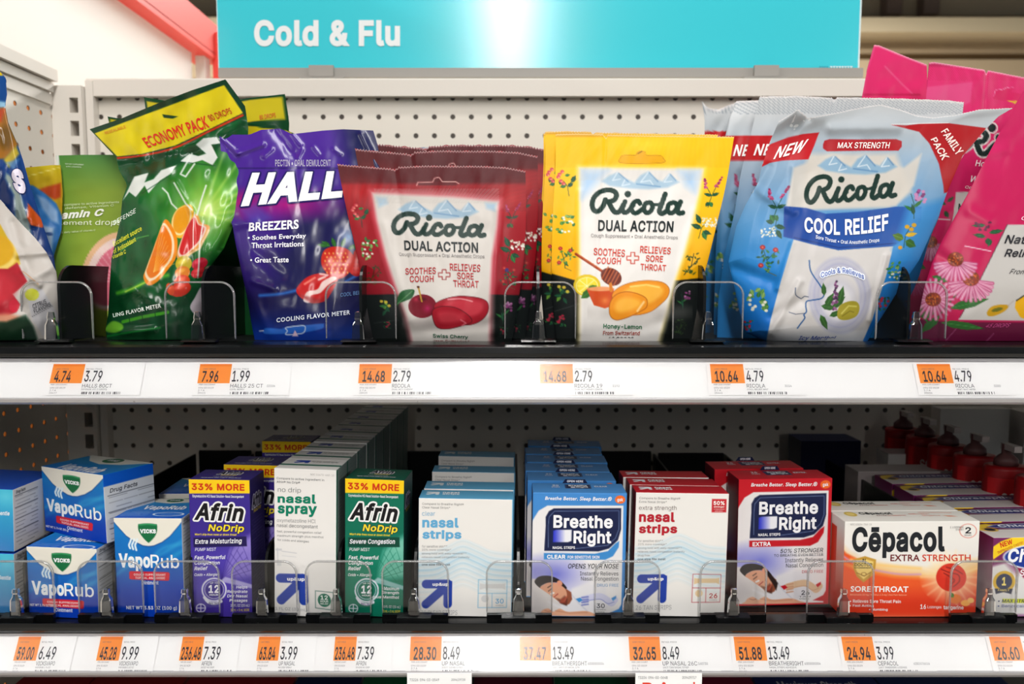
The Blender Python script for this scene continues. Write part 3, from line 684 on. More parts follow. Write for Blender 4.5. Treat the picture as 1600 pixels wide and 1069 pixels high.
def script_logo(p, q, col=(20, 58, 50), halo=None):
    q = np.array(q, float)
    def m(pts):
        pts = np.array(pts, float); u = ((pts[:, 0]-440)/688)[:, None]; v = ((pts[:, 1]-488)/190)[:, None]
        return (q[0]*(1-u)+q[1]*u)*(1-v)+(q[3]*(1-u)+q[2]*u)*v
    sc = np.hypot(*(q[1]-q[0]))/688; W = []
    for pts, w in RIC: W.append((m(pts), w*1.22*sc/p.px))
    dot = m([(711, 531)])[0]
    if halo:
        for pts, w in W: p.line(pts, w+5, halo, smooth=True)
        p.ell(dot[0], dot[1], 22*sc+2.5, 22*sc+2.5, halo)
    for pts, w in W: p.line(pts, w, col, smooth=True, soft=.8)
    p.ell(dot[0], dot[1], 24*sc, 24*sc, col)
def mountains(p, x0, y0, x1, y1, al=.8, dy=0):
    w, h = x1-x0, y1-y0; f = lambda L: [(x0+a*w, y0+b*h+dy*a) for a, b in L]
    p.poly(f([(0, .55), (.1, .22), (.2, .05), (.3, .38), (.42, .62), (.5, .2), (.6, .0), (.7, .45), (.78, .55), (.87, .12), (.95, .45), (1, .6), (.85, .9), (.6, 1), (.35, .95), (.1, .8)]), (142, 182, 212), 4, .85*al)
    for a in ([(.2, .08), (.14, .5), (.24, .42)], [(.6, .04), (.5, .6), (.62, .5), (.66, .75)], [(.87, .15), (.8, .6), (.9, .55)], [(.3, .45), (.26, .8), (.36, .7)]):
        p.line(f(a), 1.6, (228, 236, 242), 1.2, .9*al)
    for a in ([(.22, .1), (.34, .55)], [(.61, .06), (.72, .55)], [(.88, .16), (.95, .5)], [(.45, .7), (.75, .85)]): p.line(f(a), 2.2, (84, 134, 182), 1.5, .6*al)
def leaf(p, x, y, l, w, ang, col, al=1.0):
    c, s = math.cos(math.radians(ang)), math.sin(math.radians(ang))
    f = lambda a, b: (x+a*l*c-b*w*s, y+a*l*s+b*w*c)
    p.poly([f(0, 0), f(.25, -.42), (f(.6, -.4)), f(1, 0), f(.6, .42), f(.25, .4)], col, 1, al, smooth=False)
    p.line([f(0, 0), f(.9, 0)], .7, tuple(min(255, int(v*1.6+20)) for v in col), 1, .5*al)
def sprig(p, x, y, k, s=1.0, al=1.0, rot=0):
    """small botanical drawings: k 0 pink flowers, 1 pale umbel, 2 dark twig, 3 clover, 4 mallow, 5 lavender, 6 yellow"""
    r = random.Random(k*11+int(x)); G, D = (52, 118, 62), (28, 84, 56)
    th = math.radians(rot)
    def q(a, b): return (x+(a*math.cos(th)-b*math.sin(th))*s, y+(a*math.sin(th)+b*math.cos(th))*s)
    def L(a, b, l, w, an, c): X, Y = q(a, b); leaf(p, X, Y, l*s, w*s, an+rot, c, al)
    def O(a, b, rr, c): X, Y = q(a, b); p.ell(X, Y, rr*s, rr*s*.85, c, al=al)
    def T(*pts, w=1.0, c=D): p.line([q(*v) for v in pts], w, c, 1, al)
    if k == 0:
        T((0, 20), (-2, 6), (-8, -2)); T((-2, 6), (6, -4))
        L(-2, 6, 10, 7, -30, D); L(-4, 4, 10, 7, 160, G); L(4, 0, 12, 8, -60, D); L(-12, -4, 8, 6, 100, D); L(-6, -10, 8, 5, -10, G)
        for a, b in ((-14, -12), (-10, -16), (-16, -8), (-12, -2), (-8, 2)): O(a, b, 3.0, (214, 84, 96)); O(a+1, b+1, 1.3, (246, 168, 140))
    elif k == 1:
        T((-4, 18), (0, 4), (8, -6)); L(0, 4, 15, 8, 200, D); L(-1, -2, 15, 8, -115, D); L(2, 8, 13, 8, 70, G); L(2, 8, 12, 7, 20, D)
        for i in range(34): O(11+r.uniform(-10, 10), -4+r.uniform(-6.5, 6.5), 1.35, r.choice(((232, 230, 214), (212, 214, 186), (246, 244, 236))))
    elif k == 2:
        T((-12, 16), (-2, 4), (2, -14), w=1.3, c=(44, 62, 28)); T((-2, 4), (10, -8), w=1.1, c=(44, 62, 28)); 
        for i in range(15): a = r.uniform(-8, 9); b = r.uniform(-14, 10); L(a, b, 5, 2.4, r.uniform(0, 360), (44, 70, 30))
        for i in range(5): L(-8+i*2, 12+i, 7, 2.2, 200+i*30, (52, 84, 36))
    elif k == 3:
        for i in range(15):
            a = r.uniform(-11, 12); b = r.uniform(-13, 13); L(a, b, 7, 5, r.uniform(0, 360), r.choice(((92, 142, 70), G, (128, 168, 92))))
        for i in range(9): O(r.uniform(-10, 12), r.uniform(-10, 13), 1.8, (240, 240, 226))
    elif k == 4:
        T((0, 16), (-2, 2), (-6, -10)); T((-2, 2), (8, -8)); T((0, 16), (9, 20), w=1.0, c=(120, 110, 60))
        for i in range(20): a = r.uniform(-11, 11); b = r.uniform(-10, 14); L(a, b, 6, 2.6, r.uniform(0, 360), r.choice((G, (96, 140, 84), D)))
        for a, b in ((-7, -13), (8, -10), (-9, 8)): O(a, b, 3.2, (182, 44, 56)); O(a, b, 1.2, (230, 120, 90))
    elif k == 5:
        T((-6, 24), (0, 6), (8, -10)); T((0, 6), (-8, -8))
        for a0, b0, dx, dy in ((-8, -6, -1, -1), (7, -8, 3, -1)):
            for i in range(22): f = r.random(); O(a0+dx*f*3+r.uniform(-2.6, 2.6)*(1.1-f), b0-f*15, 1.6, r.choice(((176, 58, 110), (150, 40, 92), (200, 96, 140))))
        L(0, 6, 13, 6, -20, D); L(0, 6, 13, 6, 195, D); L(-3, 16, 9, 8, 60, G); L(-4, 16, 9, 7, 130, D)
    elif k == 6:
        T((0, 14), (2, 0), (8, -10))
        for a, b in ((4, -10), (9, -7), (12, -12)): O(a, b, 2.8, (224, 176, 44))
        L(0, 4, 14, 10, 200, (96, 130, 50)); L(2, 6, 14, 11, 30, (70, 120, 56)); L(2, 0, 14, 6, -10, (232, 190, 60)); O(-4, 14, 2.5, (230, 170, 40))
    elif k == 7:
        for i in range(6): L(r.uniform(-4, 4), r.uniform(-3, 8), 10, 6, 60*i, r.choice((G, (110, 160, 60), D)))
        for a, b in ((2, -8), (-5, -9), (7, -2)): O(a, b, 2.6, (224, 200, 70))
    elif k == 8:
        T((0, 16), (0, 0), (-3, -10)); L(0, 8, 12, 4, -150, G); L(0, 4, 12, 4, -40, G); L(0, 12, 12, 5, -100, D)
        for i in range(14): O(r.uniform(2, 12), r.uniform(-14, -1), 1.9, r.choice(((172, 82, 150), (142, 70, 128), (210, 150, 196))))
    elif k == 9:
        for i in range(12): L(r.uniform(-8, 8), r.uniform(-9, 9), 5, 3, r.uniform(0, 360), r.choice((G, D)))
        for i in range(7): O(r.uniform(-8, 8), r.uniform(-10, 8), 2.2, (204, 52, 84))
def coneflower(p, x, y, s, flat=.55, n=15, rot=0):
    for i in range(n):
        an = math.radians(rot+(i/(n-1))*180 if flat < .9 else i/n*360)
        l = 34*s; ex, ey = x+math.cos(an)*l, y+math.sin(an)*l*(flat if flat > .9 else .8)+(0 if flat > .9 else 3*s)
        p.line([(x+math.cos(an)*8*s, y+math.sin(an)*6*s), (ex, ey)], 5.6*s/p.px, (216, 140, 172) if i % 2 else (196, 96, 140), 1.6)
        p.line([(x+math.cos(an)*12*s, y+math.sin(an)*9*s), (ex, ey)], 1.6*s/p.px, (240, 190, 210), 1.4, .8)
    p.ell(x, y-(0 if flat > .9 else 5*s), 13.5*s, 12*s, (150, 62, 40)); r = random.Random(int(x))
    for i in range(60):
        a, q = r.uniform(0, 6.28), math.sqrt(r.random()); p.ell(x+math.cos(a)*12*s*q, y-(0 if flat > .9 else 5*s)+math.sin(a)*10.5*s*q, 1.1*s, 1.1*s, r.choice(((224, 130, 50), (190, 90, 40), (110, 60, 40))))
def lozenge(p, pts, base, lite, dark, pts2):
    p.poly(pts, base, 1.5, smooth=True); c = np.mean(pts, 0)
    p.poly([(c[0]+(x-c[0])*.72+3, c[1]+(y-c[1])*.6-3) for x, y in pts], lite, 6, .6, smooth=True)
    p.line(pts, 1.2, dark, 1.2, .7, smooth=True, closed=True)
    p.poly(pts2, base, 1.2, smooth=True); c = np.mean(pts2, 0)
    p.poly([(c[0]+(x-c[0])*.68, c[1]+(y-c[1])*.55-1) for x, y in pts2], lite, 7, .55, smooth=True); p.line(pts2, 1.3, dark, 1.2, .8, smooth=True, closed=True)

# ---- red cherry bag
CH_P = [(578, 298), (640, 301), (710, 304), (783, 311), (780, 350), (772, 400), (769, 460), (768, 536), (642, 536), (631, 490), (620, 460), (608, 425), (599, 396), (585, 340)]
def art_cherry(p):
    p.ramp((0, 240), (0, 470), (186, 26, 38), (156, 22, 42)); p.rect(500, 200, 900, 287, (104, 16, 26), 6); stripes(p, 500, 225, 860, 330, (84, 12, 22), .45, 1.0, 3.2)
    p.glow(560, 300, 80, 40, (226, 40, 40), .5); p.glow(800, 310, 60, 50, (222, 40, 40), .5)
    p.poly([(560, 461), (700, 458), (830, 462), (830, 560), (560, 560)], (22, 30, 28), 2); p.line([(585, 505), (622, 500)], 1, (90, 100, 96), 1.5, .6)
    p.poly(CH_P, (238, 150, 158), 13); p.poly([(x+(4 if x < 690 else -4), y+4) for x, y in CH_P], (222, 216, 210), 6)
    p.poly([(588, 308), (604, 309), (606, 318), (592, 324)], (168, 200, 224), 6, .8); p.poly([(758, 317), (775, 318), (773, 330), (760, 326)], (168, 200, 224), 6, .8)
    mountains(p, 622, 311, 748, 341, .8, 2)
    script_logo(p, [(613.5, 331), (759, 333.5), (758, 371), (612, 367.5)])
    sprig(p, 566, 336, 0, .95); sprig(p, 577, 389, 3, 1.0); sprig(p, 584, 430, 2, .95, .8); sprig(p, 800, 336, 5, .85, .75); sprig(p, 797, 388, 1, 1.15); sprig(p, 795, 432, 4, 1.0, .9)
    p.ell(792, 422, 3, 3, (60, 70, 150), al=.8); sprig(p, 601, 480, 7, 1.0, .95); sprig(p, 604, 508, 9, .6, .8); sprig(p, 786, 488, 8, 1.1, .9); sprig(p, 788, 516, 9, .7, .5)
    stripes(p, 585, 295, 780, 318, (196, 190, 184), .5)
    # slot for hanging
    p.line([(651, 290), (653, 285), (676, 284.5), (679, 278.5), (686, 277), (691, 284), (712, 284), (717, 287)], 1.4, (226, 176, 170), 1.1)
    p.line([(655, 288), (712, 288)], 3.5, (98, 18, 28), 2, .8)
    # cross
    p.line([(691, 421.5), (697, 421.5), (697, 426.5), (703, 426.5), (703, 432.5), (697, 432.5), (697, 437), (691, 437), (691, 432.5), (685, 432.5), (685, 426.5), (691, 426.5)], 1.5, (160, 40, 44), 1, closed=True)
    # cherry and sweets
    p.ell(700, 505, 58, 8, (150, 140, 140), soft=14, al=.6)
    p.ell(660, 478.5, 22, 18.5, (132, 18, 44)); p.glow(668, 482, 14, 13, (196, 44, 110), .9); p.glow(650, 468, 9, 7, (214, 70, 96), .8); p.ell(660, 467.5, 6, 2.4, (96, 12, 30), soft=2)
    p.line([(659, 471), (656, 458), (653.5, 448.5)], 2.4, (196, 160, 60)); p.ell(653.5, 448.5, 2.2, 1.8, (96, 48, 30))
    p.poly([(620, 478), (622, 463), (630, 454), (647, 453), (644, 465), (634, 470), (624, 474)], (46, 106, 62), 1.2, smooth=True); p.line([(621, 475), (644, 455)], 1, (150, 190, 140), 1, .8)
    lozenge(p, [(678, 478), (690, 469), (715, 463), (745, 465), (761, 472), (762, 488), (750, 502), (728, 508), (700, 500), (684, 490)], (178, 24, 48), (224, 84, 96), (96, 8, 24),
            [(676, 485), (690, 479), (712, 481), (731, 492), (737, 503), (722, 509), (700, 514), (684, 512), (677, 500)])
    p.line([(700, 468), (720, 467), (738, 471)], 2, (246, 190, 190), 1.6, .8, smooth=True); p.line([(720, 500), (728, 505), (722, 509)], 2, (240, 150, 160), 1.4, .7)
tx_dual = lambda D, C, S1, S2, R1, R2, R3, red: [Text('DUAL ACTION', D, (24, 32, 34), .022), Text('Cough Suppressant • Oral Anesthetic Drops', C, (112, 108, 108), .0),
    Text('SOOTHES', S1, red, .012), Text('COUGH', S2, red, .012), Text('RELIEVES', R1, red, .012), Text('SORE', R2, red, .012), Text('THROAT', R3, red, .012)]
T_ch = tx_dual([(631, 375.5), (747, 379), (747, 395), (632, 391)], [(623, 394.5), (757, 398), (757, 405), (624, 401)], [(633, 419), (681, 417.5), (681, 428), (633.5, 429)], [(640, 431), (677.5, 430.5), (677.5, 440.5), (640.5, 441)],
    [(702.5, 411.5), (751, 413.5), (750, 425), (703, 422.5)], [(714, 425.5), (740, 426.5), (740, 437), (714.5, 436)], [(708, 437.5), (748, 439), (747.5, 450), (709, 448.5)], (164, 34, 40))
T_ch += [Text('Swiss Cherry', [(676, 521.5), (731.5, 524), (731, 531), (676.5, 529)], (32, 84, 60), .02), Text('From Switzerland', [(677, 530.5), (733, 531.5), (733, 536), (677.5, 536)], (120, 50, 50), .01)]
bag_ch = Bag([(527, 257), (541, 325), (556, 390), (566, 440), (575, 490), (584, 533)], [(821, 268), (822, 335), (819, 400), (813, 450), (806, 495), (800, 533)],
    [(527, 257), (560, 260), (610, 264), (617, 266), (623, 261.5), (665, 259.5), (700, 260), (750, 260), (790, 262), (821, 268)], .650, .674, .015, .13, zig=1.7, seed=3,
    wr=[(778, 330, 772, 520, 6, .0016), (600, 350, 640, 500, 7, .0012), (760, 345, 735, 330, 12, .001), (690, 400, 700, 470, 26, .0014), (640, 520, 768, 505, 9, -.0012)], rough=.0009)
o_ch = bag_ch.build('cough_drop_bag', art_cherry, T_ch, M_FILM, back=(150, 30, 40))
def slotnotch(p): pass
GCH = 'red cherry cough drop bags in a row'
tag(o_ch, 'red cough drop bag with cherry picture at the front of its row', 'bag', GCH)
dup(o_ch, (.0115, .022, 0), .0, 'second red cherry bag, its dark crimped top showing just behind the front one', (1.0, 1, 1.11))
dup(o_ch, (.0220, .044, 0), -.02, 'third red cherry bag, last of its row, behind the other two', (1.0, 1, 1.17))

# ---- yellow honey-lemon bag
def art_honey(p):
    p.ramp((0, 210), (0, 440), (252, 206, 12), (244, 182, 16)); p.glow(1010, 225, 160, 30, (255, 226, 60), .6); stripes(p, 860, 214, 1150, 262, (226, 168, 8), .55, 1.0, 3.4)
    p.rect(850, 205, 1150, 214, (206, 150, 20), 3, .8)
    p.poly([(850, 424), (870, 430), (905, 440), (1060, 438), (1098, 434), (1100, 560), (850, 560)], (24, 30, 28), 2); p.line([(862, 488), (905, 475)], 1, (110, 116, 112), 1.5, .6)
    q = [(903, 260), (1102, 262), (1095, 300), (1084, 350), (1070, 400), (1058, 435), (1046, 480), (1031, 536), (903, 536), (904, 400)]
    p.poly(q, (250, 232, 170), 11); p.poly([(x+(3 if x < 960 else -4), y+3) for x, y in q], (230, 226, 222), 6)
    p.poly([(910, 266), (950, 266), (920, 300), (909, 310)], (170, 202, 234), 16, .85); p.poly([(1060, 266), (1092, 267), (1086, 300), (1072, 290)], (170, 202, 234), 16, .85)
    stripes(p, 900, 262, 1100, 282, (200, 196, 192), .5); mountains(p, 940, 268, 1062, 296, .75)
    script_logo(p, [(923.5, 294), (1070, 294), (1068.5, 336.5), (922.5, 334.5)])
    p.line([(972, 254.5), (970, 246), (975, 243), (993, 242.5), (996, 238), (1002, 236), (1008, 238), (1010, 242.5), (1030, 243), (1036, 247), (1034, 254.5)], 1.2, (196, 138, 12), 1, closed=True, smooth=True)
    p.poly([(972, 254), (971, 246), (976, 244), (1030, 244), (1035, 247), (1033, 254)], (232, 174, 12), 1.5, .9, smooth=True); p.ell(1002, 241, 7, 5, (232, 174, 12)); p.line([(997, 240), (1003, 236.5)], 1.3, (120, 84, 20))
    sprig(p, 889, 285, 0, 1.05); sprig(p, 882, 350, 3, 1.05); sprig(p, 883, 402, 4, 1.05); sprig(p, 1112, 300, 5, 1.0); sprig(p, 1096, 352, 1, 1.15); sprig(p, 1082, 412, 2, 1.1)
    sprig(p, 879, 458, 7, 1.1, .95); sprig(p, 877, 502, 9, 1.0, .9); sprig(p, 1067, 468, 8, .9, .8); sprig(p, 1064, 510, 2, .8, .7)
    p.line([(985.6, 394.5), (991.6, 394.5), (991.6, 400.5), (998, 400.5), (998, 406.5), (991.6, 406.5), (991.6, 412), (985.6, 412), (985.6, 406.5), (979.4, 406.5), (979.4, 400.5), (985.6, 400.5)], 1.5, (196, 62, 46), 1, closed=True)
    p.ell(1000, 488, 66, 10, (176, 170, 166), soft=16, al=.6)
    p.ell(917, 446, 21, 17, (226, 196, 40)); p.ell(917, 447, 17.5, 14, (248, 236, 150)); p.ell(917, 447, 16, 12.6, (240, 220, 70)); 
    for a in range(0, 360, 45): p.line([(917, 447), (917+15*math.cos(math.radians(a)), 447+12*math.sin(math.radians(a)))], .9, (252, 244, 190), 1)
    leaf(p, 925, 453, -22, 14, -38, (62, 116, 50)); leaf(p, 918, 452, 16, 9, -20, (74, 128, 54))
    p.poly([(916.5, 451.5), (935, 449.5), (959, 451), (958, 478), (945, 482), (928, 477)], (206, 84, 30), 1.3); p.ell(938, 451.5, 21, 3.6, (232, 160, 110), soft=1.5); p.glow(945, 470, 16, 14, (244, 160, 90), .7)
    p.line([(900, 397), (941, 424)], 4.2, (162, 64, 24)); p.line([(901, 396), (940, 421.5)], 1.3, (224, 140, 84), 1, .8)
    p.ell(955, 432.5, 17, 13, (116, 44, 24), 28)
    for i in range(5): a = -11+i*5.2; p.line([(955+a*.87-5, 432.5+a*.5+9), (955+a*.87+5, 432.5+a*.5-10)], 1.7, (196, 108, 62), 1.2, .9)
    p.line([(954, 444), (955, 454)], 5, (214, 132, 40), 1.5)
    lozenge(p, [(956, 462), (966, 450), (985, 442), (1010, 438.5), (1034, 441), (1045, 450), (1044, 462), (1034, 474), (1014, 488), (985, 492), (965, 478)], (232, 152, 34), (250, 204, 96), (168, 92, 14),
            [(953, 474), (962, 461), (978, 456), (996, 459), (1010, 467), (1010, 480), (998, 488), (978, 497), (962, 500), (953, 492)])
    p.line([(996, 486), (1006, 472)], 3.2, (250, 222, 170), 2.4, .8); p.line([(985, 448), (1010, 445), (1030, 449)], 2.4, (252, 226, 140), 2, .8)
T_ho = tx_dual([(935, 343.5), (1053, 345.5), (1051.5, 363), (934.5, 361)], [(923.5, 365), (1059, 368.5), (1059, 375), (923.5, 372)], [(928, 387.3), (977, 390), (976, 401.5), (927.5, 398.5)], [(933, 402), (970.5, 403), (970, 413), (931.5, 412)],
    [(1000.5, 384), (1048.5, 387), (1047.5, 397.5), (1000, 395)], [(1009.5, 398.5), (1036.5, 400), (1035.5, 410), (1009, 408.5)], [(1001, 411.8), (1041, 414), (1040.5, 424), (1001, 422)], (196, 58, 42))
T_ho += [Text('Honey-Lemon', [(943, 506), (1003, 508), (1003, 516), (942.5, 515)], (34, 104, 66), .02), Text('From Switzerland', [(942.5, 517), (1000, 517.5), (999.5, 524), (942, 523.5)], (150, 60, 50), .018), Text('19 DROPS', [(950, 526.5), (990, 526.5), (988.5, 533.5), (948.5, 533.5)], (40, 44, 44), .01, .25)]
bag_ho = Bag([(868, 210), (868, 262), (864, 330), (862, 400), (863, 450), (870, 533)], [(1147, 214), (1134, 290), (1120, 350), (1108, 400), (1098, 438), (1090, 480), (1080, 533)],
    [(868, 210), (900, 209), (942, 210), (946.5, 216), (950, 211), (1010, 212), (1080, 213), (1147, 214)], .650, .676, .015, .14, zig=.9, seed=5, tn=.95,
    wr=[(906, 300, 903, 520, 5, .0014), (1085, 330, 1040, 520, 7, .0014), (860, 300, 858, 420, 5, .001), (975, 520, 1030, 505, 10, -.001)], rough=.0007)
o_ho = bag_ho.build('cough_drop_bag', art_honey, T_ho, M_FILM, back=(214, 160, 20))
tag(o_ho, 'front yellow honey-lemon cough drop bag with honey dipper picture', 'bag', 'yellow honey-lemon cough drop bags in a row')
dup(o_ho, (-.0080, .022, 0), .01, 'second yellow honey-lemon bag, showing at the left edge of the front one', (1.0, 1, 1.035))
dup(o_ho, (-.0085, .044, 0), .02, 'third yellow honey-lemon bag, farthest back and leftmost of its row', (1.0, 1, 1.05))

# ---- light blue icy menthol bag
CL_L = [(1217, 190), (1203, 222), (1191, 258), (1185, 285), (1164, 322), (1150, 355), (1138, 410), (1146, 443), (1156, 490), (1166, 520), (1196, 533)]
def art_cool(p, full=True):
    p.ramp((0, 190), (0, 520), (196, 204, 212), (16, 118, 208)); p.ramp((0, 260), (0, 420), (150, 182, 208), (40, 146, 220), .9, 0, 1); p.ramp((0, 400), (0, 540), (34, 142, 218), (14, 104, 200), .9, 0, 1)
    p.ramp((0, 160), (0, 255), (206, 208, 210), (186, 196, 204), 1, 1, 0)
    p.poly([(1240, 262), (1300, 240), (1412, 262), (1440, 240), (1428, 290), (1400, 322), (1226, 330)], (216, 212, 206), 5); p.poly([(1262, 240), (1400, 240), (1424, 300), (1390, 325), (1250, 325)], (220, 214, 206), 10)
    p.poly([(1240, 374), (1270, 382), (1310, 391), (1350, 388), (1396, 384), (1385, 430), (1372, 470), (1363, 500), (1345, 540), (1196, 540), (1204, 500), (1220, 440)], (222, 218, 216), 1.5)
    p.poly([(1225, 322), (1260, 325), (1290, 334), (1340, 331), (1400, 323), (1440, 323), (1440, 345), (1420, 372), (1395, 385), (1350, 388), (1310, 391), (1270, 382), (1240, 374), (1224, 370)], rampf((1225, 0), (1440, 0), (38, 84, 168), (52, 106, 184)), 1.5)
    p.line([(1241, 371), (1270, 378), (1310, 387), (1350, 384.5), (1400, 380)], 1.2, (24, 58, 130), 1.2)
    p.poly([(1418, 326), (1480, 310), (1440, 400), (1396, 390)], (74, 158, 222), 14, .9)
    # ribbon
    p.poly([(1204.5, 225), (1232, 214.5), (1255, 209.5), (1280, 207), (1272, 228), (1263, 249), (1222, 251), (1203, 254.5), (1190, 261), (1192, 250), (1201, 228)], (208, 28, 42), 1.2)
    p.poly([(1286, 226), (1288, 220), (1296, 217.5), (1340, 218), (1400, 217.5), (1409, 220.5), (1409, 229), (1404, 235.5), (1350, 235.5), (1292, 236.5), (1286, 232)], (190, 34, 46), 1.2)
    p.poly([(1393, 195), (1416.5, 196), (1438, 193.5), (1482, 192.5), (1540, 200), (1540, 202), (1504, 244), (1484, 300), (1475, 302), (1474, 290), (1467, 256), (1452, 224), (1436, 206)], (186, 26, 36), 1.3)
    p.line([(1393, 194.5), (1432, 193), (1482, 192)], 1, (250, 250, 246), 1, .8)
    mountains(p, 1278, 242, 1402, 273, 1.0); script_logo(p, [(1259, 275), (1401, 262), (1400, 309), (1257, 322)])
    sprig(p, 1214, 318, 5, 1.15); sprig(p, 1212, 357, 1, 1.1, 1, 175); sprig(p, 1201, 404, 4, 1.35); sprig(p, 1186, 470, 3, 1.5); sprig(p, 1170, 510, 9, .9); sprig(p, 1428, 318, 8, 1.5); sprig(p, 1412, 368, 6, 1.35); sprig(p, 1398, 424, 3, .9); sprig(p, 1382, 474, 9, 1.1)
    # profile of a face with cooling rings
    for r_, al in ((44, .35), (38, .5), (32, .4)): p.ell(1312, 462, r_*1.05, r_*1.3, (150, 156, 206), soft=5, al=al, ring=5)
    p.ell(1308, 470, 30, 34, (196, 196, 216), soft=16, al=.6); p.ell(1310, 474, 24, 27, (236, 234, 236), soft=10, al=.8)
    p.line([(1264.5, 407), (1267, 424), (1280, 444), (1287.5, 457), (1284, 466), (1270, 469), (1260.5, 471), (1259, 478), (1260, 487), (1256, 492), (1257.5, 497), (1251, 506), (1246, 513)], 1.9, (40, 96, 160), 1, smooth=True)
    p.line([(1243, 450), (1243.5, 461), (1252, 467)], 1.2, (60, 76, 110), 1, smooth=True); p.line([(1253, 466), (1257, 463), (1263, 464)], 1.2, (60, 76, 110), 1); p.line([(1233, 488), (1243, 491), (1257, 490)], 1, (60, 76, 110), 1)
    for a in ((1290, 480, 26, 12, -60), (1296, 494, 24, 10, -20), (1283, 478, 24, 11, 10), (1300, 482, 28, 12, -42), (1310, 476, 30, 12, -75), (1282, 492, 26, 11, 65), (1288, 462, 20, 9, -95)): leaf(p, *a, (58, 104, 48))
    r = random.Random(3)
    for i in range(40): f = r.random(); p.ell(1303+r.uniform(-5, 5)*(1.2-f)+4*f, 484-44*f+r.uniform(-2, 2), 1.9, 1.7, r.choice(((122, 72, 118), (166, 112, 156), (78, 48, 84))))
    p.poly([(1308, 492), (1312, 478), (1326, 471), (1339, 472), (1343, 482), (1338, 494), (1324, 500), (1312, 499)], (176, 164, 56), 1.2, smooth=True); p.line([(1315, 490), (1326, 478), (1338, 479)], 2, (224, 216, 120), 1.8, .9); p.line([(1316, 494), (1328, 486), (1334, 488)], 1.4, (120, 108, 30), 1.4, .7)
    p.ramp((0, 505), (0, 540), (150, 170, 196), (120, 140, 170), .35, 0, 1)
T_co = [Text('NEW', [(1218, 229), (1264, 217), (1253, 237.5), (1208, 249)], (246, 240, 238), .02), Text('MAX STRENGTH', [(1310, 222.5), (1391, 222), (1389, 232), (1308.5, 231.5)], (244, 236, 232), .01),
    Text('FAMILY', [(1480, 200), (1506, 236), (1495, 244), (1470, 206)], (240, 214, 208), .018), Text('PACK', [(1463, 214), (1484, 246), (1472, 251), (1454, 218)], (240, 214, 208), .018),
    Text('COOL RELIEF', [(1257, 339), (1388, 333.5), (1388, 360), (1257, 363)], (232, 232, 238), .026, sag=6), Text('Sore Throat • Oral Anesthetic Drops', [(1275, 367), (1374, 372), (1374, 379), (1274, 374)], (226, 232, 240), .008, sag=6),
    Text('Cools & Relieves', [(1282, 426), (1350, 428), (1350, 437), (1283, 434.5)], (96, 116, 176), .02, sag=-9, halo=((236, 240, 250), 1.6)), Text('Icy Menthol', [(1249, 525), (1307, 525), (1304, 533), (1246.5, 533)], (30, 60, 130), .01, .25)]
def curl_cool(s, t): return -.010*np.exp(-((t-.0)/.05)**2)*np.exp(-((s-.05)/.14)**2)-.004*np.exp(-(t/.06)**2)*np.sin(s*9)
bag_co = Bag(CL_L, [(1582, 169), (1560, 182), (1540, 202), (1504, 244), (1480, 300), (1466, 340), (1436, 407), (1403, 455), (1376, 498), (1364, 515), (1356, 533)],
    [(1217, 190), (1232, 181), (1247, 171), (1262, 185), (1300, 178), (1347, 168), (1376, 163.5), (1407, 171.5), (1433, 181), (1458, 184), (1494, 180), (1529, 171.5), (1582, 169)], .648, .676, .026, .10, zig=.8, seed=8, smoothed=False,
    wr=[(1240, 262, 1236, 320, 5, .0016), (1187, 300, 1240, 330, 8, .003), (1150, 420, 1205, 440, 10, -.003), (1205, 520, 1250, 440, 6, .003), (1238, 380, 1215, 450, 5, .002), (1385, 400, 1360, 500, 5, .0025), (1250, 470, 1205, 495, 8, -.002), (1300, 200, 1400, 198, 10, .004), (1262, 186, 1240, 200, 7, -.004), (1180, 300, 1200, 260, 7, -.002)], rough=.0013, ss=(34, 46), curl=curl_cool)
o_co = bag_co.build('cough_drop_bag', art_cool, T_co, M_FILM, back=(206, 208, 210))
GCO = 'light blue icy menthol bags in a row'
tag(o_co, 'front light blue icy menthol bag, a face profile and herbs on it', 'bag', GCO)
def art_coolb(dx, x0):
    def f(p):
        p.ramp((0, 150), (0, 520), (232, 232, 232), (16, 100, 190)); p.ramp((0, 140), (0, 300), (236, 234, 232), (190, 206, 216), 1, 1, .2); p.ramp((0, 260), (0, 400), (170, 190, 208), (46, 140, 206), .9, 0, 1)
        stripes(p, 1000, 140, 1700, 178, (146, 158, 170), .6, 1.0, 3.2); p.rect(x0-10, 212+dx*.0, x0+300, 251, (214, 24, 34), 1.3)
        sprig(p, x0+22, 298, 5, 1.2); sprig(p, x0+8, 350, 1, 1.1); sprig(p, x0-6, 410, 3, 1.2); sprig(p, x0-14, 470, 3, 1.1)
    return f
b2 = Bag([(1187, 151), (1172, 215), (1158, 268), (1148, 330), (1132, 400), (1122, 470), (1120, 540)], [(1506, 160), (1500, 215), (1480, 300), (1440, 430), (1380, 540)], [(1187, 151), (1250, 150), (1300, 153), (1303, 158), (1308, 152), (1400, 154), (1480, 157), (1506, 160)], .694, .716, .018, .11, zig=1.0, seed=12, rough=.0012, smoothed=False)
o = b2.build('cough_drop_bag', art_coolb(0, 1168), [Text('NEW', [(1183, 225), (1228, 225), (1222, 243), (1177, 243)], (246, 240, 238), .02, seal=False)], M_FILM, 2.0, (196, 200, 204)); tag(o, 'second light blue bag, its striped grey top standing above the front one', 'bag', GCO)
b3 = Bag([(1148, 166), (1138, 190), (1124, 260), (1122, 340), (1118, 400), (1114, 540)], [(1400, 158), (1400, 300), (1360, 540)], [(1148, 166), (1150, 158), (1182, 157), (1300, 158), (1400, 158)], .726, .744, .014, .10, zig=.8, seed=13, rough=.0022, smoothed=False, curl=lambda s, t: .008*np.exp(-(t/.1)**2)*np.exp(-(s/.12)**2))
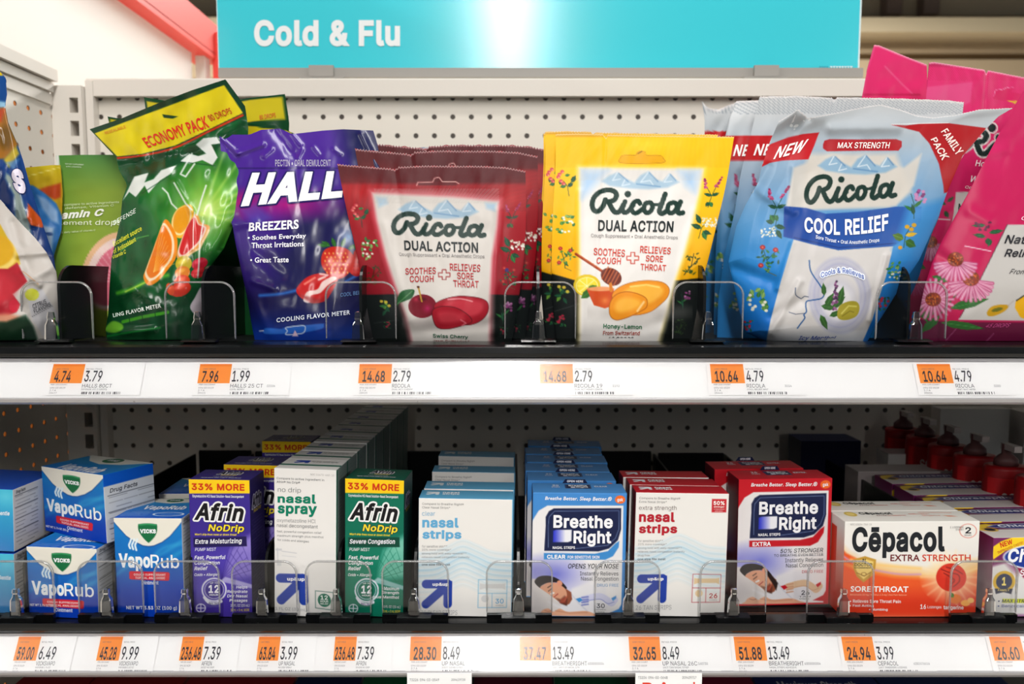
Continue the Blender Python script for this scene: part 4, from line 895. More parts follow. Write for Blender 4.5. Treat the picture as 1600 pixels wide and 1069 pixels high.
o = b3.build('cough_drop_bag', art_coolb(0, 1140), [Text('NEW', [(1150, 226), (1192, 226), (1187, 244), (1145, 244)], (246, 240, 238), .02)], M_FILM, 2.4, (196, 200, 204)); tag(o, 'third light blue bag with a crumpled white top corner, behind the second', 'bag', GCO)
def art_c4(p): art_coolb(0, 1100)(p); p.rect(1000, 205, 1500, 212, (214, 24, 34)); p.rect(1000, 214, 1500, 252, (190, 202, 212))
b4 = Bag([(1097, 158), (1101, 185), (1101, 230), (1096, 330), (1094, 540)], [(1300, 160), (1300, 540)], [(1097, 158), (1104, 168), (1120, 172), (1150, 160), (1300, 160)], .758, .77, .010, .10, zig=.8, seed=14, rough=.003, smoothed=False)
o = b4.build('cough_drop_bag', art_c4, [], M_FILM, 2.6, (196, 200, 204)); tag(o, 'fourth light blue bag, rearmost, a white corner and red strip beside the yellow bag', 'bag', GCO)

# ---- purple berry bag
def art_purple(p):
    p.ramp((0, 205), (0, 420), (92, 48, 168), (66, 36, 140)); p.poly([(530, 190), (620, 190), (620, 300), (560, 285), (540, 240)], (30, 36, 92), 40, .95)
    p.ramp((0, 380), (0, 470), (52, 32, 120), (30, 26, 84), .95, 0, 1); p.poly([(460, 330), (620, 320), (620, 480), (440, 470), (430, 400)], (28, 30, 84), 50, .9); p.ramp((0, 470), (0, 520), (26, 36, 104), (20, 66, 168), 1, 0, 1)
    p.glow(450, 320, 120, 34, (196, 24, 140), .9, 1.2); p.glow(380, 318, 34, 30, (206, 20, 120), .9, 1.2); p.rect(330, 262, 610, 264, (34, 24, 92), 2, .7)
    p.poly([(372, 326), (400, 318), (424, 340), (400, 356)], (88, 96, 190), 10, .5)
    p.glow(545, 370, 34, 34, (120, 190, 240), .8); p.line([(406, 462), (440, 459), (470, 452)], 3.4, (60, 150, 240), 5, .9, smooth=True); p.line([(540, 440), (562, 428)], 3, (60, 150, 240), 4, .8)
    # berries
    p.ell(557, 417, 12, 15, (176, 30, 36)); p.ell(562, 398, 10, 10, (196, 36, 34))
    for i in range(12): p.ell(550+(i % 3)*6, 407+(i//3)*6, 3.2, 3.2, (214, 56, 52), soft=2)
    p.poly([(502, 402), (508, 390), (524, 385), (542, 389), (553, 401), (552, 416), (542, 430), (528, 436), (512, 428), (503, 416)], (206, 48, 30), 1.2, smooth=True); p.glow(520, 408, 18, 18, (240, 110, 60), .8)
    for i in range(6):
        for j in range(6): p.ell(508+i*6.4+(j % 2)*3, 396+j*6, 1.2, 1.6, (244, 170, 90))
    for a, b, c in ((516, 385, -150), (524, 386, -110), (534, 386, -70), (544, 389, -25), (552, 386, 10), (512, 384, -175)): leaf(p, a, b, 16, 8, c, (46, 106, 44))
    # sweet
    S = [(463, 452), (470, 442), (482, 432), (500, 427), (518, 429), (528, 435), (524, 447), (516, 460), (508, 470), (490, 474), (474, 468), (465, 460)]
    p.poly(S, (206, 26, 28), 1.2, smooth=True); p.poly([(474, 470), (480, 456), (496, 452), (504, 440), (520, 432), (526, 436), (512, 446), (500, 458), (486, 462), (484, 473)], (246, 226, 220), 1.6, .95, smooth=True)
    p.line([(476, 444), (492, 434)], 3, (252, 160, 140), 2.4, .9); p.line([(500, 436), (508, 434)], 3, (250, 150, 130), 2, .8); p.poly([(466, 460), (500, 468), (520, 452), (508, 471), (488, 475)], (150, 12, 20), 4, .6); p.line([(500, 428), (512, 430), (498, 437)], 3, (252, 240, 236), 2, .8)
    # flavour meter
    p.poly([(415, 513), (440, 514), (446, 512), (500, 506), (506, 508), (502, 514), (470, 520), (416, 522)], (58, 128, 226), 2, .9, smooth=True)
    p.line([(405.5, 517.5), (411.5, 517)], 1.5, (240, 240, 250)); p.line([(446, 513), (449, 517), (447, 523), (465, 522), (474, 520), (477, 514), (474, 509), (452, 511)], 1.7, (206, 224, 250), 1, closed=True, smooth=True)
    p.poly([(461, 516), (466, 525.5), (456.5, 525.5)], (236, 206, 226), 1)
T_pu = [Text('PECTIN • ORAL DEMULCENT', [(430, 249.5), (517, 249.5), (517, 260), (430, 260)], (168, 160, 186), .012),
    Text('HALLS', [(389, 269.5), (575, 266), (578, 305), (376, 323.5)], (240, 238, 240), .045, .12, halo=((34, 24, 92), 2.6)),
    Text('BREEZERS', [(389.5, 348), (466.5, 343), (466.5, 357.5), (388.5, 361.5)], (240, 238, 244), .028, face=0), Text('• Soothes Everyday', [(387, 368), (478, 364.5), (478, 374), (387, 378)], (232, 230, 240), .016, face=0),
    Text('Throat Irritations', [(393, 379.5), (474.5, 376.5), (474.5, 385), (393, 388)], (232, 230, 240), .016, face=0), Text('• Great Taste', [(391, 402.5), (451, 401), (451, 410), (391, 410.5)], (232, 230, 240), .016, face=0),
    Text('COOLING FLAVOR METER', [(432, 497), (547, 484.5), (547, 491.5), (432, 504)], (226, 232, 244), .022, sp=1.1, face=0), Text('COOL BERRY', [(532, 458), (572, 453), (572, 459), (532, 464)], (86, 120, 170), .01)]
bag_pu = Bag([(343, 213), (346, 245), (349, 290), (351, 324), (358, 340), (363, 352), (369, 385), (377, 422), (386, 465), (392, 500), (398, 532)], [(583, 204), (592, 238), (597, 300), (596, 360), (588, 430), (580, 490), (573, 532)],
    [(343, 213), (352, 218), (363, 210.5), (390, 210.5), (408, 203), (437, 201), (449, 206), (456, 209.5), (475, 207.5), (505, 204), (536, 202), (583, 204)], .664, .704, .018, .10, seed=21,
    wr=[(345, 215, 372, 240, 3.5, .0018), (372, 240, 410, 226, 4, .0022), (412, 244, 424, 233, 4, .0011), (456, 210, 470, 226, 4, .0012), (466, 246, 472, 234, 3.4, .001), (490, 230, 498, 240, 3.4, .001), (522, 233, 532, 241, 3.4, .001), (360, 300, 350, 330, 5, -.002), (363, 352, 400, 345, 8, .0022), (400, 395, 440, 430, 10, -.0016), (395, 440, 430, 452, 5, .0015), (374, 430, 420, 520, 9, .0014), (565, 210, 590, 262, 5, .0022), (430, 205, 455, 240, 8, -.002)], rough=.0008, ss=(24, 30))
o_pu = bag_pu.build('cough_drop_bag', art_purple, T_pu, M_GLOSS, back=(60, 36, 130)); tag(o_pu, 'shiny purple cough drop bag with strawberry and striped red sweet', 'bag')

# ---- green economy bag with its yellow header
def art_green(p):
    p.ramp((150, 0), (370, 0), (14, 92, 46), (18, 104, 50)); p.glow(335, 320, 120, 100, (150, 214, 60), 1, 1.1); p.glow(320, 330, 60, 60, (226, 240, 170), .9); p.glow(240, 300, 80, 40, (60, 160, 60), .6)
    for a in (-70, -55, -40, -30, -20, -5, 12): p.line([(315, 335), (315+110*math.cos(math.radians(a)), 335+110*math.sin(math.radians(a)))], 3, (214, 238, 130), 5, .5)
    p.poly([(160, 440), (260, 470), (330, 440), (400, 400), (400, 560), (150, 560)], (12, 74, 40), 30, .95); p.poly([(182, 247), (300, 232), (370, 200), (380, 178), (390, 200), (388, 214), (300, 250), (200, 290)], (14, 78, 42), 8, .9)
    p.poly([(130, 190), (360, 110), (392, 178), (375, 186), (345, 200), (300, 220), (250, 238), (205, 247), (180, 246)], (14, 66, 40), 1.2)
    p.line([(184, 247), (222, 243), (273, 231), (327, 205), (379, 180)], 3.2, (206, 60, 20), 1.5, smooth=True)
    p.poly([(148, 208.5), (350, 133), (379.5, 176.5), (345, 193), (327, 202), (273.5, 227.5), (222, 240.5), (183, 244.5)], (224, 206, 30), 1.2)
    p.grain(12, 20, .10, 4); p.poly([(253, 178.5), (279, 182), (270, 185.5), (256, 184)], (14, 70, 40), 1)
    # leaf stems, splash
    p.line([(189, 392), (215, 372), (232, 368)], 1.4, (120, 200, 90), 1.2, .8); p.line([(184, 458), (210, 450), (232, 438), (262, 430)], 6, (90, 176, 50), 5, .9, smooth=True); p.line([(196, 456), (230, 440)], 2.4, (190, 222, 90), 2, .8)
    # fruit
    def seg(pts, flesh, rind, pith):
        p.poly(pts, rind, 1.3, smooth=True); c = np.mean(pts, 0); p.poly([(c[0]+(x-c[0])*.86-1.5, c[1]+(y-c[1])*.88-1) for x, y in pts], pith, 1.2, smooth=True)
        p.poly([(c[0]+(x-c[0])*.74-2, c[1]+(y-c[1])*.8-2) for x, y in pts], flesh, 1.6, smooth=True)
    seg([(290, 320), (300, 322), (303, 338), (298, 358), (284, 372), (270, 366), (268, 345), (276, 328)], (238, 166, 30), (246, 190, 60), (252, 232, 170))
    seg([(258, 343), (268, 352), (277, 374), (275, 402), (262, 422), (246, 440), (232, 446), (224, 434), (228, 420), (240, 388), (250, 360)], (236, 130, 24), (244, 150, 20), (250, 226, 190))
    for i in range(9): a = 100+i*12; p.line([(240, 425), (252+i*2.6, 356+i*7)], .8, (252, 196, 100), 1, .7)
    seg([(307, 334), (315, 348), (328, 355), (318, 378), (300, 396), (284, 408), (276, 400), (282, 378), (294, 350)], (214, 46, 48), (240, 170, 90), (248, 214, 196))
    p.line([(291, 400), (312, 388), (326, 360)], 3.2, (246, 210, 160), 1.6)
    for (cx, cy, rx, ry, c) in ((312, 412, 13, 9, (206, 40, 64)), (310, 426, 12, 8, (214, 50, 58)), (287, 412, 13, 12, (206, 184, 44)), (285, 426, 12, 10, (230, 140, 40)), (284, 440, 13, 10, (222, 78, 34)), (282, 452, 17, 11, (216, 60, 36)), (266, 452, 6, 10, (226, 90, 50))):
        p.ell(cx, cy, rx, ry, c, -20); p.ell(cx-2, cy-3, rx*.5, ry*.3, tuple(min(255, v+50) for v in c), -20, soft=3, al=.8)
    # lettering that the folds distort, then white glints painted along fold ridges
    p.poly([(192, 313), (210, 276), (232, 270), (226, 285), (240, 280), (252, 266), (276, 258), (266, 272), (250, 282), (232, 302), (226, 290), (212, 308), (202, 300)], (232, 236, 230), 1.3)
    p.line([(222, 302), (250, 284), (262, 276)], 1.4, (14, 70, 40), 1.4, .7)
    p.poly([(282, 252), (296, 240), (310, 244), (322, 240), (306, 226), (318, 216), (338, 214), (345, 224), (330, 226), (340, 246), (332, 258), (316, 250), (296, 256)], (232, 236, 232), 1.3); p.line([(282, 253), (310, 256), (336, 259)], 1.6, (14, 70, 40), 1.4, .7)
    for q in ([(300, 240), (282, 272), (290, 276), (304, 256)], [(272, 286), (280, 300), (290, 318), (300, 328)], [(254, 294), (262, 302), (268, 318), (276, 326)], [(322, 290), (314, 314), (308, 336)]): p.line(q, 2.4, (240, 246, 240), 1.6, .95)
    p.line([(318, 345), (312, 380), (311, 410), (309, 434)], 2.6, (246, 246, 238), 1.6, .9); p.line([(304, 332), (302, 360), (302, 388)], 2, (248, 248, 240), 1.6, .8)
    p.poly([(315, 450), (316, 495), (305, 492), (297, 480), (304, 466)], (206, 196, 204), 1.4, smooth=True)
    # meter
    p.poly([(165, 512), (176, 502), (190, 506), (192, 514), (180, 520), (166, 518)], (126, 196, 60), 3, .95, smooth=True); p.line([(192, 503), (220, 496), (262, 488)], 5, (84, 178, 44), 1.6, .95); 
    for x, y in ((202, 501), (222, 496.5), (242, 492)): p.line([(x, y-4), (x+1, y+4)], 1, (14, 70, 40), 1)
    p.line([(165, 526), (200, 520), (250, 512)], 2.6, (30, 150, 60), 2.5, .8)
T_gr = [Text('ECONOMY PACK', [(221, 216), (321, 180), (328, 199), (232, 231)], (190, 40, 26), .02, face=0), Text('80 DROPS', [(323, 180.5), (359, 168), (363, 177), (330, 189.5)], (170, 50, 26), .006, face=0),
    Text('RESEALABLE', [(163, 206), (195, 195.5), (197, 200), (165, 210)], (190, 90, 40), .0), Text('DEFENSE', [(176, 346), (212, 325), (213, 332), (178, 352)], (226, 240, 226), .0, .2),
    Text('Excellent source', [(176, 378), (220, 353), (222, 360), (178, 385)], (210, 214, 50), .012), Text('of Antioxidant', [(176, 390), (211, 370), (213, 377), (178, 397)], (210, 214, 50), .012), Text('Vitamin C', [(175, 400), (196, 389.5), (197, 396), (176, 405)], (210, 214, 50), .012),
    Text('LING FLAVOR METER', [(176, 490), (251, 474), (252, 480.5), (177, 496)], (232, 240, 232), .022, sp=1.05, face=0)]
T_gr[0].seal = T_gr[1].seal = T_gr[2].seal = False
bag_gr = Bag([(140, 202), (182, 247), (186, 266), (199, 289), (191, 312), (188, 345), (174, 405), (171, 450), (169, 490), (165, 515), (167, 531)], [(352, 124), (383, 166), (388, 200), (386, 260), (376, 325), (363, 356), (350, 388), (333, 411), (322, 426), (316, 480), (311, 531)],
    [(140, 202), (190, 185), (250, 160), (300, 141), (352, 124)], .664, .722, .020, .10, seed=31, smoothed=False,
    wr=[(186, 262, 300, 240, 9, -.003), (300, 240, 380, 200, 9, -.003), (199, 289, 260, 262, 8, .002), (316, 340, 308, 430, 5, .0022), (300, 330, 302, 390, 4, .0016), (210, 350, 200, 430, 12, -.003), (222, 460, 258, 480, 7, .002), (362, 356, 345, 390, 6, -.003), (275, 285, 300, 330, 5, .002), (190, 520, 240, 515, 6, .002)], rough=.0016, ss=(24, 30))
o_gr = bag_gr.build('cough_drop_bag', art_green, T_gr, M_GLOSS, back=(16, 84, 44)); GGR = 'green citrus economy bags'
tag(o_gr, 'tilted green economy bag with yellow header and citrus slices', 'bag', GGR)
def art_hdr(x0, y0, x1, y1):
    def f(p): p.ramp((0, 200), (0, 500), (16, 84, 44), (20, 90, 46)); p.rect(x0, y0, x1, y1, (226, 210, 36)); p.grain(10, 16, .08, 5)
    return f
g2 = Bag([(300, 176), (300, 300), (300, 540)], [(463, 210), (468, 250), (470, 540)], [(300, 176), (350, 192), (430, 196), (463, 210)], .734, .746, .008, .12, seed=33, smoothed=False, rough=.0012)
def art_g2(p): p.ramp((0, 200), (0, 500), (16, 84, 44), (20, 90, 46)); p.poly([(300, 190), (389, 197), (455, 206), (458, 240), (300, 240)], (230, 212, 36)); 
o = g2.build('cough_drop_bag', art_g2, [], M_GLOSS, 2.4, (16, 84, 44)); tag(o, 'second green economy bag, a yellow header corner just above the purple bag', 'bag', GGR)
g3 = Bag([(225, 152), (230, 190), (240, 540)], [(445, 147), (452, 192), (440, 540)], [(225, 152), (262, 158), (330, 164), (390, 153), (445, 147)], .768, .780, .010, .12, seed=34, smoothed=False, rough=.0014)
def art_g3(p): p.ramp((0, 150), (0, 500), (16, 84, 44), (20, 90, 46)); p.poly([(229, 158), (262, 163), (330, 168), (390, 157), (441, 152), (446, 186), (370, 192), (233, 190)], (230, 212, 36))
o = g3.build('cough_drop_bag', art_g3, [Text('80 DROPS', [(405, 180), (430, 176), (431, 183), (406, 187)], (200, 90, 40), .01, face=0)], M_GLOSS, 2.4, (16, 84, 44)); tag(o, 'rear green economy bag, its yellow header showing on both sides of the tilted one', 'bag', GGR)
g4 = Bag([(168, 182), (176, 215), (190, 540)], [(300, 190), (300, 540)], [(168, 182), (185, 185), (203, 187), (207, 178), (218, 178), (300, 190)], .800, .806, .008, .12, seed=35, smoothed=False, rough=.001)
def art_g4(p): p.ramp((0, 150), (0, 500), (16, 84, 44), (20, 90, 46)); p.poly([(172, 187), (186, 189), (300, 194), (300, 230), (178, 230)], (230, 212, 36))
o = g4.build('cough_drop_bag', art_g4, [], M_GLOSS, 2.6, (16, 84, 44)); tag(o, 'rearmost green economy bag, a small pointed corner left of the others', 'bag', GGR)

# ---- pale green supplement bag behind
def art_lime(p):
    p.ramp((0, 243), (0, 300), (92, 144, 78), (140, 164, 66)); p.ramp((0, 285), (0, 440), (144, 168, 66), (160, 182, 70), 1, 0, 1); p.ramp((85, 0), (135, 0), (80, 140, 60), (120, 150, 50), .5, 1, 0)
    p.ell(178, 424, 48, 64, (232, 190, 150), 24); p.ell(180, 427, 43, 58, (238, 214, 206), 24); p.ell(183, 430, 36, 50, (222, 120, 140), 24)
    for i in range(14): p.line([(190, 440), (190-50*math.cos(i*.2), 440-62*math.sin(i*.2))], 1.6, (240, 196, 200), 1.6, .6)
    p.line([(89, 243), (94, 300), (92, 345), (88, 370), (80, 400)], 5, (222, 224, 214), 1.5)
T_li = [Text('amin C', [(96, 330), (163, 326), (161, 337), (95, 343)], (238, 238, 226), .035, .2), Text('lement drops', [(95, 345), (190, 343), (189, 354), (95, 353)], (226, 232, 200), .004), Text('compare to active ingredients', [(100, 318), (186, 314), (186, 318), (100, 323)], (206, 220, 170), .006), Text('defense, Vitamin C', [(102, 323.5), (178, 319), (178, 323), (102, 328)], (206, 220, 170), .006),
    Text('4% daily value of vitamin C', [(92, 362), (149, 358), (149, 361.5), (92, 366)], (206, 220, 170), .006), Text('DIETARY SUPPLEMENT', [(102, 255), (131, 256.5), (131, 258.5), (102, 257)], (214, 226, 204), .0), Text('with vitamins', [(103, 259), (127, 260), (127, 262), (103, 261)], (214, 226, 204), .0)]
bl = Bag([(87, 243), (93, 300), (91, 345), (88, 372), (80, 400), (86, 460), (112, 533)], [(182, 242), (200, 290), (210, 360), (212, 440), (205, 533)], [(87, 243), (130, 242), (182, 242)], .712, .728, .010, .12, seed=41, tn=.97, rough=.0012, ss=(60, 40), smoothed=False)
o = bl.build('cough_drop_bag', art_lime, T_li, M_FILM, 1.8, (200, 204, 190)); tag(o, 'pale green bag with pink grapefruit, behind the black divider on the left', 'bag')

# ---- bags at the left edge
def art_l1(p):
    p.C[:] = rgb(212, 206, 200); p.poly([(-150, 330), (0, 350), (12, 372), (28, 398), (32, 412), (20, 424), (-150, 430)], (216, 182, 48), 2); p.ell(-14, 398, 40, 30, (240, 214, 120), soft=3); p.ell(-12, 392, 34, 26, (222, 176, 40), soft=3)
    p.poly([(-150, 420), (12, 420), (27, 410), (36, 428), (43, 440), (30, 452), (20, 460), (32, 476), (26, 488), (12, 494), (-150, 500)], (184, 40, 56), 2, smooth=False); p.ell(-10, 450, 34, 26, (210, 60, 74), soft=12, al=.7); p.ell(22, 478, 8, 10, (206, 40, 66))
    p.ell(8, 504, 30, 14, (220, 150, 120), soft=6, al=.9); p.poly([(-150, 500), (10, 503), (40, 492), (52, 510), (60, 534), (60, 545), (-150, 545)], (24, 62, 40), 5)
    p.poly([(40, 455), (52, 448), (66, 452), (90, 490), (98, 540), (78, 540), (50, 500)], (208, 206, 210), 3); p.ell(50, 460.5, 11, 9.5, (212, 214, 48))
    p.line([(36, 424), (60, 444)], 1.4, (196, 150, 110), 1); p.line([(50, 495), (82, 478)], .9, (120, 120, 124), 1)
T_l1 = [Text('CITRUS', [(50, 476), (71, 467), (73, 474), (52, 483)], (60, 60, 66), .01), Text('FLAVORS', [(52, 484), (78, 472), (80, 478), (54, 490)], (60, 60, 66), .01)]
b = Bag([(-150, 300), (-150, 400), (-150, 533)], [(0, 312), (30, 346), (55, 372), (73, 395), (88, 425), (93, 470), (92, 500), (86, 531)], [(-150, 300), (-30, 305), (0, 312)], .640, .664, .020, .06, seed=51, smoothed=False, rough=.002, ss=(30, 34),
    wr=[(28, 398, 73, 394, 6, .004), (20, 350, 45, 420, 8, -.003), (43, 440, 92, 410, 7, .0025), (36, 424, 62, 446, 4, .003)])
o = b.build('cough_drop_bag', art_l1, T_l1, M_FILM, 1.5, (200, 198, 196)); tag(o, 'crumpled white and red citrus bag cut by the left edge of the photo', 'bag')
def art_l2(p):
    p.ramp((0, 110), (0, 420), (26, 88, 160), (18, 60, 128)); p.poly([(-150, 100), (4, 112), (4, 118), (-150, 122)], (232, 206, 30)); p.poly([(-150, 150), (0, 158), (12, 160), (13, 168), (-150, 176)], (150, 196, 224), 4)
    p.poly([(-150, 176), (10, 168), (14, 195), (22, 212), (28, 226), (8, 248), (-150, 262)], (176, 120, 40), 4); p.poly([(-150, 176), (8, 170), (2, 190), (-150, 205)], (214, 84, 30), 6); p.ell(8, 215, 12, 18, (120, 90, 30), soft=8, al=.8); p.poly([(6, 250), (25, 228), (30, 240), (14, 262)], (232, 200, 60), 4, .9)
    p.poly([(10, 254), (30, 248), (22, 266)], (110, 160, 210), 4, .8); p.poly([(0, 262), (24, 310), (22, 345), (-10, 330)], (12, 44, 100), 8, .9)
    p.poly([(10, 270), (24, 282), (34, 310), (46, 350), (50, 372), (40, 360), (24, 345), (22, 305), (8, 278)], (176, 188, 176), 4, .9); p.line([(26, 330), (33, 355)], 5, (40, 50, 50), 1.5, .4)
    p.poly([(44, 318), (70, 348), (66, 356), (48, 352), (42, 340)], (206, 90, 30), 2)
b = Bag([(-150, 100), (-150, 300), (-50, 533)], [(0, 112), (9, 122), (11, 148), (8, 166), (13, 192), (27, 224), (36, 250), (47, 290), (60, 330), (70, 360), (84, 400), (90, 450), (92, 531)], [(-150, 100), (-20, 106), (0, 112)], .672, .690, .014, .06, seed=53, smoothed=False, rough=.0022, ss=(20, 34), wr=[(5, 170, 50, 350, 6, .003), (22, 270, 40, 340, 5, .003)])
o = b.build('cough_drop_bag', art_l2, [Text('S', [(15, 266), (34, 262), (42, 304), (24, 300)], (214, 206, 222), .06, halo=((20, 40, 100), 1.4))], M_GLOSS, 1.6, (30, 70, 130)); tag(o, 'crumpled blue bag with orange top and a white letter, left edge of the upper shelf', 'bag')
def art_l3(p):
    p.ramp((0, 258), (0, 300), (222, 200, 40), (206, 168, 34)); p.line([(45, 275), (70, 268), (92, 262)], 1.2, (250, 236, 130), 1.2); p.poly([(56, 298), (72, 292), (95, 286), (95, 308), (86, 312)], (202, 84, 36), 4)
    p.poly([(40, 288), (52, 290), (70, 302), (88, 318), (98, 340), (98, 540), (40, 540)], (60, 130, 196), 3); p.poly([(58, 305), (72, 310), (90, 330), (92, 350), (80, 345), (66, 326)], (170, 196, 226), 5, .8); p.poly([(66, 352), (84, 356), (80, 400), (60, 392)], (196, 206, 220), 5, .8); p.line([(62, 364), (80, 366)], 5, (30, 70, 140), 1.5, .8)
b = Bag([(40, 262), (42, 300), (40, 400), (60, 531)], [(94, 258), (98, 300), (96, 360), (84, 400), (92, 460), (108, 531)], [(40, 262), (60, 260), (80, 258), (94, 258)], .705, .722, .008, .12, seed=55, smoothed=False, rough=.002, ss=(18, 26))
o = b.build('cough_drop_bag', art_l3, [], M_FILM, 2, (180, 150, 50)); tag(o, 'yellow-topped blue bag squeezed behind the left bags', 'bag')

# ---- pink echinacea bags at the right
PK = (232, 44, 118)
def art_p4(p):
    p.ramp((0, 140), (0, 500), (214, 36, 108), (196, 22, 88)); p.poly([(1500, 350), (1575, 352), (1700, 354), (1700, 503), (1497, 501)], PK, 1, 0)
    p.poly([(1574, 351), (1720, 352), (1720, 503), (1497, 500), (1504, 490), (1530, 440), (1550, 400)], (206, 202, 198), 1.4); p.line([(1574, 351), (1550, 400), (1530, 440), (1500, 496)], 1.2, (70, 50, 60), 1.2, .8)
    p.poly([(1430, 498), (1480, 503), (1720, 505), (1720, 545), (1430, 545)], (112, 16, 66), 3); p.line([(1553, 521), (1535, 540)], .9, (190, 120, 160), 1, .8); p.line([(1494, 514), (1478, 532)], .9, (190, 120, 160), 1, .8)
    p.line([(1507.5, 384.5), (1548, 392.5)], 1.6, (240, 200, 214), 1)
    for a in ((1540, 352, 22, 7, 178), (1545, 364, 24, 8, -10), (1540, 370, 20, 8, 190), (1543, 372, 12, 11, 80), (1548, 374, 12, 9, 110)): leaf(p, *a, (40, 96, 60))
    r = random.Random(8)
    for i in range(26): f = r.random(); p.ell(1536+r.choice((-1, 1))*(4+8*f)+r.uniform(-2, 2), 360-14*f, 1.8, 1.6, (112, 36, 76))
    for a in ((1484, 482, 64, 16, -14), (1470, 504, 70, 14, 8), (1468, 495, 40, 14, 140), (1430, 470, 40, 14, 60), (1480, 440, -26, 12, 20), (1445, 500, 50, 12, -50)): leaf(p, *a, (52, 112, 50))
    p.line([(1440, 520), (1470, 490), (1494, 460)], 2.4, (56, 104, 50)); coneflower(p, 1517, 440, 1.0, .55); coneflower(p, 1493, 410, .95, .55); coneflower(p, 1458, 468, .92, 1.0, 22)
    p.poly([(1542, 488), (1550, 479), (1566, 476), (1576, 478), (1570, 486), (1556, 493), (1545, 494)], (206, 162, 30), 1.3, smooth=True); p.ell(1558, 484, 9, 3, (120, 120, 40), -14); p.line([(1575, 478), (1584, 470)], 1.4, (190, 180, 176)); p.poly([(1586, 478), (1594, 466), (1640, 456), (1640, 500), (1600, 498), (1590, 488)], (236, 182, 24), 1.3, smooth=True); p.line([(1588, 470), (1600, 462)], 2, (50, 50, 30))
    p.glow(1555, 230, 40, 70, (232, 60, 130), .5); p.ell(1640, 282, 34, 24, (240, 230, 232), ring=4)
T_p4 = [Text('Natural', [(1572, 367), (1640, 369), (1637, 382), (1569, 380.5)], (30, 30, 36), .016, .15), Text('Relief', [(1572, 388.5), (1622, 390), (1619, 402.5), (1569, 401)], (30, 30, 36), .016, .15), Text('From Switzerland', [(1580, 420), (1668, 423), (1666, 430), (1577, 428)], (40, 40, 44), .0, .2), Text('45 DROPS', [(1543, 506), (1580, 505), (1576, 511.5), (1539, 512)], (170, 60, 116), .006, .3), Text('Cough', [(1597, 338), (1640, 338), (1640, 346), (1595, 346)], (236, 200, 214), .0)]
b = Bag([(1600, 141), (1580, 177), (1557, 217), (1537, 255), (1517, 294), (1487, 348), (1468, 384), (1456, 412), (1444, 450), (1436, 490), (1433, 533)], [(1790, 150), (1780, 300), (1760, 533)], [(1600, 141), (1680, 145), (1790, 150)], .646, .690, .022, .10, seed=61, smoothed=False, rough=.0012, ss=(40, 50), wr=[(1517, 330, 1545, 345, 10, .002), (1470, 400, 1500, 420, 8, -.002), (1540, 240, 1575, 235, 8, .001)])
o = b.build('cough_drop_bag', art_p4, T_p4, M_FILM, 1.5, (190, 30, 96)); GPK = 'pink herbal cough drop bags'; tag(o, 'front pink bag with coneflowers, running off the right edge', 'bag', GPK)
def art_p2(p):
    p.ramp((0, 100), (0, 500), (238, 56, 130), (220, 30, 104)); stripes(p, 1440, 100, 1700, 126, (214, 30, 100), .7, 1, 3.4); p.poly([(1448, 136), (1520, 128), (1516, 160), (1490, 172), (1444, 170)], (240, 104, 158), 3, .7); stripes(p, 1518, 118, 1700, 176, (214, 30, 100), .5, 1, 3.4)
    p.rect(1440, 90, 1700, 104, (168, 26, 84), 4, .5); p.poly([(1553, 147), (1558, 140), (1568, 140), (1576, 136), (1584, 137), (1584, 145), (1640, 150), (1640, 158), (1560, 156)], (226, 36, 110), 1, smooth=True); p.line([(1553, 150), (1556, 141), (1566, 140), (1574, 137), (1583, 137)], 1.2, (246, 150, 190), 1, smooth=True); p.poly([(1573, 157), (1590, 158), (1586, 162)], (236, 200, 60), 1)
    script_logo(p, [(1500, 196), (1660, 222), (1650, 262), (1490, 236)], (20, 52, 48), (244, 240, 236)); p.ell(1550, 200, 6.5, 6.5, (20, 52, 48)); p.ell(1550, 200, 8, 8, (244, 240, 236), ring=2.4)
    p.poly([(1494, 300), (1640, 300), (1640, 420), (1470, 420), (1489, 340)], (222, 218, 214), 1.2); p.line([(1464, 342.5), (1484, 343.5)], 1.5, (240, 200, 214))
    for a in ((1478, 320, 14, 6, -150), (1480, 316, 14, 6, -40), (1476, 330, 12, 8, 60)): leaf(p, *a, (40, 96, 60))
    coneflower(p, 1454, 382, .8, .55); leaf(p, 1426, 412, 22, 14, 20, (52, 112, 50)); coneflower(p, 1428, 440, .7, .55); p.ramp((0, 420), (0, 470), (200, 24, 90), (150, 16, 74), .8, 0, 1)
T_p2 = [Text('Honey', [(1526, 250), (1562, 254), (1558, 265), (1523, 262)], (240, 226, 230), .014), Text('With', [(1518, 274), (1545, 277), (1540, 287), (1514, 284)], (240, 226, 230), .014), Text('Cough', [(1509, 290), (1534, 293), (1532, 298), (1507, 295.5)], (240, 226, 230), .01), Text('Natural', [(1498, 318), (1540, 322), (1538, 333), (1497, 330)], (30, 30, 36), .02)]
b = Bag([(1452, 98), (1447, 150), (1444, 250), (1440, 330), (1425, 400), (1415, 470), (1412, 533)], [(1700, 132), (1700, 533)], [(1452, 98), (1460, 97), (1538, 109), (1541, 116), (1544, 110), (1600, 121), (1700, 132)], .698, .730, .016, .12, seed=63, smoothed=False, rough=.0014, zig=.7)
o = b.build('cough_drop_bag', art_p2, T_p2, M_FILM, 1.8, (200, 40, 104)); tag(o, 'second pink bag, a hanging slot in its wide striped top', 'bag', GPK)
def art_p1(p): p.ramp((0, 70), (0, 400), (240, 52, 126), (220, 30, 104)); p.line([(1383, 104), (1410, 132), (1425, 146)], 2.4, (248, 130, 170), 2.5, .6); p.line([(1349, 148), (1437, 148)], 3, (196, 20, 84), 2, .8); p.line([(1366, 72), (1354, 110), (1347, 150)], 4, (244, 110, 160), 2, .6)
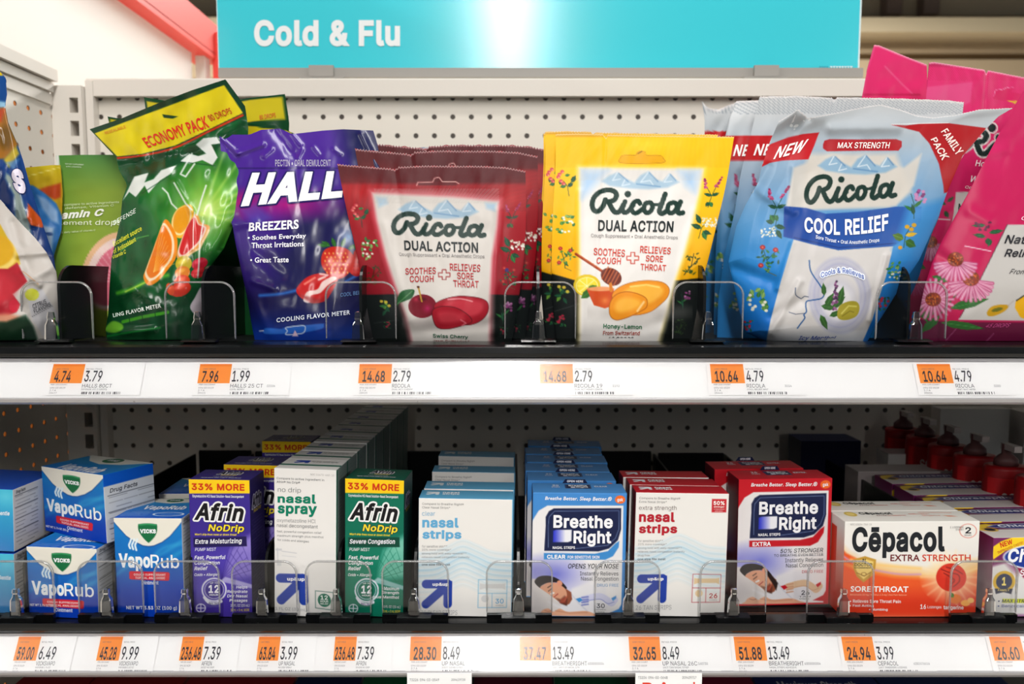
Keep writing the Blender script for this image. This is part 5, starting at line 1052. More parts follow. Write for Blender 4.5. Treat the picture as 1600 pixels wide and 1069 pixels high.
b = Bag([(1366, 70), (1355, 108), (1346, 155), (1345, 533)], [(1448, 101), (1452, 200), (1455, 533)], [(1366, 70), (1374, 71), (1400, 82), (1430, 94), (1448, 101)], .742, .775, .012, .12, seed=65, smoothed=False, rough=.0014, zig=.4)
o = b.build('cough_drop_bag', art_p1, [], M_FILM, 2, (200, 40, 104)); tag(o, 'third pink bag, bent back and tallest, rising beside the teal sign', 'bag', GPK)
def art_p5(p): p.ramp((0, 70), (0, 400), (226, 40, 110), (200, 26, 96)); stripes(p, 1430, 110, 1460, 200, (170, 20, 76), .8, 1, 4)
b = Bag([(1434, 160), (1434, 533)], [(1470, 150), (1500, 533)], [(1434, 160), (1435, 131), (1440, 124), (1449, 121), (1470, 122)], .736, .745, .004, .12, seed=66, smoothed=False, rough=.0008)
# ---- white bag behind the cherry row
def art_w(p): p.C[:] = rgb(222, 222, 226); p.poly([(600, 232), (665, 228), (640, 240), (625, 252), (600, 252)], (44, 62, 140), 3); p.poly([(677, 228), (728, 233), (730, 260), (677, 260)], (214, 40, 46), 1.3); p.poly([(733, 234), (800, 238), (800, 262), (733, 262)], (206, 40, 46), 1.3)
b = Bag([(602, 240), (600, 300), (610, 540)], [(800, 240), (800, 300), (790, 540)], [(602, 240), (630, 234), (662, 230), (700, 229), (740, 233), (800, 240)], .800, .806, .008, .12, seed=67, smoothed=False, rough=.0015)
o = b.build('cough_drop_bag', art_w, [], M_FILM, 2.4, (210, 210, 210)); tag(o, 'white, blue and red bag barely showing above the red cherry bags', 'bag')

# ================================================================ cartons on the lower shelf
class Face:
    """art = (paint function, texts); coordinates x 0..1 across, y downwards in the same unit"""
    def __init__(f, art=None, texts=(), plain=(220, 220, 220)): f.art, f.texts, f.plain = art, list(texts), plain
def carton(name, label, cat, group, quad, Y, yaw, depth, front, top, right=None, left=None, aq=None, deck=None, tilt=0, px=1.0, tab=None, hw=None):
    au = 1.0
    if hw: aq = [(0, 0), (1, 0), (1, hw), (0, hw)]; au = 1/np.hypot(quad[1][0]-quad[0][0], quad[1][1]-quad[0][1])
    q = np.array(quad, float); yw = math.radians(yaw); tl = math.radians(tilt); ctr = P(q[:, 0].mean(), q[:, 1].mean(), Y)
    inw = np.array([math.sin(yw), math.cos(yw), 0]); up0 = np.array([0, 0, 1.]); up = up0*math.cos(tl)+inw*math.sin(tl); n = -inw*math.cos(tl)+up0*math.sin(tl)
    ux = np.array([math.cos(yw), -math.sin(yw), 0]); c3 = on_plane(q[:, 0], q[:, 1], ctr, n); a = (c3-ctr)@ux; b = (c3-ctr)@up
    dv = np.array([(a[1]-a[0]+a[2]-a[3])/2, (b[1]-b[0]+b[2]-b[3])/2]); w = np.linalg.norm(dv); e = dv/w; U = ux*e[0]+up*e[1]; V = up*e[0]-ux*e[1]; N = -n   # N points into the carton
    lu = (c3-ctr)@U; lv = (c3-ctr)@V; u0 = (lu[0]+lu[3])/2; w = (lu[1]+lu[2])/2-u0; v1 = (lv[0]+lv[1])/2; h = v1-(lv[2]+lv[3])/2
    O = ctr+U*u0+V*v1                                    # top left corner of the front
    ext = 1.0
    if deck is not None:
        zb = O[2]-V[2]*h+min(0, U[2]*w); ext = 1+(zb-deck)/(h*max(V[2], .5))
    HH = h*ext; dd = depth
    if aq is not None: Hm = homog(aq, [(0, 0), (1, 0), (1, 1), (0, 1)]); Hi = np.linalg.inv(Hm)
    r = .0007
    def face_grid(o, du, dv_, lu_, lv_, nout, st):
        nu, nv = max(3, int(lu_/st)+2), max(3, int(lv_/st)+2)
        a_ = np.unique(np.r_[np.linspace(0, lu_, nu), r, lu_-r, r*.45, lu_-r*.45]); b_ = np.unique(np.r_[np.linspace(0, lv_, nv), r, lv_-r, r*.45, lv_-r*.45])
        A, B = np.meshgrid(a_, b_)
        def sh(x, L): m = np.minimum(x, L-x); k = np.clip(1-m/r, 0, 1); return k
        ka, kb = sh(A, lu_), sh(B, lv_); ins = .29*r
        A2 = A+np.where(A < lu_/2, 1, -1)*ins*ka**2; B2 = B+np.where(B < lv_/2, 1, -1)*ins*kb**2
        G = o+du*A2[..., None]+dv_*B2[..., None]-nout*(ins*np.maximum(ka, kb)**2)[..., None]
        return A, B, G
    st = px*Y/F
    org = O+U*(w/2)+N*(dd/2)-V*HH
    body, topm = PM(), PM()
    # front
    A, B, G = face_grid(O, U, -V, w, HH, -N, st)
    un, vn = A/w, B/h
    if aq is not None: X, Yp = hmap(Hi, un, vn); pxu = au
    else: X, Yp = un, vn*h/w; pxu = 1/(w*F/Y)
    p = Paint(X, Yp, front.plain, pxu)
    if front.art: front.art(p)
    body.grid(G, np.clip(p.C, 0, 1).reshape(*A.shape, 3)**1.05, 0)
    def flay(A_, ly):
        if aq is not None: u, v = hmap(Hm, A_[:, 0], A_[:, 1])
        else: u, v = A_[:, 0], A_[:, 1]*w/h
        return O+U*(u*w)[:, None]-V*(v*h)[:, None]-N*(.00012+.00003*ly)
    emit_texts(body, front.texts, flay)
    # sides: x runs along the depth in units of the front's width
    for side, fc in (('r', right), ('l', left)):
        fc = fc or Face(plain=front.plain); stf = st if (fc.art) else st*8
        if side == 'r': o, du, no = O+U*w, N, U
        else: o, du, no = O+N*dd, -N, -U
        A, B, G = face_grid(o, du, -V, dd, HH, no, stf); p = Paint(A/w, B/w, fc.plain, 1/(w*F/Y))
        if fc.art: fc.art(p)
        body.grid(G, p.C.reshape(*A.shape, 3), 0)
        emit_texts(body, fc.texts, lambda A_, ly, o=o, du=du, no=no: o+du*(A_[:, 0]*w)[:, None]-V*(A_[:, 1]*w)[:, None]+no*(.00012+.00003*ly))
    A, B, G = face_grid(O+N*dd+U*w, -U, -V, w, HH, N, st*10); body.grid(G, rgb(*front.plain))
    A, B, G = face_grid(O-V*HH, U, N, w, dd, -V, st*10); body.grid(G, rgb(*front.plain))
    # top: y = 0 along the rear edge
    o = O+N*dd; A, B, G = face_grid(o, U, -N, w, dd, V, st); p = Paint(A/w, B/w, top.plain, 1/(w*F/Y))
    if top.art: top.art(p)
    topm.grid(G, p.C.reshape(*A.shape, 3), 0)
    emit_texts(topm, top.texts, lambda A_, ly: o+U*(A_[:, 0]*w)[:, None]-N*(A_[:, 1]*w)[:, None]+V*(.00012+.00003*ly))
    if tab:
        x0, x1, yy, hh, col, word = tab; c0 = o-N*(yy*w); t_ = .0004
        pts = [(x0, 0), (x0+.03, hh), (x1-.03, hh), (x1, 0)]
        Vv = [c0+U*(x*w)+V*(z*w) for x, z in pts]+[c0+U*(x*w)+V*(z*w)+N*t_ for x, z in pts]
        topm.add(Vv, [(0, 1, 2, 3)[::-1], (4, 5, 6, 7), (0, 1, 5, 4), (1, 2, 6, 5), (2, 3, 7, 6)], rgb(*col), 0, False)
        emit_texts(topm, [Text(word, (x0+.05, -hh*.8, x1-.05, -hh*.25), (235, 235, 240), .03)], lambda A_, ly: c0+U*(A_[:, 0]*w)[:, None]-V*(A_[:, 1]*w)[:, None]-N*(.0001+.00003*ly))
    ob = body.build(name, M_CARD, None, org); topm.build('top_flap', M_CARD, ob, org)
    tag(ob, label, cat, group); ob['_w'] = float(w); del ob['_w']
    return ob
def fineprint(p, x0, y0, x1, y1, pitch, col, seed=1, al=.8, gap=.25):
    r = random.Random(seed); y = y0
    while y < y1:
        x = x0
        while x < x1:
            l = r.uniform(.05, .3)*(x1-x0); xe = min(x1, x+l)
            if r.random() > gap: p.line([(x, y), (xe, y)], .9, col, 1.0, al*r.uniform(.6, 1))
            x = xe+.02*(x1-x0)
        y += pitch
def facts(base, ink, band=None, title='Drug Facts', hw=1.0, dw=.8, seed=1, by=.0):
    def f(p):
        p.C[:] = rgb(*base)
        if band: p.rect(-1, -1, 3, by, band, 1)
        fineprint(p, .05, by+.12, dw-.06, hw-.06, .052, ink, seed, .75)
        for k in range(4): y = by+.1+(hw-by-.2)*k/4; p.line([(.04, y), (dw-.05, y)], 1.3, ink, 1, .9)
    return Face(f, [Text(title, (.06, by+.03, .06+.34*dw, by+.085), tuple(min(255, c) for c in ink), .02, .2)], base)

# ---- blue ointment jar cartons
BV = (8, 84, 190)
def vicks_front(hw):
    def f(p):
        k = hw
        p.ramp((0, .2), (0, k), (14, 122, 196), (4, 62, 176)); p.glow(.2, .62, .5, .4, (40, 160, 212), .6); p.glow(.9, .5, .4, .3, (40, 156, 212), .5)
        for a in ([(.02, .66), (.2, .56), (.42, .6), (.7, .5), (1.02, .3)], [(.02, .8), (.3, .62), (.6, .66), (1.0, .46)], [(.5, .6), (.72, .42), (1.0, .36)]): p.line(a, 5, (70, 180, 220), 5, .4, smooth=True)
        p.poly([(-.1, k*.8), (1.1, k*.7), (1.1, k+.4), (-.1, k+.4)], (4, 62, 178), 26, .9)
        cv = [(-.05, .03), (.0, .05), (.08, .14), (.18, .25), (.3, .33), (.42, .385), (.5, .395), (.58, .385), (.7, .335), (.82, .25), (.92, .14), (1.0, .05), (1.05, .03), (1.05, -.1), (-.05, -.1)]
        p.poly([(x, y+.012) for x, y in cv], (10, 48, 110), 2.5, .7); p.poly(cv, (232, 228, 216), 1.2)
        p.poly([(.36, .10), (.38, .085), (.5, .075), (.62, .085), (.64, .10), (.635, .18), (.60, .26), (.52, .34), (.49, .34), (.42, .27), (.365, .18)], (18, 112, 66), 1.2, smooth=True)
        p.line([(.375, .1), (.5, .085), (.625, .1)], 1.6, (70, 170, 110), 1.2, .8)
        for i, dx in enumerate((0, .045, .09)): p.line([(.23+dx, .43+.012*i), (.215+dx, .385), (.255+dx-.02, .34), (.25+dx, .30)], 3.0, (226, 238, 244), 1.1, smooth=True)
        p.poly([(.2, .77), (.22, .752), (.78, .762), (.80, .78), (.79, .87), (.77, .885), (.23, .872), (.2, .86)], (222, 36, 56), 1.2)
    W = (240, 244, 246)
    t = [Text('VICKS', (.385, .155, .62, .215), W, .05), Text('Vapo', (.055, .50, .52, .75), W, .04), Text('Rub', (.525, .515, .945, .705), W, .008), Text('COUGH SUPPRESSANT', (.27, .785, .74, .815), (250, 220, 220), .02), Text('TOPICAL ANALGESIC', (.29, .83, .73, .862), (250, 220, 220), .02), Text('Ointment', (.38, .885, .63, .94), W, .01)]
    if hw > 1.15: t.append(Text('NET WT 3.53 OZ (100 g)', (.14, 1.245, .89, 1.31), W, .018))
    else: t.append(Text('NET WT 1.76 OZ (50 g)', (.02, hw-.085, .40, hw-.04), W, .015))
    return Face(f, t, BV)
def vicks_top(dw):
    def f(p):
        p.ramp((0, dw*.2), (0, dw), (34, 140, 200), (8, 84, 190)); p.poly([(-.1, -.1), (1.1, -.1), (1.1, 0), (.95, .06), (.75, .2), (.5, .26), (.25, .2), (.05, .06), (-.1, 0)], (228, 226, 216), 1.2); p.ell(.5, .1, .13, .09, (20, 104, 64))
        fineprint(p, .04, dw*.72, .42, dw*.95, .055, (226, 236, 250), 4, .8, .1); p.ell(.72, dw*.82, .22, dw*.09, (226, 236, 250), ring=1.5); fineprint(p, .56, dw*.79, .88, dw*.86, .05, (226, 236, 250), 5, .8, .1)
    return Face(f, [Text('VapoRub', (.2, dw*.4, .85, dw*.64), (236, 240, 246), .03), Text('VICKS', (.42, .07, .58, .13), (236, 240, 246), .04)], BV)
GV = 'blue ointment cartons'
oL = carton('ointment_carton', 'large blue ointment carton with white band and green shield, front of its lane', 'carton', GV, [(176, 809.6), (285.5, 809.6), (286.5, 956), (184, 954)], .634, 1, .058,
    vicks_front(1.33), vicks_top(.95), facts((196, 200, 206), (70, 74, 84), BV, hw=1.32, dw=.95, by=.0), deck=ZL, hw=1.32)
dup(oL, (.003, .075, 0), .06, 'second large blue ointment carton, in shade behind the front one')
carton('ointment_carton', 'lower small blue ointment carton, carrying another carton on top', 'carton', GV, [(43, 853), (153.5, 859), (151, 955), (43, 952)], .632, 4, .05,
    vicks_front(.92), vicks_top(.9), facts((196, 200, 206), (70, 74, 84), BV, hw=.9, dw=.9, by=.0, seed=3), deck=ZL, hw=.915)
cU = carton('ointment_carton', 'small blue ointment carton turned sideways, topmost of its stack', 'carton', GV, [(69, 727), (166, 746), (161.5, 846.5), (66, 831)], .657, 27, .05,
    vicks_front(1.02), vicks_top(.92), facts((200, 204, 208), (70, 74, 84), BV, hw=.98, dw=.9, by=.12, seed=6), hw=1.04)
def aqua(p): p.ramp((0, 0), (0, 1.0), (64, 184, 216), (40, 120, 190)); p.glow(.9, .1, .4, .3, (110, 210, 230), .7); p.glow(.8, .9, .4, .4, (120, 150, 214), .6)
for k, (lab, qd, Yq) in enumerate((('lower aqua blue carton at the left edge, under another', [(-92, 862), (22, 866), (24, 952), (-88, 948)], .640), ('upper aqua blue carton at the left edge, drug facts on its side', [(-92, 760), (20, 766), (22, 862), (-90, 858)], .640))):
    carton('medicine_carton', lab, 'carton', 'aqua cartons at the left edge', qd, Yq, 2, .062, Face(aqua, [Text('Gentle', (.78, .3, .95, .36), (230, 240, 248), .02, .2)], (60, 160, 200)), Face(plain=(40, 84, 186)), facts((206, 204, 202), (70, 72, 78), None, hw=.86, dw=.55, by=.0, seed=9+k), deck=ZL if k == 0 else None)

# ---- nasal spray cartons in purple and in green; artwork in the purple one's frame
AQ = [(293.5, 748.7), (389.7, 750.6), (394.5, 954.8), (301, 953)]
def afrin(c0, c1, c2, strip):
    def f(p):
        p.ramp((0, 770), (0, 955), c0, c0); p.poly([(300, 860), (390, 850), (400, 960), (296, 960)], c1, 30, .9); p.poly([(280, 935), (400, 930), (400, 970), (280, 970)], c0, 20, .7)
        p.poly([(350, 905), (360, 860), (398, 832), (398, 900)], c2, 10, .8); p.glow(384, 856, 26, 26, c2, .9)
        for k in range(7): p.line([(346, 906), (362+k*6, 836+k*9)], .8, c0, 1, .75)
        for k in range(4): p.line([(352+k*9, 872-k*6), (382+k*3, 908-k*8)], .8, c0, 1, .75)
        p.poly([(343, 909), (352, 902), (398, 915), (398, 921)], (226, 226, 240), 2, .6)
        p.rect(280, 740, 402, 771.5, (246, 204, 26), 1.1)
        p.poly([(302, 841), (385, 839), (386, 854.5), (302.5, 856)], strip, 1.1)
        p.ell(335, 922, 18.5, 17.5, (226, 226, 238), ring=2.2); p.ell(335, 922, 14.6, 13.8, c0); p.ell(335, 922, 14.6, 13.8, (206, 206, 226), ring=1)
        p.line([(320, 934), (326, 941), (336, 943.5), (346, 940)], 4.5, (230, 230, 240), 1, smooth=True)
        p.ell(314.5, 950.5, 7, 6.2, (226, 226, 238), ring=1.3); p.line([(308, 950.5), (321, 950.5)], 1.3, (226, 226, 238)); p.line([(314.5, 945), (314.5, 956)], 1.3, (226, 226, 238))
    return f
def afrin_t(kind, foot):
    W, Y_ = (238, 238, 244), (240, 216, 50)
    return [Text('33% MORE', [(298.5, 755), (382, 756.5), (382, 767.5), (299, 766)], (206, 56, 20), .03, sp=1.02), Text('Oxymetazoline HCl Nasal Solution-Nasal Decongestant', [(300, 773), (381, 774.5), (381, 779.5), (300.5, 778.5)], W, .01),
        Text('Afrin', [(305.5, 785), (382, 788), (380, 815.5), (303, 813)], (22, 20, 24), .032, .16, halo=((240, 240, 240), 2.7)), Text('NoDrip', [(326, 819.5), (382, 821), (381, 834.5), (325, 833)], Y_, .022, .1, halo=((40, 36, 60), .9)), Text("Won't drip from nose or down throat", [(304.5, 834), (370, 834.6), (370, 838.6), (304.5, 838)], Y_, .018, .2),
        Text(kind, [(305, 843.5), (378, 841.8), (378, 851.5), (305, 852.5)], W, .018, .12), Text('PUMP MIST', [(305, 857), (338, 856.6), (338, 861.5), (305, 862)], W, .0, .1), Text('Fast, Powerful', [(304.5, 869), (352.5, 868), (352, 875.5), (304, 876)], W, .016, .12),
        Text('Congestion', [(304.5, 877.5), (344, 877), (343.5, 884), (304, 884.6)], W, .016, .12), Text('Relief', [(304.5, 886), (325, 885.6), (324.5, 891.5), (304, 892)], W, .016, .12), Text('Colds • Allergies', [(304.5, 896.5), (343, 896), (342.5, 901.5), (304, 902)], W, .014, .12),
        Text('12', (326.5, 914.5, 343, 927), W, .03), Text('UP TO', (329, 910.3, 341, 912.8), W, .01), Text('HOUR', (328, 928.5, 341.5, 931.2), W, .02), Text('RELIEF', (327, 941, 343, 944.6), (60, 50, 120), .02, sag=1)]+\
        [Text(l, (387-len(l)*3.5, 915.5+i*6.9, 387, 921+i*6.9), W, .012, .12) for i, l in enumerate(foot)]+[Text('20 FL OZ (20 mL)', (361, 944, 390, 949), W, .0), Text('15 mL + 5 mL MORE', (361, 951, 390, 955), Y_, .0)]
def afrin_top(c, t2):
    return Face(lambda p: (p.ramp((0, 0), (0, 1), c, c), p.rect(-.1, .59, 1.1, .8, (246, 204, 26), 1) if False else None), [Text('Afrin', (.33, .12, .72, .32), (26, 22, 40), .04, .16, halo=((220, 220, 226), .014)), Text('NoDrip', (.42, .33, .68, .40), (220, 196, 60), .02, .1), Text('Extra Moisturizing', (.33, .42, .66, .455), (206, 206, 220), .01), Text('Never drips from nose or down throat', (.16, .50, .82, .55), (220, 220, 232), .02)], c)
def afrin_side(c):
    def f(p): p.C[:] = rgb(*c); fineprint(p, .06, .7, .5, 2.0, .055, (150, 146, 180), 3, .5)
    return Face(f, [Text('Afrin', (.08, .28, .48, .5), (20, 18, 26), .04, .16, halo=((170, 168, 190), .02)), Text('NoDrip', (.14, .52, .46, .6), (170, 150, 60), .02, .1)], c)
GA = 'purple nasal spray cartons'
PUR = ((62, 44, 142), (84, 66, 176), (150, 134, 210), (34, 24, 84))
oA = carton('nasal_spray_carton', 'front purple nasal spray carton with a yellow 33% MORE band', 'carton', GA, AQ, .634, 2, .034, Face(afrin(*PUR), afrin_t('Extra Moisturizing', ['Helps', 'Rehydrate', 'Dry Nasal', 'Passages']), (50, 36, 120)), afrin_top((48, 36, 110), 0), afrin_side((36, 28, 84)), aq=AQ, deck=ZL)
dup(oA, (.0105, .052, 0), -.02, 'second purple nasal spray carton, its yellow band showing behind the front one')
dup(oA, (.012, .155, 0), -.02, 'third purple nasal spray carton, far back in the shade')
GRN = ((8, 112, 88), (14, 128, 102), (130, 200, 180), (8, 74, 58))
carton('nasal_spray_carton', 'green severe congestion nasal spray carton with a yellow band', 'carton', None, [(541.3, 747), (633, 751.6), (628.5, 957), (536.5, 953.5)], .634, 4, .036, Face(afrin(*GRN), afrin_t('Severe Congestion', ['Maximum', 'Strength', 'plus Menthol', '']), (8, 100, 78)), afrin_top((10, 78, 60), 1), afrin_side((12, 56, 48)), aq=AQ, deck=ZL)

# ---- arrow logo of the white cartons
BL = (36, 66, 164)
def arrow(p, x0, y0, x1, y1):
    w, h = x1-x0, y1-y0; t = .285*w/p.px; k = .1425*w
    p.line([(x0+k, y0+k), (x1-k, y0+k)], t, BL); p.line([(x1-k, y0+k), (x1-k, y1-k)], t, BL); p.poly([(x1-2*k, y0), (x1, y0+.05*h), (x1, y0+2*k), (x1-2*k, y0+2.6*k)], BL, 1); p.line([(x1-k*1.9, y0+k*2.0), (x0+k, y1-k)], t, BL); p.poly([(x1-2.6*k, y0+k), (x1-k, y0+k), (x1-k, y0+3.4*k)], BL, 1)
AS = [(433, 729.8), (531.8, 737), (519, 957), (424, 956)]
def spray(p):
    p.C[:] = rgb(232, 229, 226); p.line([(433, 858), (433, 884)], 1, (196, 196, 200)); p.line([(440, 863), (463, 866)], 1, (196, 196, 200)); p.rect(430, 859, 440, 862, (200, 200, 204), 1, .8); p.rect(431, 880, 438, 886, (206, 206, 208), 1, .7); p.line([(440, 870), (462, 872)], .8, (206, 206, 208))
    arrow(p, 428.5, 898, 478, 946); p.line([(489.5, 923.5), (516.5, 925.5), (515.5, 952), (488.5, 949.5)], 1, (60, 110, 96), 1, closed=True); p.ell(502.5, 937.5, 10, 10, (14, 112, 84)); 
T_sp = [Text('NDC 11673-460-10', [(491, 740.5), (528, 743.5), (528, 746.5), (491, 743.5)], (170, 168, 168)), Text('Compare to active ingredient in', [(437, 744.5), (512, 750), (512, 754.5), (436.5, 749)], (120, 120, 122), .004), Text('Afrin® No Drip®', [(436.5, 750.3), (474, 753), (474, 757.5), (436.5, 755)], (120, 120, 122), .01),
    Text('no drip', [(438, 760.5), (475, 763), (474.5, 773), (437.5, 770.5)], (110, 114, 116), -.006), Text('nasal', [(437, 773), (498.5, 774), (497.5, 789), (436.5, 786)], (0, 122, 94), .034), Text('spray', [(436.5, 790), (499, 792.5), (498, 810), (435.5, 807)], (0, 122, 94), .034),
    Text('oxymetazoline HCl', [(434.5, 811), (495.5, 813), (495, 821), (434, 818)], (140, 140, 142), -.002), Text('nasal decongestant', [(434, 819), (498.5, 822), (498, 829), (433.5, 826)], (120, 120, 122), .002)]+\
    [Text(l, [(433.5, 829.5+i*6.7), (433.5+wd, 832.5+i*6.7), (433.5+wd, 837+i*6.7), (433.5, 834+i*6.7)], (130, 130, 132), 0) for i, (l, wd) in enumerate((('fast, powerful congestion relief', 70), ('maximum strength plus menthol', 73), ('for colds and allergies', 50)))]+\
    [Text('up&up', [(446.5, 903.5), (474, 903.5), (474, 910), (446.5, 910)], (240, 240, 246), .04), Text('12', (497, 930, 508, 936.5), (236, 244, 240), .02), Text('HOUR', (496.5, 937.5, 508.5, 940.5), (236, 244, 240), .02), Text('RELIEF', (496.5, 941.5, 508.5, 944), (236, 244, 240), .01), Text('1 FL OZ (30 mL)', [(426, 949.5), (476, 950.5), (476, 956), (426, 955)], (150, 150, 154), .0)]
def spray_top(p): p.C[:] = rgb(226, 223, 218); p.rect(-.1, .315, 1.1, .4, (16, 96, 76), 1); arrow(p, .18, .07, .42, .24)
def spray_side(p): p.C[:] = rgb(120, 136, 132); p.rect(0, -.1, .06, 3, (20, 100, 80), 1); fineprint(p, .09, .1, .32, 2.2, .06, (60, 66, 66), 8, .5)
GS = 'white no drip nasal spray cartons'
oS = carton('nasal_spray_carton', 'white no drip nasal spray carton with green letters, front of the long row', 'carton', GS, AS, .634, 3, .034, Face(spray, T_sp, (228, 226, 222)), Face(spray_top, [Text('no drip nasal spray', (.46, .1, .9, .2), (100, 110, 106), .0)], (226, 223, 218)), Face(spray_side, [], (60, 96, 84)), aq=AS, deck=ZL)
for k, yk in enumerate((.668, .704, .742, .780, .816, .854, .892, .930)):
    dup(oS, (.0018*(k+1), yk-.634, 0), .01*((k*7) % 3-1), ('second white nasal spray carton, right behind the front one', 'third white nasal spray carton in the long row', 'fourth white nasal spray carton in the long row', 'fifth white nasal spray carton in the long row', 'sixth white nasal spray carton in the long row', 'seventh white nasal spray carton in the long row', 'second to last white nasal spray carton, in deep shade', 'last white nasal spray carton against the back panel')[k])

# ---- nasal strips cartons, pale blue and red; artwork in the pale blue one's frame
AN = [(653, 779), (801.5, 780), (800, 966), (654, 962)]
def strips(c, edge, tan):
    def f(p):
        p.C[:] = rgb(233, 230, 226)
        for i in range(9): y = 852+i*8.5; p.line([(655, y+14), (680, y+12), (700, y+3), (722, y-6), (745, y+2), (768, y+12), (800, y+15)], 4.5, (118, 186, 224), 6, (.2, .32, .5, .55, .45, .35, .25, .16, .1)[i], smooth=True); p.line([(655, y+12), (680, y+10), (700, y+1), (722, y-8), (745, y), (768, y+10), (800, y+13)], .8, (226, 236, 242), 1, .8, smooth=True)
        arrow(p, 659.5, 906, 706.5, 950.5)
        p.line([(747.5, 906), (792.5, 907), (792, 950), (747, 950)], 1, c, 1, .8, closed=True); p.line([(747.5, 927.5), (792.5, 928)], 1, c, 1, .8); p.line([(769, 928), (769, 950)], 1, c, 1, .8)
        p.poly([(749.5, 912), (756, 913), (785, 913), (790, 912), (790, 922), (785, 920), (756, 920), (749.5, 922)], tan, 1.2); p.ell(758, 936, 6, 5.5, tan)
        p.rect(799.5, 770, 830, 975, edge, 1.4)
    return f
def strips_t(c, nm, n, big, tone):
    return [Text('Compare to Breathe Right®', [(658.6, 786), (723, 786.6), (723, 791), (658.6, 790.4)], (136, 134, 134), .0), Text('%s Nasal Strips*' % nm, [(658.6, 791.7), (702, 792), (702, 796.4), (658.6, 796)], (136, 134, 134), .0),
        Text(big, (658.6, 799.5, 658.6+(20 if len(big) < 8 else 59), 806.5 if len(big) < 8 else 808), tone, -.004), Text('nasal', (659, 809.5, 715.5, 825), c, .036), Text('strips', (659.4, 828.5, 720, 845.5), c, .036)]+\
        [Text(l, (659, 852+i*5.7, 659+wd, 856+i*5.7), (150, 150, 152), 0) for i, (l, wd) in enumerate((('for sensitive skin**', 39), ('20% more coverage*', 45), ('strong hold with easy removal**', 69), ('relieves nasal congestion instantly', 74), ('drug free', 19)))]+\
        [Text('one size fits most', (659, 880.5, 703, 884), (90, 90, 94), .01), Text('up&up', (676, 910.5, 701, 916.5), (240, 240, 246), .04), Text(n, (774.5, 936, 787.5, 943.7), c, .012), Text('STRIPS', (775, 945.6, 787, 947.6), (140, 140, 144), 0), Text('%s %s STRIPS' % (n, 'CLEAR' if n == '30' else 'TAN'), (659, 953.5, 715, 960.5), (150, 150, 154), -.006)]
def strips_top(c):
    def f(p): p.ramp((0, 0), (0, .3), tuple(int(v*.92) for v in c), c); arrow2(p)
    def arrow2(p): 
        global BL; o = BL; BL = (232, 236, 240); arrow(p, .06, .075, .2, .185); BL = o
    return Face(f, [Text('nasal', (.235, .07, .42, .125), (236, 238, 240), .04), Text('strips', (.235, .13, .42, .19), (236, 238, 240), .04)], c)
GN = 'pale blue nasal strips cartons'; CB = (92, 168, 208)
oN = carton('nasal_strips_carton', 'front white carton of clear nasal strips with pale blue top and letters', 'carton', GN, AN, .634, 0, .026, Face(strips((100, 172, 212), (92, 164, 206), (206, 206, 206)), strips_t((98, 168, 210), 'Clear', '30', 'clear', (110, 170, 206)), (232, 230, 226)), strips_top(CB), Face(plain=(88, 150, 186)), Face(plain=(88, 150, 186)), aq=AN, deck=ZL)
for k, (yk, rz, dx) in enumerate(((.664, .0, .001), (.724, .0, .002), (.790, -.02, .002))): dup(oN, (dx, yk-.634, 0), rz, ('second clear nasal strips carton, touching the front one', 'third clear nasal strips carton in the shade', 'rearmost clear nasal strips carton, top in deep shade')[k])
RD = (176, 22, 40)
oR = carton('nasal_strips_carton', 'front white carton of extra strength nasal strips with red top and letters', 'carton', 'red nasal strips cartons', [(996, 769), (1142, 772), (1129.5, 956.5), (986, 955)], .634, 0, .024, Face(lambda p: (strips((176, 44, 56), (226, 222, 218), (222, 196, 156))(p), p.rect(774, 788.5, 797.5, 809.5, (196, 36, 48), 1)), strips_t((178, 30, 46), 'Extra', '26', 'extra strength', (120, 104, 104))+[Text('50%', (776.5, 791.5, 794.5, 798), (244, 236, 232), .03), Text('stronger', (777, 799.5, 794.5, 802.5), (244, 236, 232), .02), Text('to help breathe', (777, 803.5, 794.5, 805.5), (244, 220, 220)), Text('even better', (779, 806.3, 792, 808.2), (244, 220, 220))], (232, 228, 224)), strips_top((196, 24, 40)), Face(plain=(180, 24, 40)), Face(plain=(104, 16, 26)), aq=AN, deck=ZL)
dup(oR, (-.0015, .025, 0), 0, 'second extra strength nasal strips carton, red top just behind the front one'); dup(oR, (-.004, .052, 0), .03, 'rearmost extra strength nasal strips carton with shaded red top')

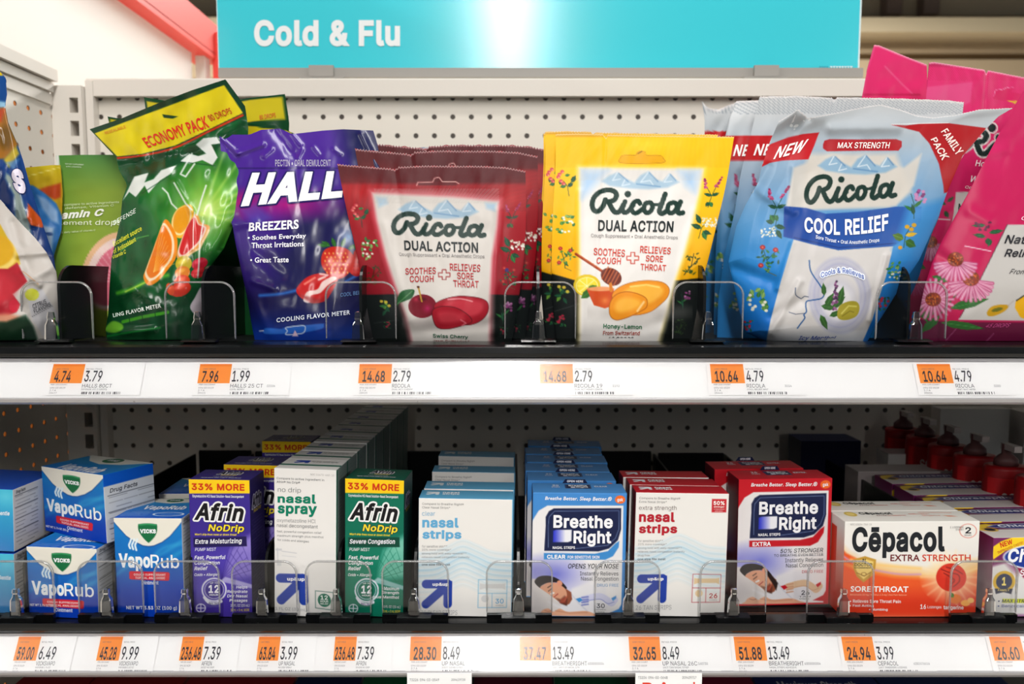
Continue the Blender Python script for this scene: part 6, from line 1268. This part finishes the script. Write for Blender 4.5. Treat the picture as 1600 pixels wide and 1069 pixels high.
# ---- sleeping man nasal strips cartons; artwork in the blue one's frame
AB = [(832.5, 769), (981, 772), (974.5, 957.7), (830, 957.7)]
def zI(L): return [(780+x/7.273, 860+y/7.273) for x, y in L]
def breathe(c, c2, hairlen, strip, sc):
    def f(p):
        p.C[:] = rgb(*c)
        p.poly([(826, 830), (833, 812), (842, 798), (856, 790), (975, 791), (970, 945), (966, 962), (826, 962)], (233, 230, 230), 1.3)
        p.poly([(975.5, 935), (966, 951), (950, 958.5), (985, 962)], c, 1.5)
        p.glow(868, 898, 62, 40, (112, 116, 206), .95, 1.1); p.glow(835, 893, 30, 30, (130, 130, 210), .7, 1.2)
        N = (24, 34, 74)
        p.poly([(853, 822), (853, 808), (858, 799), (866, 794.5), (971.5, 795), (971, 828), (966, 845), (952, 858), (936, 862.5), (850.5, 861.5)], N, 1.2)
        p.line([(857, 856), (857, 822), (858.5, 808), (867, 799), (968, 799), (967.5, 828), (962, 842), (950, 853), (900, 858)], .9, (130, 150, 190), 1, .8)
        p.poly([(865, 830), (870, 828.5), (894, 828.5), (893.5, 846), (888, 848), (864.5, 848)], rampf((866, 0), (884, 0), (52, 62, 200), (234, 234, 240)), 1.2)
        p.poly([(850, 865), (930, 866), (950, 862), (962, 850), (968, 846), (967, 856), (958, 870), (946, 875.5), (850, 875)], c2, 1.2)
        # pillow and sleeper
        p.poly(zI([(360, 330), (420, 330), (520, 440), (600, 530), (720, 640), (600, 740), (355, 740)]), (214, 208, 206), 2); p.poly(zI([(360, 420), (460, 500), (520, 620), (430, 700), (355, 700)]), (196, 190, 192), 12, .6)
        p.poly(zI([(560, 590), (690, 640), (790, 560), (830, 440), (1000, 380), (1200, 400), (1240, 640), (1060, 700), (760, 700)]), (226, 224, 228), 5); p.line(zI([(820, 500), (900, 600), (1000, 690)]), 1.6, (190, 192, 208), 2, .7)
        p.poly(zI([(700, 360), (760, 440), (820, 480), (830, 560), (800, 610), (760, 630), (690, 600), (680, 480)]), (150, 84, 60), 1.6); p.poly(zI([(720, 480), (775, 560), (770, 632), (700, 610)]), (60, 40, 34), 3, .8)
        p.poly(zI([(405, 375), (420, 330), (470, 300), (560, 295), (650, 320), (720, 370), (770, 430), (745, 440), (690, 380), (620, 370), (540, 380), (480, 410), (465, 435)]), (40, 32, 34), 1.2, smooth=True)
        p.poly(zI([(465, 432), (500, 400), (560, 374), (640, 374), (690, 400), (750, 440), (772, 520), (740, 590), (690, 590), (640, 560), (560, 500), (500, 460)]), (216, 158, 128), 1.2, smooth=True)
        p.poly(zI([(640, 545), (700, 560), (745, 520), (765, 540), (735, 600), (690, 600)]), (92, 58, 48), 3, .75); p.ell(*zI([(688, 380)])[0], 4.2, 4.6, (220, 152, 124), -30); p.line(zI([(560, 470), (600, 440)]), 1.2, (70, 46, 42)); p.line(zI([(552, 430), (592, 405)]), 1.4, (70, 46, 42)); p.line(zI([(625, 535), (668, 500)]), 1.6, (170, 70, 66)); p.line(zI([(590, 500), (620, 488)]), 2.6, (236, 230, 226), 1); p.poly(zI([(700, 560), (775, 520), (760, 610), (690, 600)]), (196, 70, 50), 3, .5)
        if hairlen: p.poly(zI([(690, 380), (780, 440), (840, 520), (820, 600), (790, 540), (730, 450)]), (50, 34, 32), 2)
        p.poly(zI([(470, 715), (500, 680), (560, 666), (620, 700), (690, 665), (780, 700), (980, 690), (1080, 720), (1100, 745), (480, 745)]), (222, 168, 138), 1.5, smooth=True); p.line(zI([(520, 690), (560, 700), (590, 690)]), 1, (170, 110, 90)); p.line(zI([(640, 690), (800, 715), (1000, 705)]), 1.4, (190, 130, 100), 2, .7)
        # strip picture
        p.line(zI([(950, 560), (1010, 545), (1080, 530), (1150, 525), (1220, 560), (1270, 600), (1310, 560)]), 10, strip, 1.5, smooth=True); p.line(zI([(950, 585), (1080, 560), (1160, 560), (1230, 605), (1300, 585)]), 1, sc, 1, .8, smooth=True)
        for i in range(4): p.line(zI([(940, 540+i*28), (1010, 530+i*28)]), 2.4, sc, 1.2, .8)
        p.poly(zI([(870, 555), (920, 540), (950, 570), (910, 595)]), c2, 1.2); p.poly(zI([(1270, 545), (1325, 515), (1325, 545), (1290, 575)]), c2, 1.2)
        p.ell(970, 781.5, 8, 6.5, (236, 110, 40)); p.line([(899, 889.6), (966, 890.8)], .7, (170, 170, 180), 1, .8)
    return f
def breathe_t(band, l1, l2, n, tail, dfc):
    K, W = (50, 52, 62), (240, 240, 244)
    t = [Text('Breathe Better. Sleep Better.®', [(852, 775), (957, 777), (957, 785.5), (852, 782.5)], W, .018, .2, face=0), Text('gsk', (965.5, 779, 974.5, 785.5), W, .02), Text('Breathe', [(865.5, 805), (958.5, 806.5), (958, 826.5), (865, 825.5)], W, .03), Text('Right', [(897, 829.5), (956, 830), (955.5, 855), (896.5, 855)], W, .03),
        Text('NASAL STRIPS', (864, 854.3, 899, 858.6), W, .02), Text(band, (855, 867.5, 855+(29 if len(band) < 6 else 30), 873.8), W, .03), Text('Instantly Relieves', (906.5, 893.5, 966, 901.5), K, .0), Text('Nasal Congestion', (908, 901.5, 966, 909.5), K, .0), Text('DRUG FREE', (933, 912.5, 966, 917), dfc, .0), Text(n, (932, 943, 944.5, 950), K, .012), Text(tail, (928, 951.5, 946, 953.5), K), Text('STRIPS', (929, 955, 944, 957), K)]
    if l2: t += [Text(l1, (899, 879, 966, 885.5), K, .006, .2), Text(l2, (889, 887, 966, 891), K, .0)]
    else: t += [Text('FOR SENSITIVE SKIN', (887.5, 869, 937, 873.6), W, .02), Text(l1, (888, 881.5, 967, 889), (28, 30, 40), .01, .2)]
    return t
def br_top(c, n, word):
    def f(p): p.C[:] = rgb(*c); p.poly([(.36, .05), (.64, .05), (.64, .205), (.36, .205)], (22, 30, 66), 1); p.line([(.37, .06), (.63, .06), (.63, .195), (.37, .195)], .8, (120, 140, 190), 1, .7, closed=True); p.poly([(.42, .135), (.47, .135), (.47, .18), (.42, .18)], (226, 228, 240), 1)
    W = (230, 232, 238); return Face(f, [Text('Breathe', (.40, .07, .60, .125), W, .03), Text('Right', (.48, .13, .61, .19), W, .03), Text(n, (.22, .07, .29, .125), W, .03), Text('STRIPS', (.21, .145, .30, .18), W, .02), Text(word, (.68, .10, .82, .15), W, .03)], c)
GB = 'blue sleeping man nasal strips cartons'; CBL = (70, 140, 208)
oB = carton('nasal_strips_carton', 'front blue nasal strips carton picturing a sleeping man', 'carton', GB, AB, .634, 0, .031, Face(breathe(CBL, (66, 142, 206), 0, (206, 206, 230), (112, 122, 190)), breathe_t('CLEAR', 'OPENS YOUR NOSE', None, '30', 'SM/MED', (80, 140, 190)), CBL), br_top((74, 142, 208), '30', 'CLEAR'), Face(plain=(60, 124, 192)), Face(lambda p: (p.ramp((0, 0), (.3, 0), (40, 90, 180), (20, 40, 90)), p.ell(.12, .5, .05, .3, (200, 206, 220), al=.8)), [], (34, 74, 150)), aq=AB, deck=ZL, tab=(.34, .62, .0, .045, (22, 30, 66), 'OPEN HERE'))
for k, (yk, rz, dx) in enumerate(((.674, .01, -.004), (.708, -.01, -.005), (.744, .0, -.003), (.780, .01, -.004), (.818, -.02, .0))): dup(oB, (dx, yk-.634, 0), rz, ('second blue nasal strips carton with raised open tab', 'third blue nasal strips carton in its row', 'fourth blue nasal strips carton in its row', 'fifth blue nasal strips carton, dark top', 'rearmost blue nasal strips carton in deep shade')[k])
GE = 'red sleeper nasal strips cartons'
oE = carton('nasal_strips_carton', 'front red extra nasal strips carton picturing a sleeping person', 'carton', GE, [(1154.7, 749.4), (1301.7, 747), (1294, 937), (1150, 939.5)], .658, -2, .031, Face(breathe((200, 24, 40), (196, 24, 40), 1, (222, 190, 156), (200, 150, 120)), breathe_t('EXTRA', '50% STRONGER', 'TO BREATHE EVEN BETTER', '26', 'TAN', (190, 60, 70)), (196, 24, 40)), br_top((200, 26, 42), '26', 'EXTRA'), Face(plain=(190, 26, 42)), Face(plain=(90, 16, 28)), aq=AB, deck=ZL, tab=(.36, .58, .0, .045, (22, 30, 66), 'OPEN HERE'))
dup(oE, (-.012, .036, 0), .0, 'second red extra nasal strips carton, corner showing on the left')

# ---- sore throat lozenge cartons
AC = [(1317, 814), (1533, 815.5), (1523.5, 950), (1319, 953)]
def cepacol(p):
    p.C[:] = rgb(233, 230, 225); O1, O2 = (232, 92, 40), (224, 62, 36)
    p.poly([(1310, 856), (1322, 868), (1345, 880), (1400, 892), (1450, 896), (1480, 885), (1540, 880), (1540, 960), (1310, 960)], (240, 170, 70), 22, .9); p.poly([(1310, 876), (1340, 892), (1400, 902), (1440, 904), (1500, 905), (1540, 890), (1540, 960), (1310, 960)], O1, 10); p.poly([(1310, 930), (1540, 925), (1540, 970), (1310, 970)], O2, 24, .9)
    p.poly([(1313, 858), (1322, 866), (1350, 880), (1350, 890), (1316, 880)], O1, 4); p.line([(1310, 866), (1345, 886), (1400, 898), (1440, 899)], 3, (200, 150, 190), 3, .8, smooth=True); p.line([(1330, 876), (1370, 884), (1440, 890)], 4, (246, 200, 110), 5, .8, smooth=True)
    p.glow(1487, 903, 50, 44, (252, 236, 200), 1, .9)
    for a in range(0, 360, 20): p.line([(1487, 903), (1487+46*math.cos(math.radians(a)), 903+42*math.sin(math.radians(a)))], 2, (252, 226, 180), 4, .45)
    p.ell(1487, 903.5, 23, 21.5, (218, 56, 38)); p.glow(1480, 895, 18, 16, (240, 96, 70), .7)
    for q in ([(1472, 891), (1484, 896), (1498, 900), (1499, 910), (1490, 918)], [(1476, 897), (1486, 903), (1492, 908), (1487, 914)], [(1480, 888), (1494, 892), (1504, 898)]): p.line(q, 1.8, (140, 26, 24), 1.2, .8, smooth=True)
    p.poly([(1333, 876), (1345, 872.5), (1352, 870.5), (1360, 873), (1370, 876), (1369, 890), (1364, 902), (1351, 912), (1340, 903), (1334, 890)], (196, 152, 60), 1.2); p.poly([(1337, 879), (1352, 875), (1366, 879), (1365, 889), (1360, 899), (1351, 907), (1342, 899), (1337, 889)], (232, 204, 120), 2); p.line([(1340, 897), (1352, 902), (1362, 896)], 1.2, (150, 110, 40), 1.4); p.ell(1351, 899, 4, 2.5, (160, 120, 50), ring=1)
    p.ell(1493, 936, 9, 7, (232, 120, 30)); p.ell(1508, 942, 7, 4.6, (250, 176, 70)); p.ell(1516, 938, 5, 4, (248, 190, 100)); leaf(p, 1490, 934, 9, 7, -120, (70, 120, 40)); p.ell(1514, 831, 13, 11, (210, 80, 60), ring=1, al=.7)
W = (246, 240, 236)
T_ce = [Text('NDC 63824-766-16', (1326, 817.5, 1361, 820.5), (150, 148, 146)), Text('Cēpacol', (1330, 823, 1477.5, 873.5), (28, 32, 38), .034), Text('EXTRA', (1392.5, 868, 1438.5, 878.4), (110, 30, 34), .018, face=0), Text('STRENGTH', (1442.5, 868, 1517, 878.6), (206, 64, 40), .014, face=0),
    Text('1 LOZENGE', (1486, 823.5, 1507, 826.4), (80, 80, 84)), Text('EVERY', (1495, 827.6, 1507, 830.2), (80, 80, 84)), Text('2', (1509.5, 825, 1518.5, 835), (28, 30, 36), .02), Text('HOURS', (1508, 836.5, 1519, 839), (80, 80, 84)), Text('DOCTOR', (1336, 881.5, 1364, 886.5), (50, 40, 30), .016), Text('RECOMMENDED', (1336, 887.8, 1363, 890), (50, 40, 30), .01), Text('#1', (1347.5, 874.5, 1354, 880), (50, 40, 30), .02),
    Text('SORE THROAT', (1331, 917.5, 1421.5, 926.3), W, .028, face=0), Text('Benzocaine 15 mg | Menthol 2.3 mg | Oral Pain Reliever', (1330.5, 928.6, 1419, 932.6), (250, 190, 150)), Text('• Relieves Sore Throat Pain', (1330.5, 938, 1410, 943), W, .012), Text('• Fast Acting', (1330.5, 945.5, 1368, 950), W, .012), Text('• Numbing', (1361, 951, 1390, 955.5), W, .012), Text('16', (1440, 944.5, 1448.5, 951.5), W, .018), Text('Lozenges', (1451, 946, 1472, 951.5), W, .0), Text('tangerine', (1475, 945.5, 1505, 953), W, .02)]
def cep_top(p):
    dw = .155; p.C[:] = rgb(228, 224, 216); p.ell(.12, .075, .045, .055, (206, 176, 70)); p.ell(.12, .075, .03, .035, (228, 204, 120))
    p.line([(.66, .035), (.9, .05)], 2, (220, 110, 80), 1.4, .7); p.poly([(.80, .115), (.86, .12), (.9, .14), (.83, .138)], (216, 100, 40), 1.4)
GCP = 'white and orange lozenge cartons'
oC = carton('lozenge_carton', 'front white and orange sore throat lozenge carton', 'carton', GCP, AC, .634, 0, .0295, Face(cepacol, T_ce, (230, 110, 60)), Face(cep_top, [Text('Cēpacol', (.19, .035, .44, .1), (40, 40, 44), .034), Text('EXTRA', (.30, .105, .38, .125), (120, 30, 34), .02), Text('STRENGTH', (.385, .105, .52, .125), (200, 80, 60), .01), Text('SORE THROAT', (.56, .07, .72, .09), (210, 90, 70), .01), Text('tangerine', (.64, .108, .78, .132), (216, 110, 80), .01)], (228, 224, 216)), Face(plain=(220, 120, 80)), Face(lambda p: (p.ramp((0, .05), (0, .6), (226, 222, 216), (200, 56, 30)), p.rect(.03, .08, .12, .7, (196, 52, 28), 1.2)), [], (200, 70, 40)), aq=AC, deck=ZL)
dup(oC, (-.001, .0305, 0), .0, 'second white and orange lozenge carton, behind the front one')

# ---- purple chloride lozenge cartons at the right
AQH = [(1549, 840), (1765, 838), (1750, 946), (1552, 950)]
def chlor(p):
    p.ramp((0, 860), (0, 950), (116, 40, 96), (150, 90, 140)); p.poly([(1540, 890), (1575, 880), (1600, 895), (1640, 905), (1770, 905), (1770, 960), (1540, 960)], (226, 224, 222), 5); p.poly([(1549, 838), (1575, 841), (1600, 870), (1590, 900), (1570, 880), (1549, 880)], (120, 40, 96), 10, .8)
    p.poly([(1590, 890), (1770, 880), (1770, 905), (1600, 905)], (150, 20, 60), 3); p.poly([(1545, 858), (1562, 846), (1584, 838), (1620, 836), (1605, 852), (1570, 862), (1551, 876)], (244, 208, 40), 1.3)
    p.ell(1650, 872, 84, 24, (226, 226, 236)); p.ell(1650, 872, 81, 21.5, (26, 58, 150)); p.ell(1570, 911, 17.5, 16.5, (222, 180, 50)); p.ell(1570, 911, 12.5, 12, (24, 40, 84)); p.poly([(1556, 922), (1584, 922), (1582, 930), (1570, 927), (1558, 930)], (24, 34, 70), 1.2)
    p.rect(1569, 937, 1640, 943, (220, 226, 60), 1)
T_cl = [Text('NEW', [(1559, 848.5), (1579, 842.5), (1581, 850), (1562, 857)], (206, 40, 30), .02), Text('IMPROVED TASTE!', [(1556, 863), (1597, 846), (1598, 850), (1558, 867)], (190, 50, 40), .0), Text('Chloraseptic', (1574, 858, 1730, 886), (240, 242, 248), .03, .15), Text('SORE THROAT', (1594, 892, 1690, 902), (240, 236, 240), .02, .15), Text('1', (1566.5, 904, 1573, 917), (240, 220, 120), .03), Text('FAMILY', (1561, 922.5, 1579, 925.5), (230, 210, 120), .01), Text('• MAX STRENGTH', (1562, 937.5, 1630, 942.5), (40, 44, 90), .01, .15), Text('• Benzocaine', (1562, 945, 1610, 949.5), (60, 80, 150), .0)]
def chl_top(p):
    p.C[:] = rgb(206, 200, 196); p.rect(-.1, .0, 1.1, .16, (92, 22, 66), 1.6); p.poly([(-.02, .16), (.03, .05), (.14, .03), (.2, .06), (.1, .1), (.04, .19)], (226, 190, 50), 1.4)
    p.ell(.5, .09, .38, .065, (206, 206, 220)); p.ell(.5, .09, .365, .055, (24, 40, 110)); p.ell(.09, .16, .06, .05, (200, 160, 60), al=.9); p.ell(.09, .16, .04, .03, (30, 30, 50))
GH = 'dark purple lozenge cartons'
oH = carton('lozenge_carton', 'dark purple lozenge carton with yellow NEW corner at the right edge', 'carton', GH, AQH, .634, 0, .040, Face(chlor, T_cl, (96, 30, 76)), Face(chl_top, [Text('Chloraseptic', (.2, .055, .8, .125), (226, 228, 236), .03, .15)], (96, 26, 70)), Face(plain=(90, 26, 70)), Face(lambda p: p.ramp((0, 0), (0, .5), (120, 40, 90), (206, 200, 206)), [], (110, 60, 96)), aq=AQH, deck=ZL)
for k, yk in enumerate((.677, .720, .764, .808)): dup(oH, (-.0, yk-.634, 0), 0, ('second dark purple lozenge carton, right behind the front one', 'third dark purple lozenge carton with faint yellow corner', 'fourth dark purple lozenge carton in shade', 'rearmost dark purple lozenge carton, barely lit')[k])
# dim cartons further back
def dimbox(name, lab, x0, x1, y0, y1, h, col, top, z0=ZL, grp=None, word=None):
    pm = PM(); c = ((x0+x1)/2, (y0+y1)/2, z0); a, b = (x1-x0)/2, (y1-y0)/2; pm.box((-a, -b, 0), (a, b, h), rgb(*col)); tp = PM(); tp.box((-a, -b, h), (a, b, h+.0008), rgb(*top))
    if word: emit_texts(tp, [Text(word, (0, 0, 1, 1), (190, 190, 196), .02)], lambda A, ly: np.stack([(A[:, 0]-.5)*a*1.3, (.5-A[:, 1])*b*.8, np.full(len(A), h+.0009+ly*.00003)], 1)); 
    o = pm.build(name, M_CARD); o.location = c; t = tp.build('top_flap', M_CARD, o); return tag(o, lab, 'carton', grp)
xa = x_at(1420, .87)
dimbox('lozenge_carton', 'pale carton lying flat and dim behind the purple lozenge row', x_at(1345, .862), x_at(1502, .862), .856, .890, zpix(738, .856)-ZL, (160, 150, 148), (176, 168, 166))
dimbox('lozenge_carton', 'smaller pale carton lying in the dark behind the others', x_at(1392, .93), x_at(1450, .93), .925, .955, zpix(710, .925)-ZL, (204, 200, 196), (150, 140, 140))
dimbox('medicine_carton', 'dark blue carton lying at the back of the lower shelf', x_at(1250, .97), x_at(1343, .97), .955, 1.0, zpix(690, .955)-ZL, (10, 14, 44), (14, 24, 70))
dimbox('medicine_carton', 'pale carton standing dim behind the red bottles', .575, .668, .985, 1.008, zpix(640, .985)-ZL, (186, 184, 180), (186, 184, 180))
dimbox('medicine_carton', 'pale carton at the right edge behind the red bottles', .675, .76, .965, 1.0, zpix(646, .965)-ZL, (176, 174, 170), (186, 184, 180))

# ---- red spray bottles
def bottle(x, y, lab):
    root = empty('throat_spray_bottle', (x, y, ZL)); tag(root, lab, 'bottle', 'red throat spray bottles in a row')
    def lathe(prof, name, m, col, n=28):
        pm = PM(); th = np.linspace(0, 2*math.pi, n+1); G = np.array([[(r*math.cos(t), r*.72*math.sin(t), z) for t in th] for r, z in prof]); pm.grid(G, rgb(*col), 0, flip=False); return pm.build(name, m, root)
    lathe([(.0, .0), (.021, .0), (.0225, .004), (.0225, .098), (.0215, .101), (.016, .1015), (.0, .1015)], 'body', M_CARD, (140, 16, 22))
    pm = PM(); th = np.linspace(math.pi+.3, 2*math.pi-.3, 20); G = np.array([[(.0228*math.cos(t), .0228*.72*math.sin(t), z) for t in th] for z in (.012, .090)]); pm.grid(G, rgb(186, 30, 34))
    emit_texts(pm, [Text('SORE', (.2, .2, .8, .45), (214, 196, 190), .03), Text('THROAT', (.2, .55, .8, .8), (214, 196, 190), .02)], lambda A, ly: np.stack([.0231*np.cos(math.pi*(1.2+.6*A[:, 0])), .0231*.72*np.sin(math.pi*(1.2+.6*A[:, 0])), .085-.05*A[:, 1]], 1)); pm.build('label', M_CARD, root)
    lathe([(.0, .1018), (.0125, .1018), (.012, .108), (.008, .112), (.005, .114), (.005, .124), (.0, .125)], 'spray_cap', M_CARD, (92, 60, 60))
    pm = PM(); pm.box((-.004, -.018, .1185), (.004, .004, .125), rgb(170, 160, 158)); pm.build('nozzle', M_CARD, root)
for k, (x, y) in enumerate(((.520, .975), (.521, .925), (.522, .876), (.523, .826), (.525, .776), (.527, .728))):
    bottle(x, y, ('rearmost red spray bottle, farthest left in the row', 'second red spray bottle from the back', 'third red spray bottle from the back', 'fourth red spray bottle from the back', 'fifth red spray bottle from the back', 'nearest red spray bottle, cut by the right edge')[k])

# ---- shelf below, only the tops of its cartons reach the frame
Z3 = ZL-.262
w = PM(); w.box((XL+.004, .66, Z3-.02), (XR, YB-.03, Z3)); o = w.build('base_shelf', M_BLACKM); tag(o, 'dark bottom shelf carrying the cartons below the lower price strip', 'shelf')
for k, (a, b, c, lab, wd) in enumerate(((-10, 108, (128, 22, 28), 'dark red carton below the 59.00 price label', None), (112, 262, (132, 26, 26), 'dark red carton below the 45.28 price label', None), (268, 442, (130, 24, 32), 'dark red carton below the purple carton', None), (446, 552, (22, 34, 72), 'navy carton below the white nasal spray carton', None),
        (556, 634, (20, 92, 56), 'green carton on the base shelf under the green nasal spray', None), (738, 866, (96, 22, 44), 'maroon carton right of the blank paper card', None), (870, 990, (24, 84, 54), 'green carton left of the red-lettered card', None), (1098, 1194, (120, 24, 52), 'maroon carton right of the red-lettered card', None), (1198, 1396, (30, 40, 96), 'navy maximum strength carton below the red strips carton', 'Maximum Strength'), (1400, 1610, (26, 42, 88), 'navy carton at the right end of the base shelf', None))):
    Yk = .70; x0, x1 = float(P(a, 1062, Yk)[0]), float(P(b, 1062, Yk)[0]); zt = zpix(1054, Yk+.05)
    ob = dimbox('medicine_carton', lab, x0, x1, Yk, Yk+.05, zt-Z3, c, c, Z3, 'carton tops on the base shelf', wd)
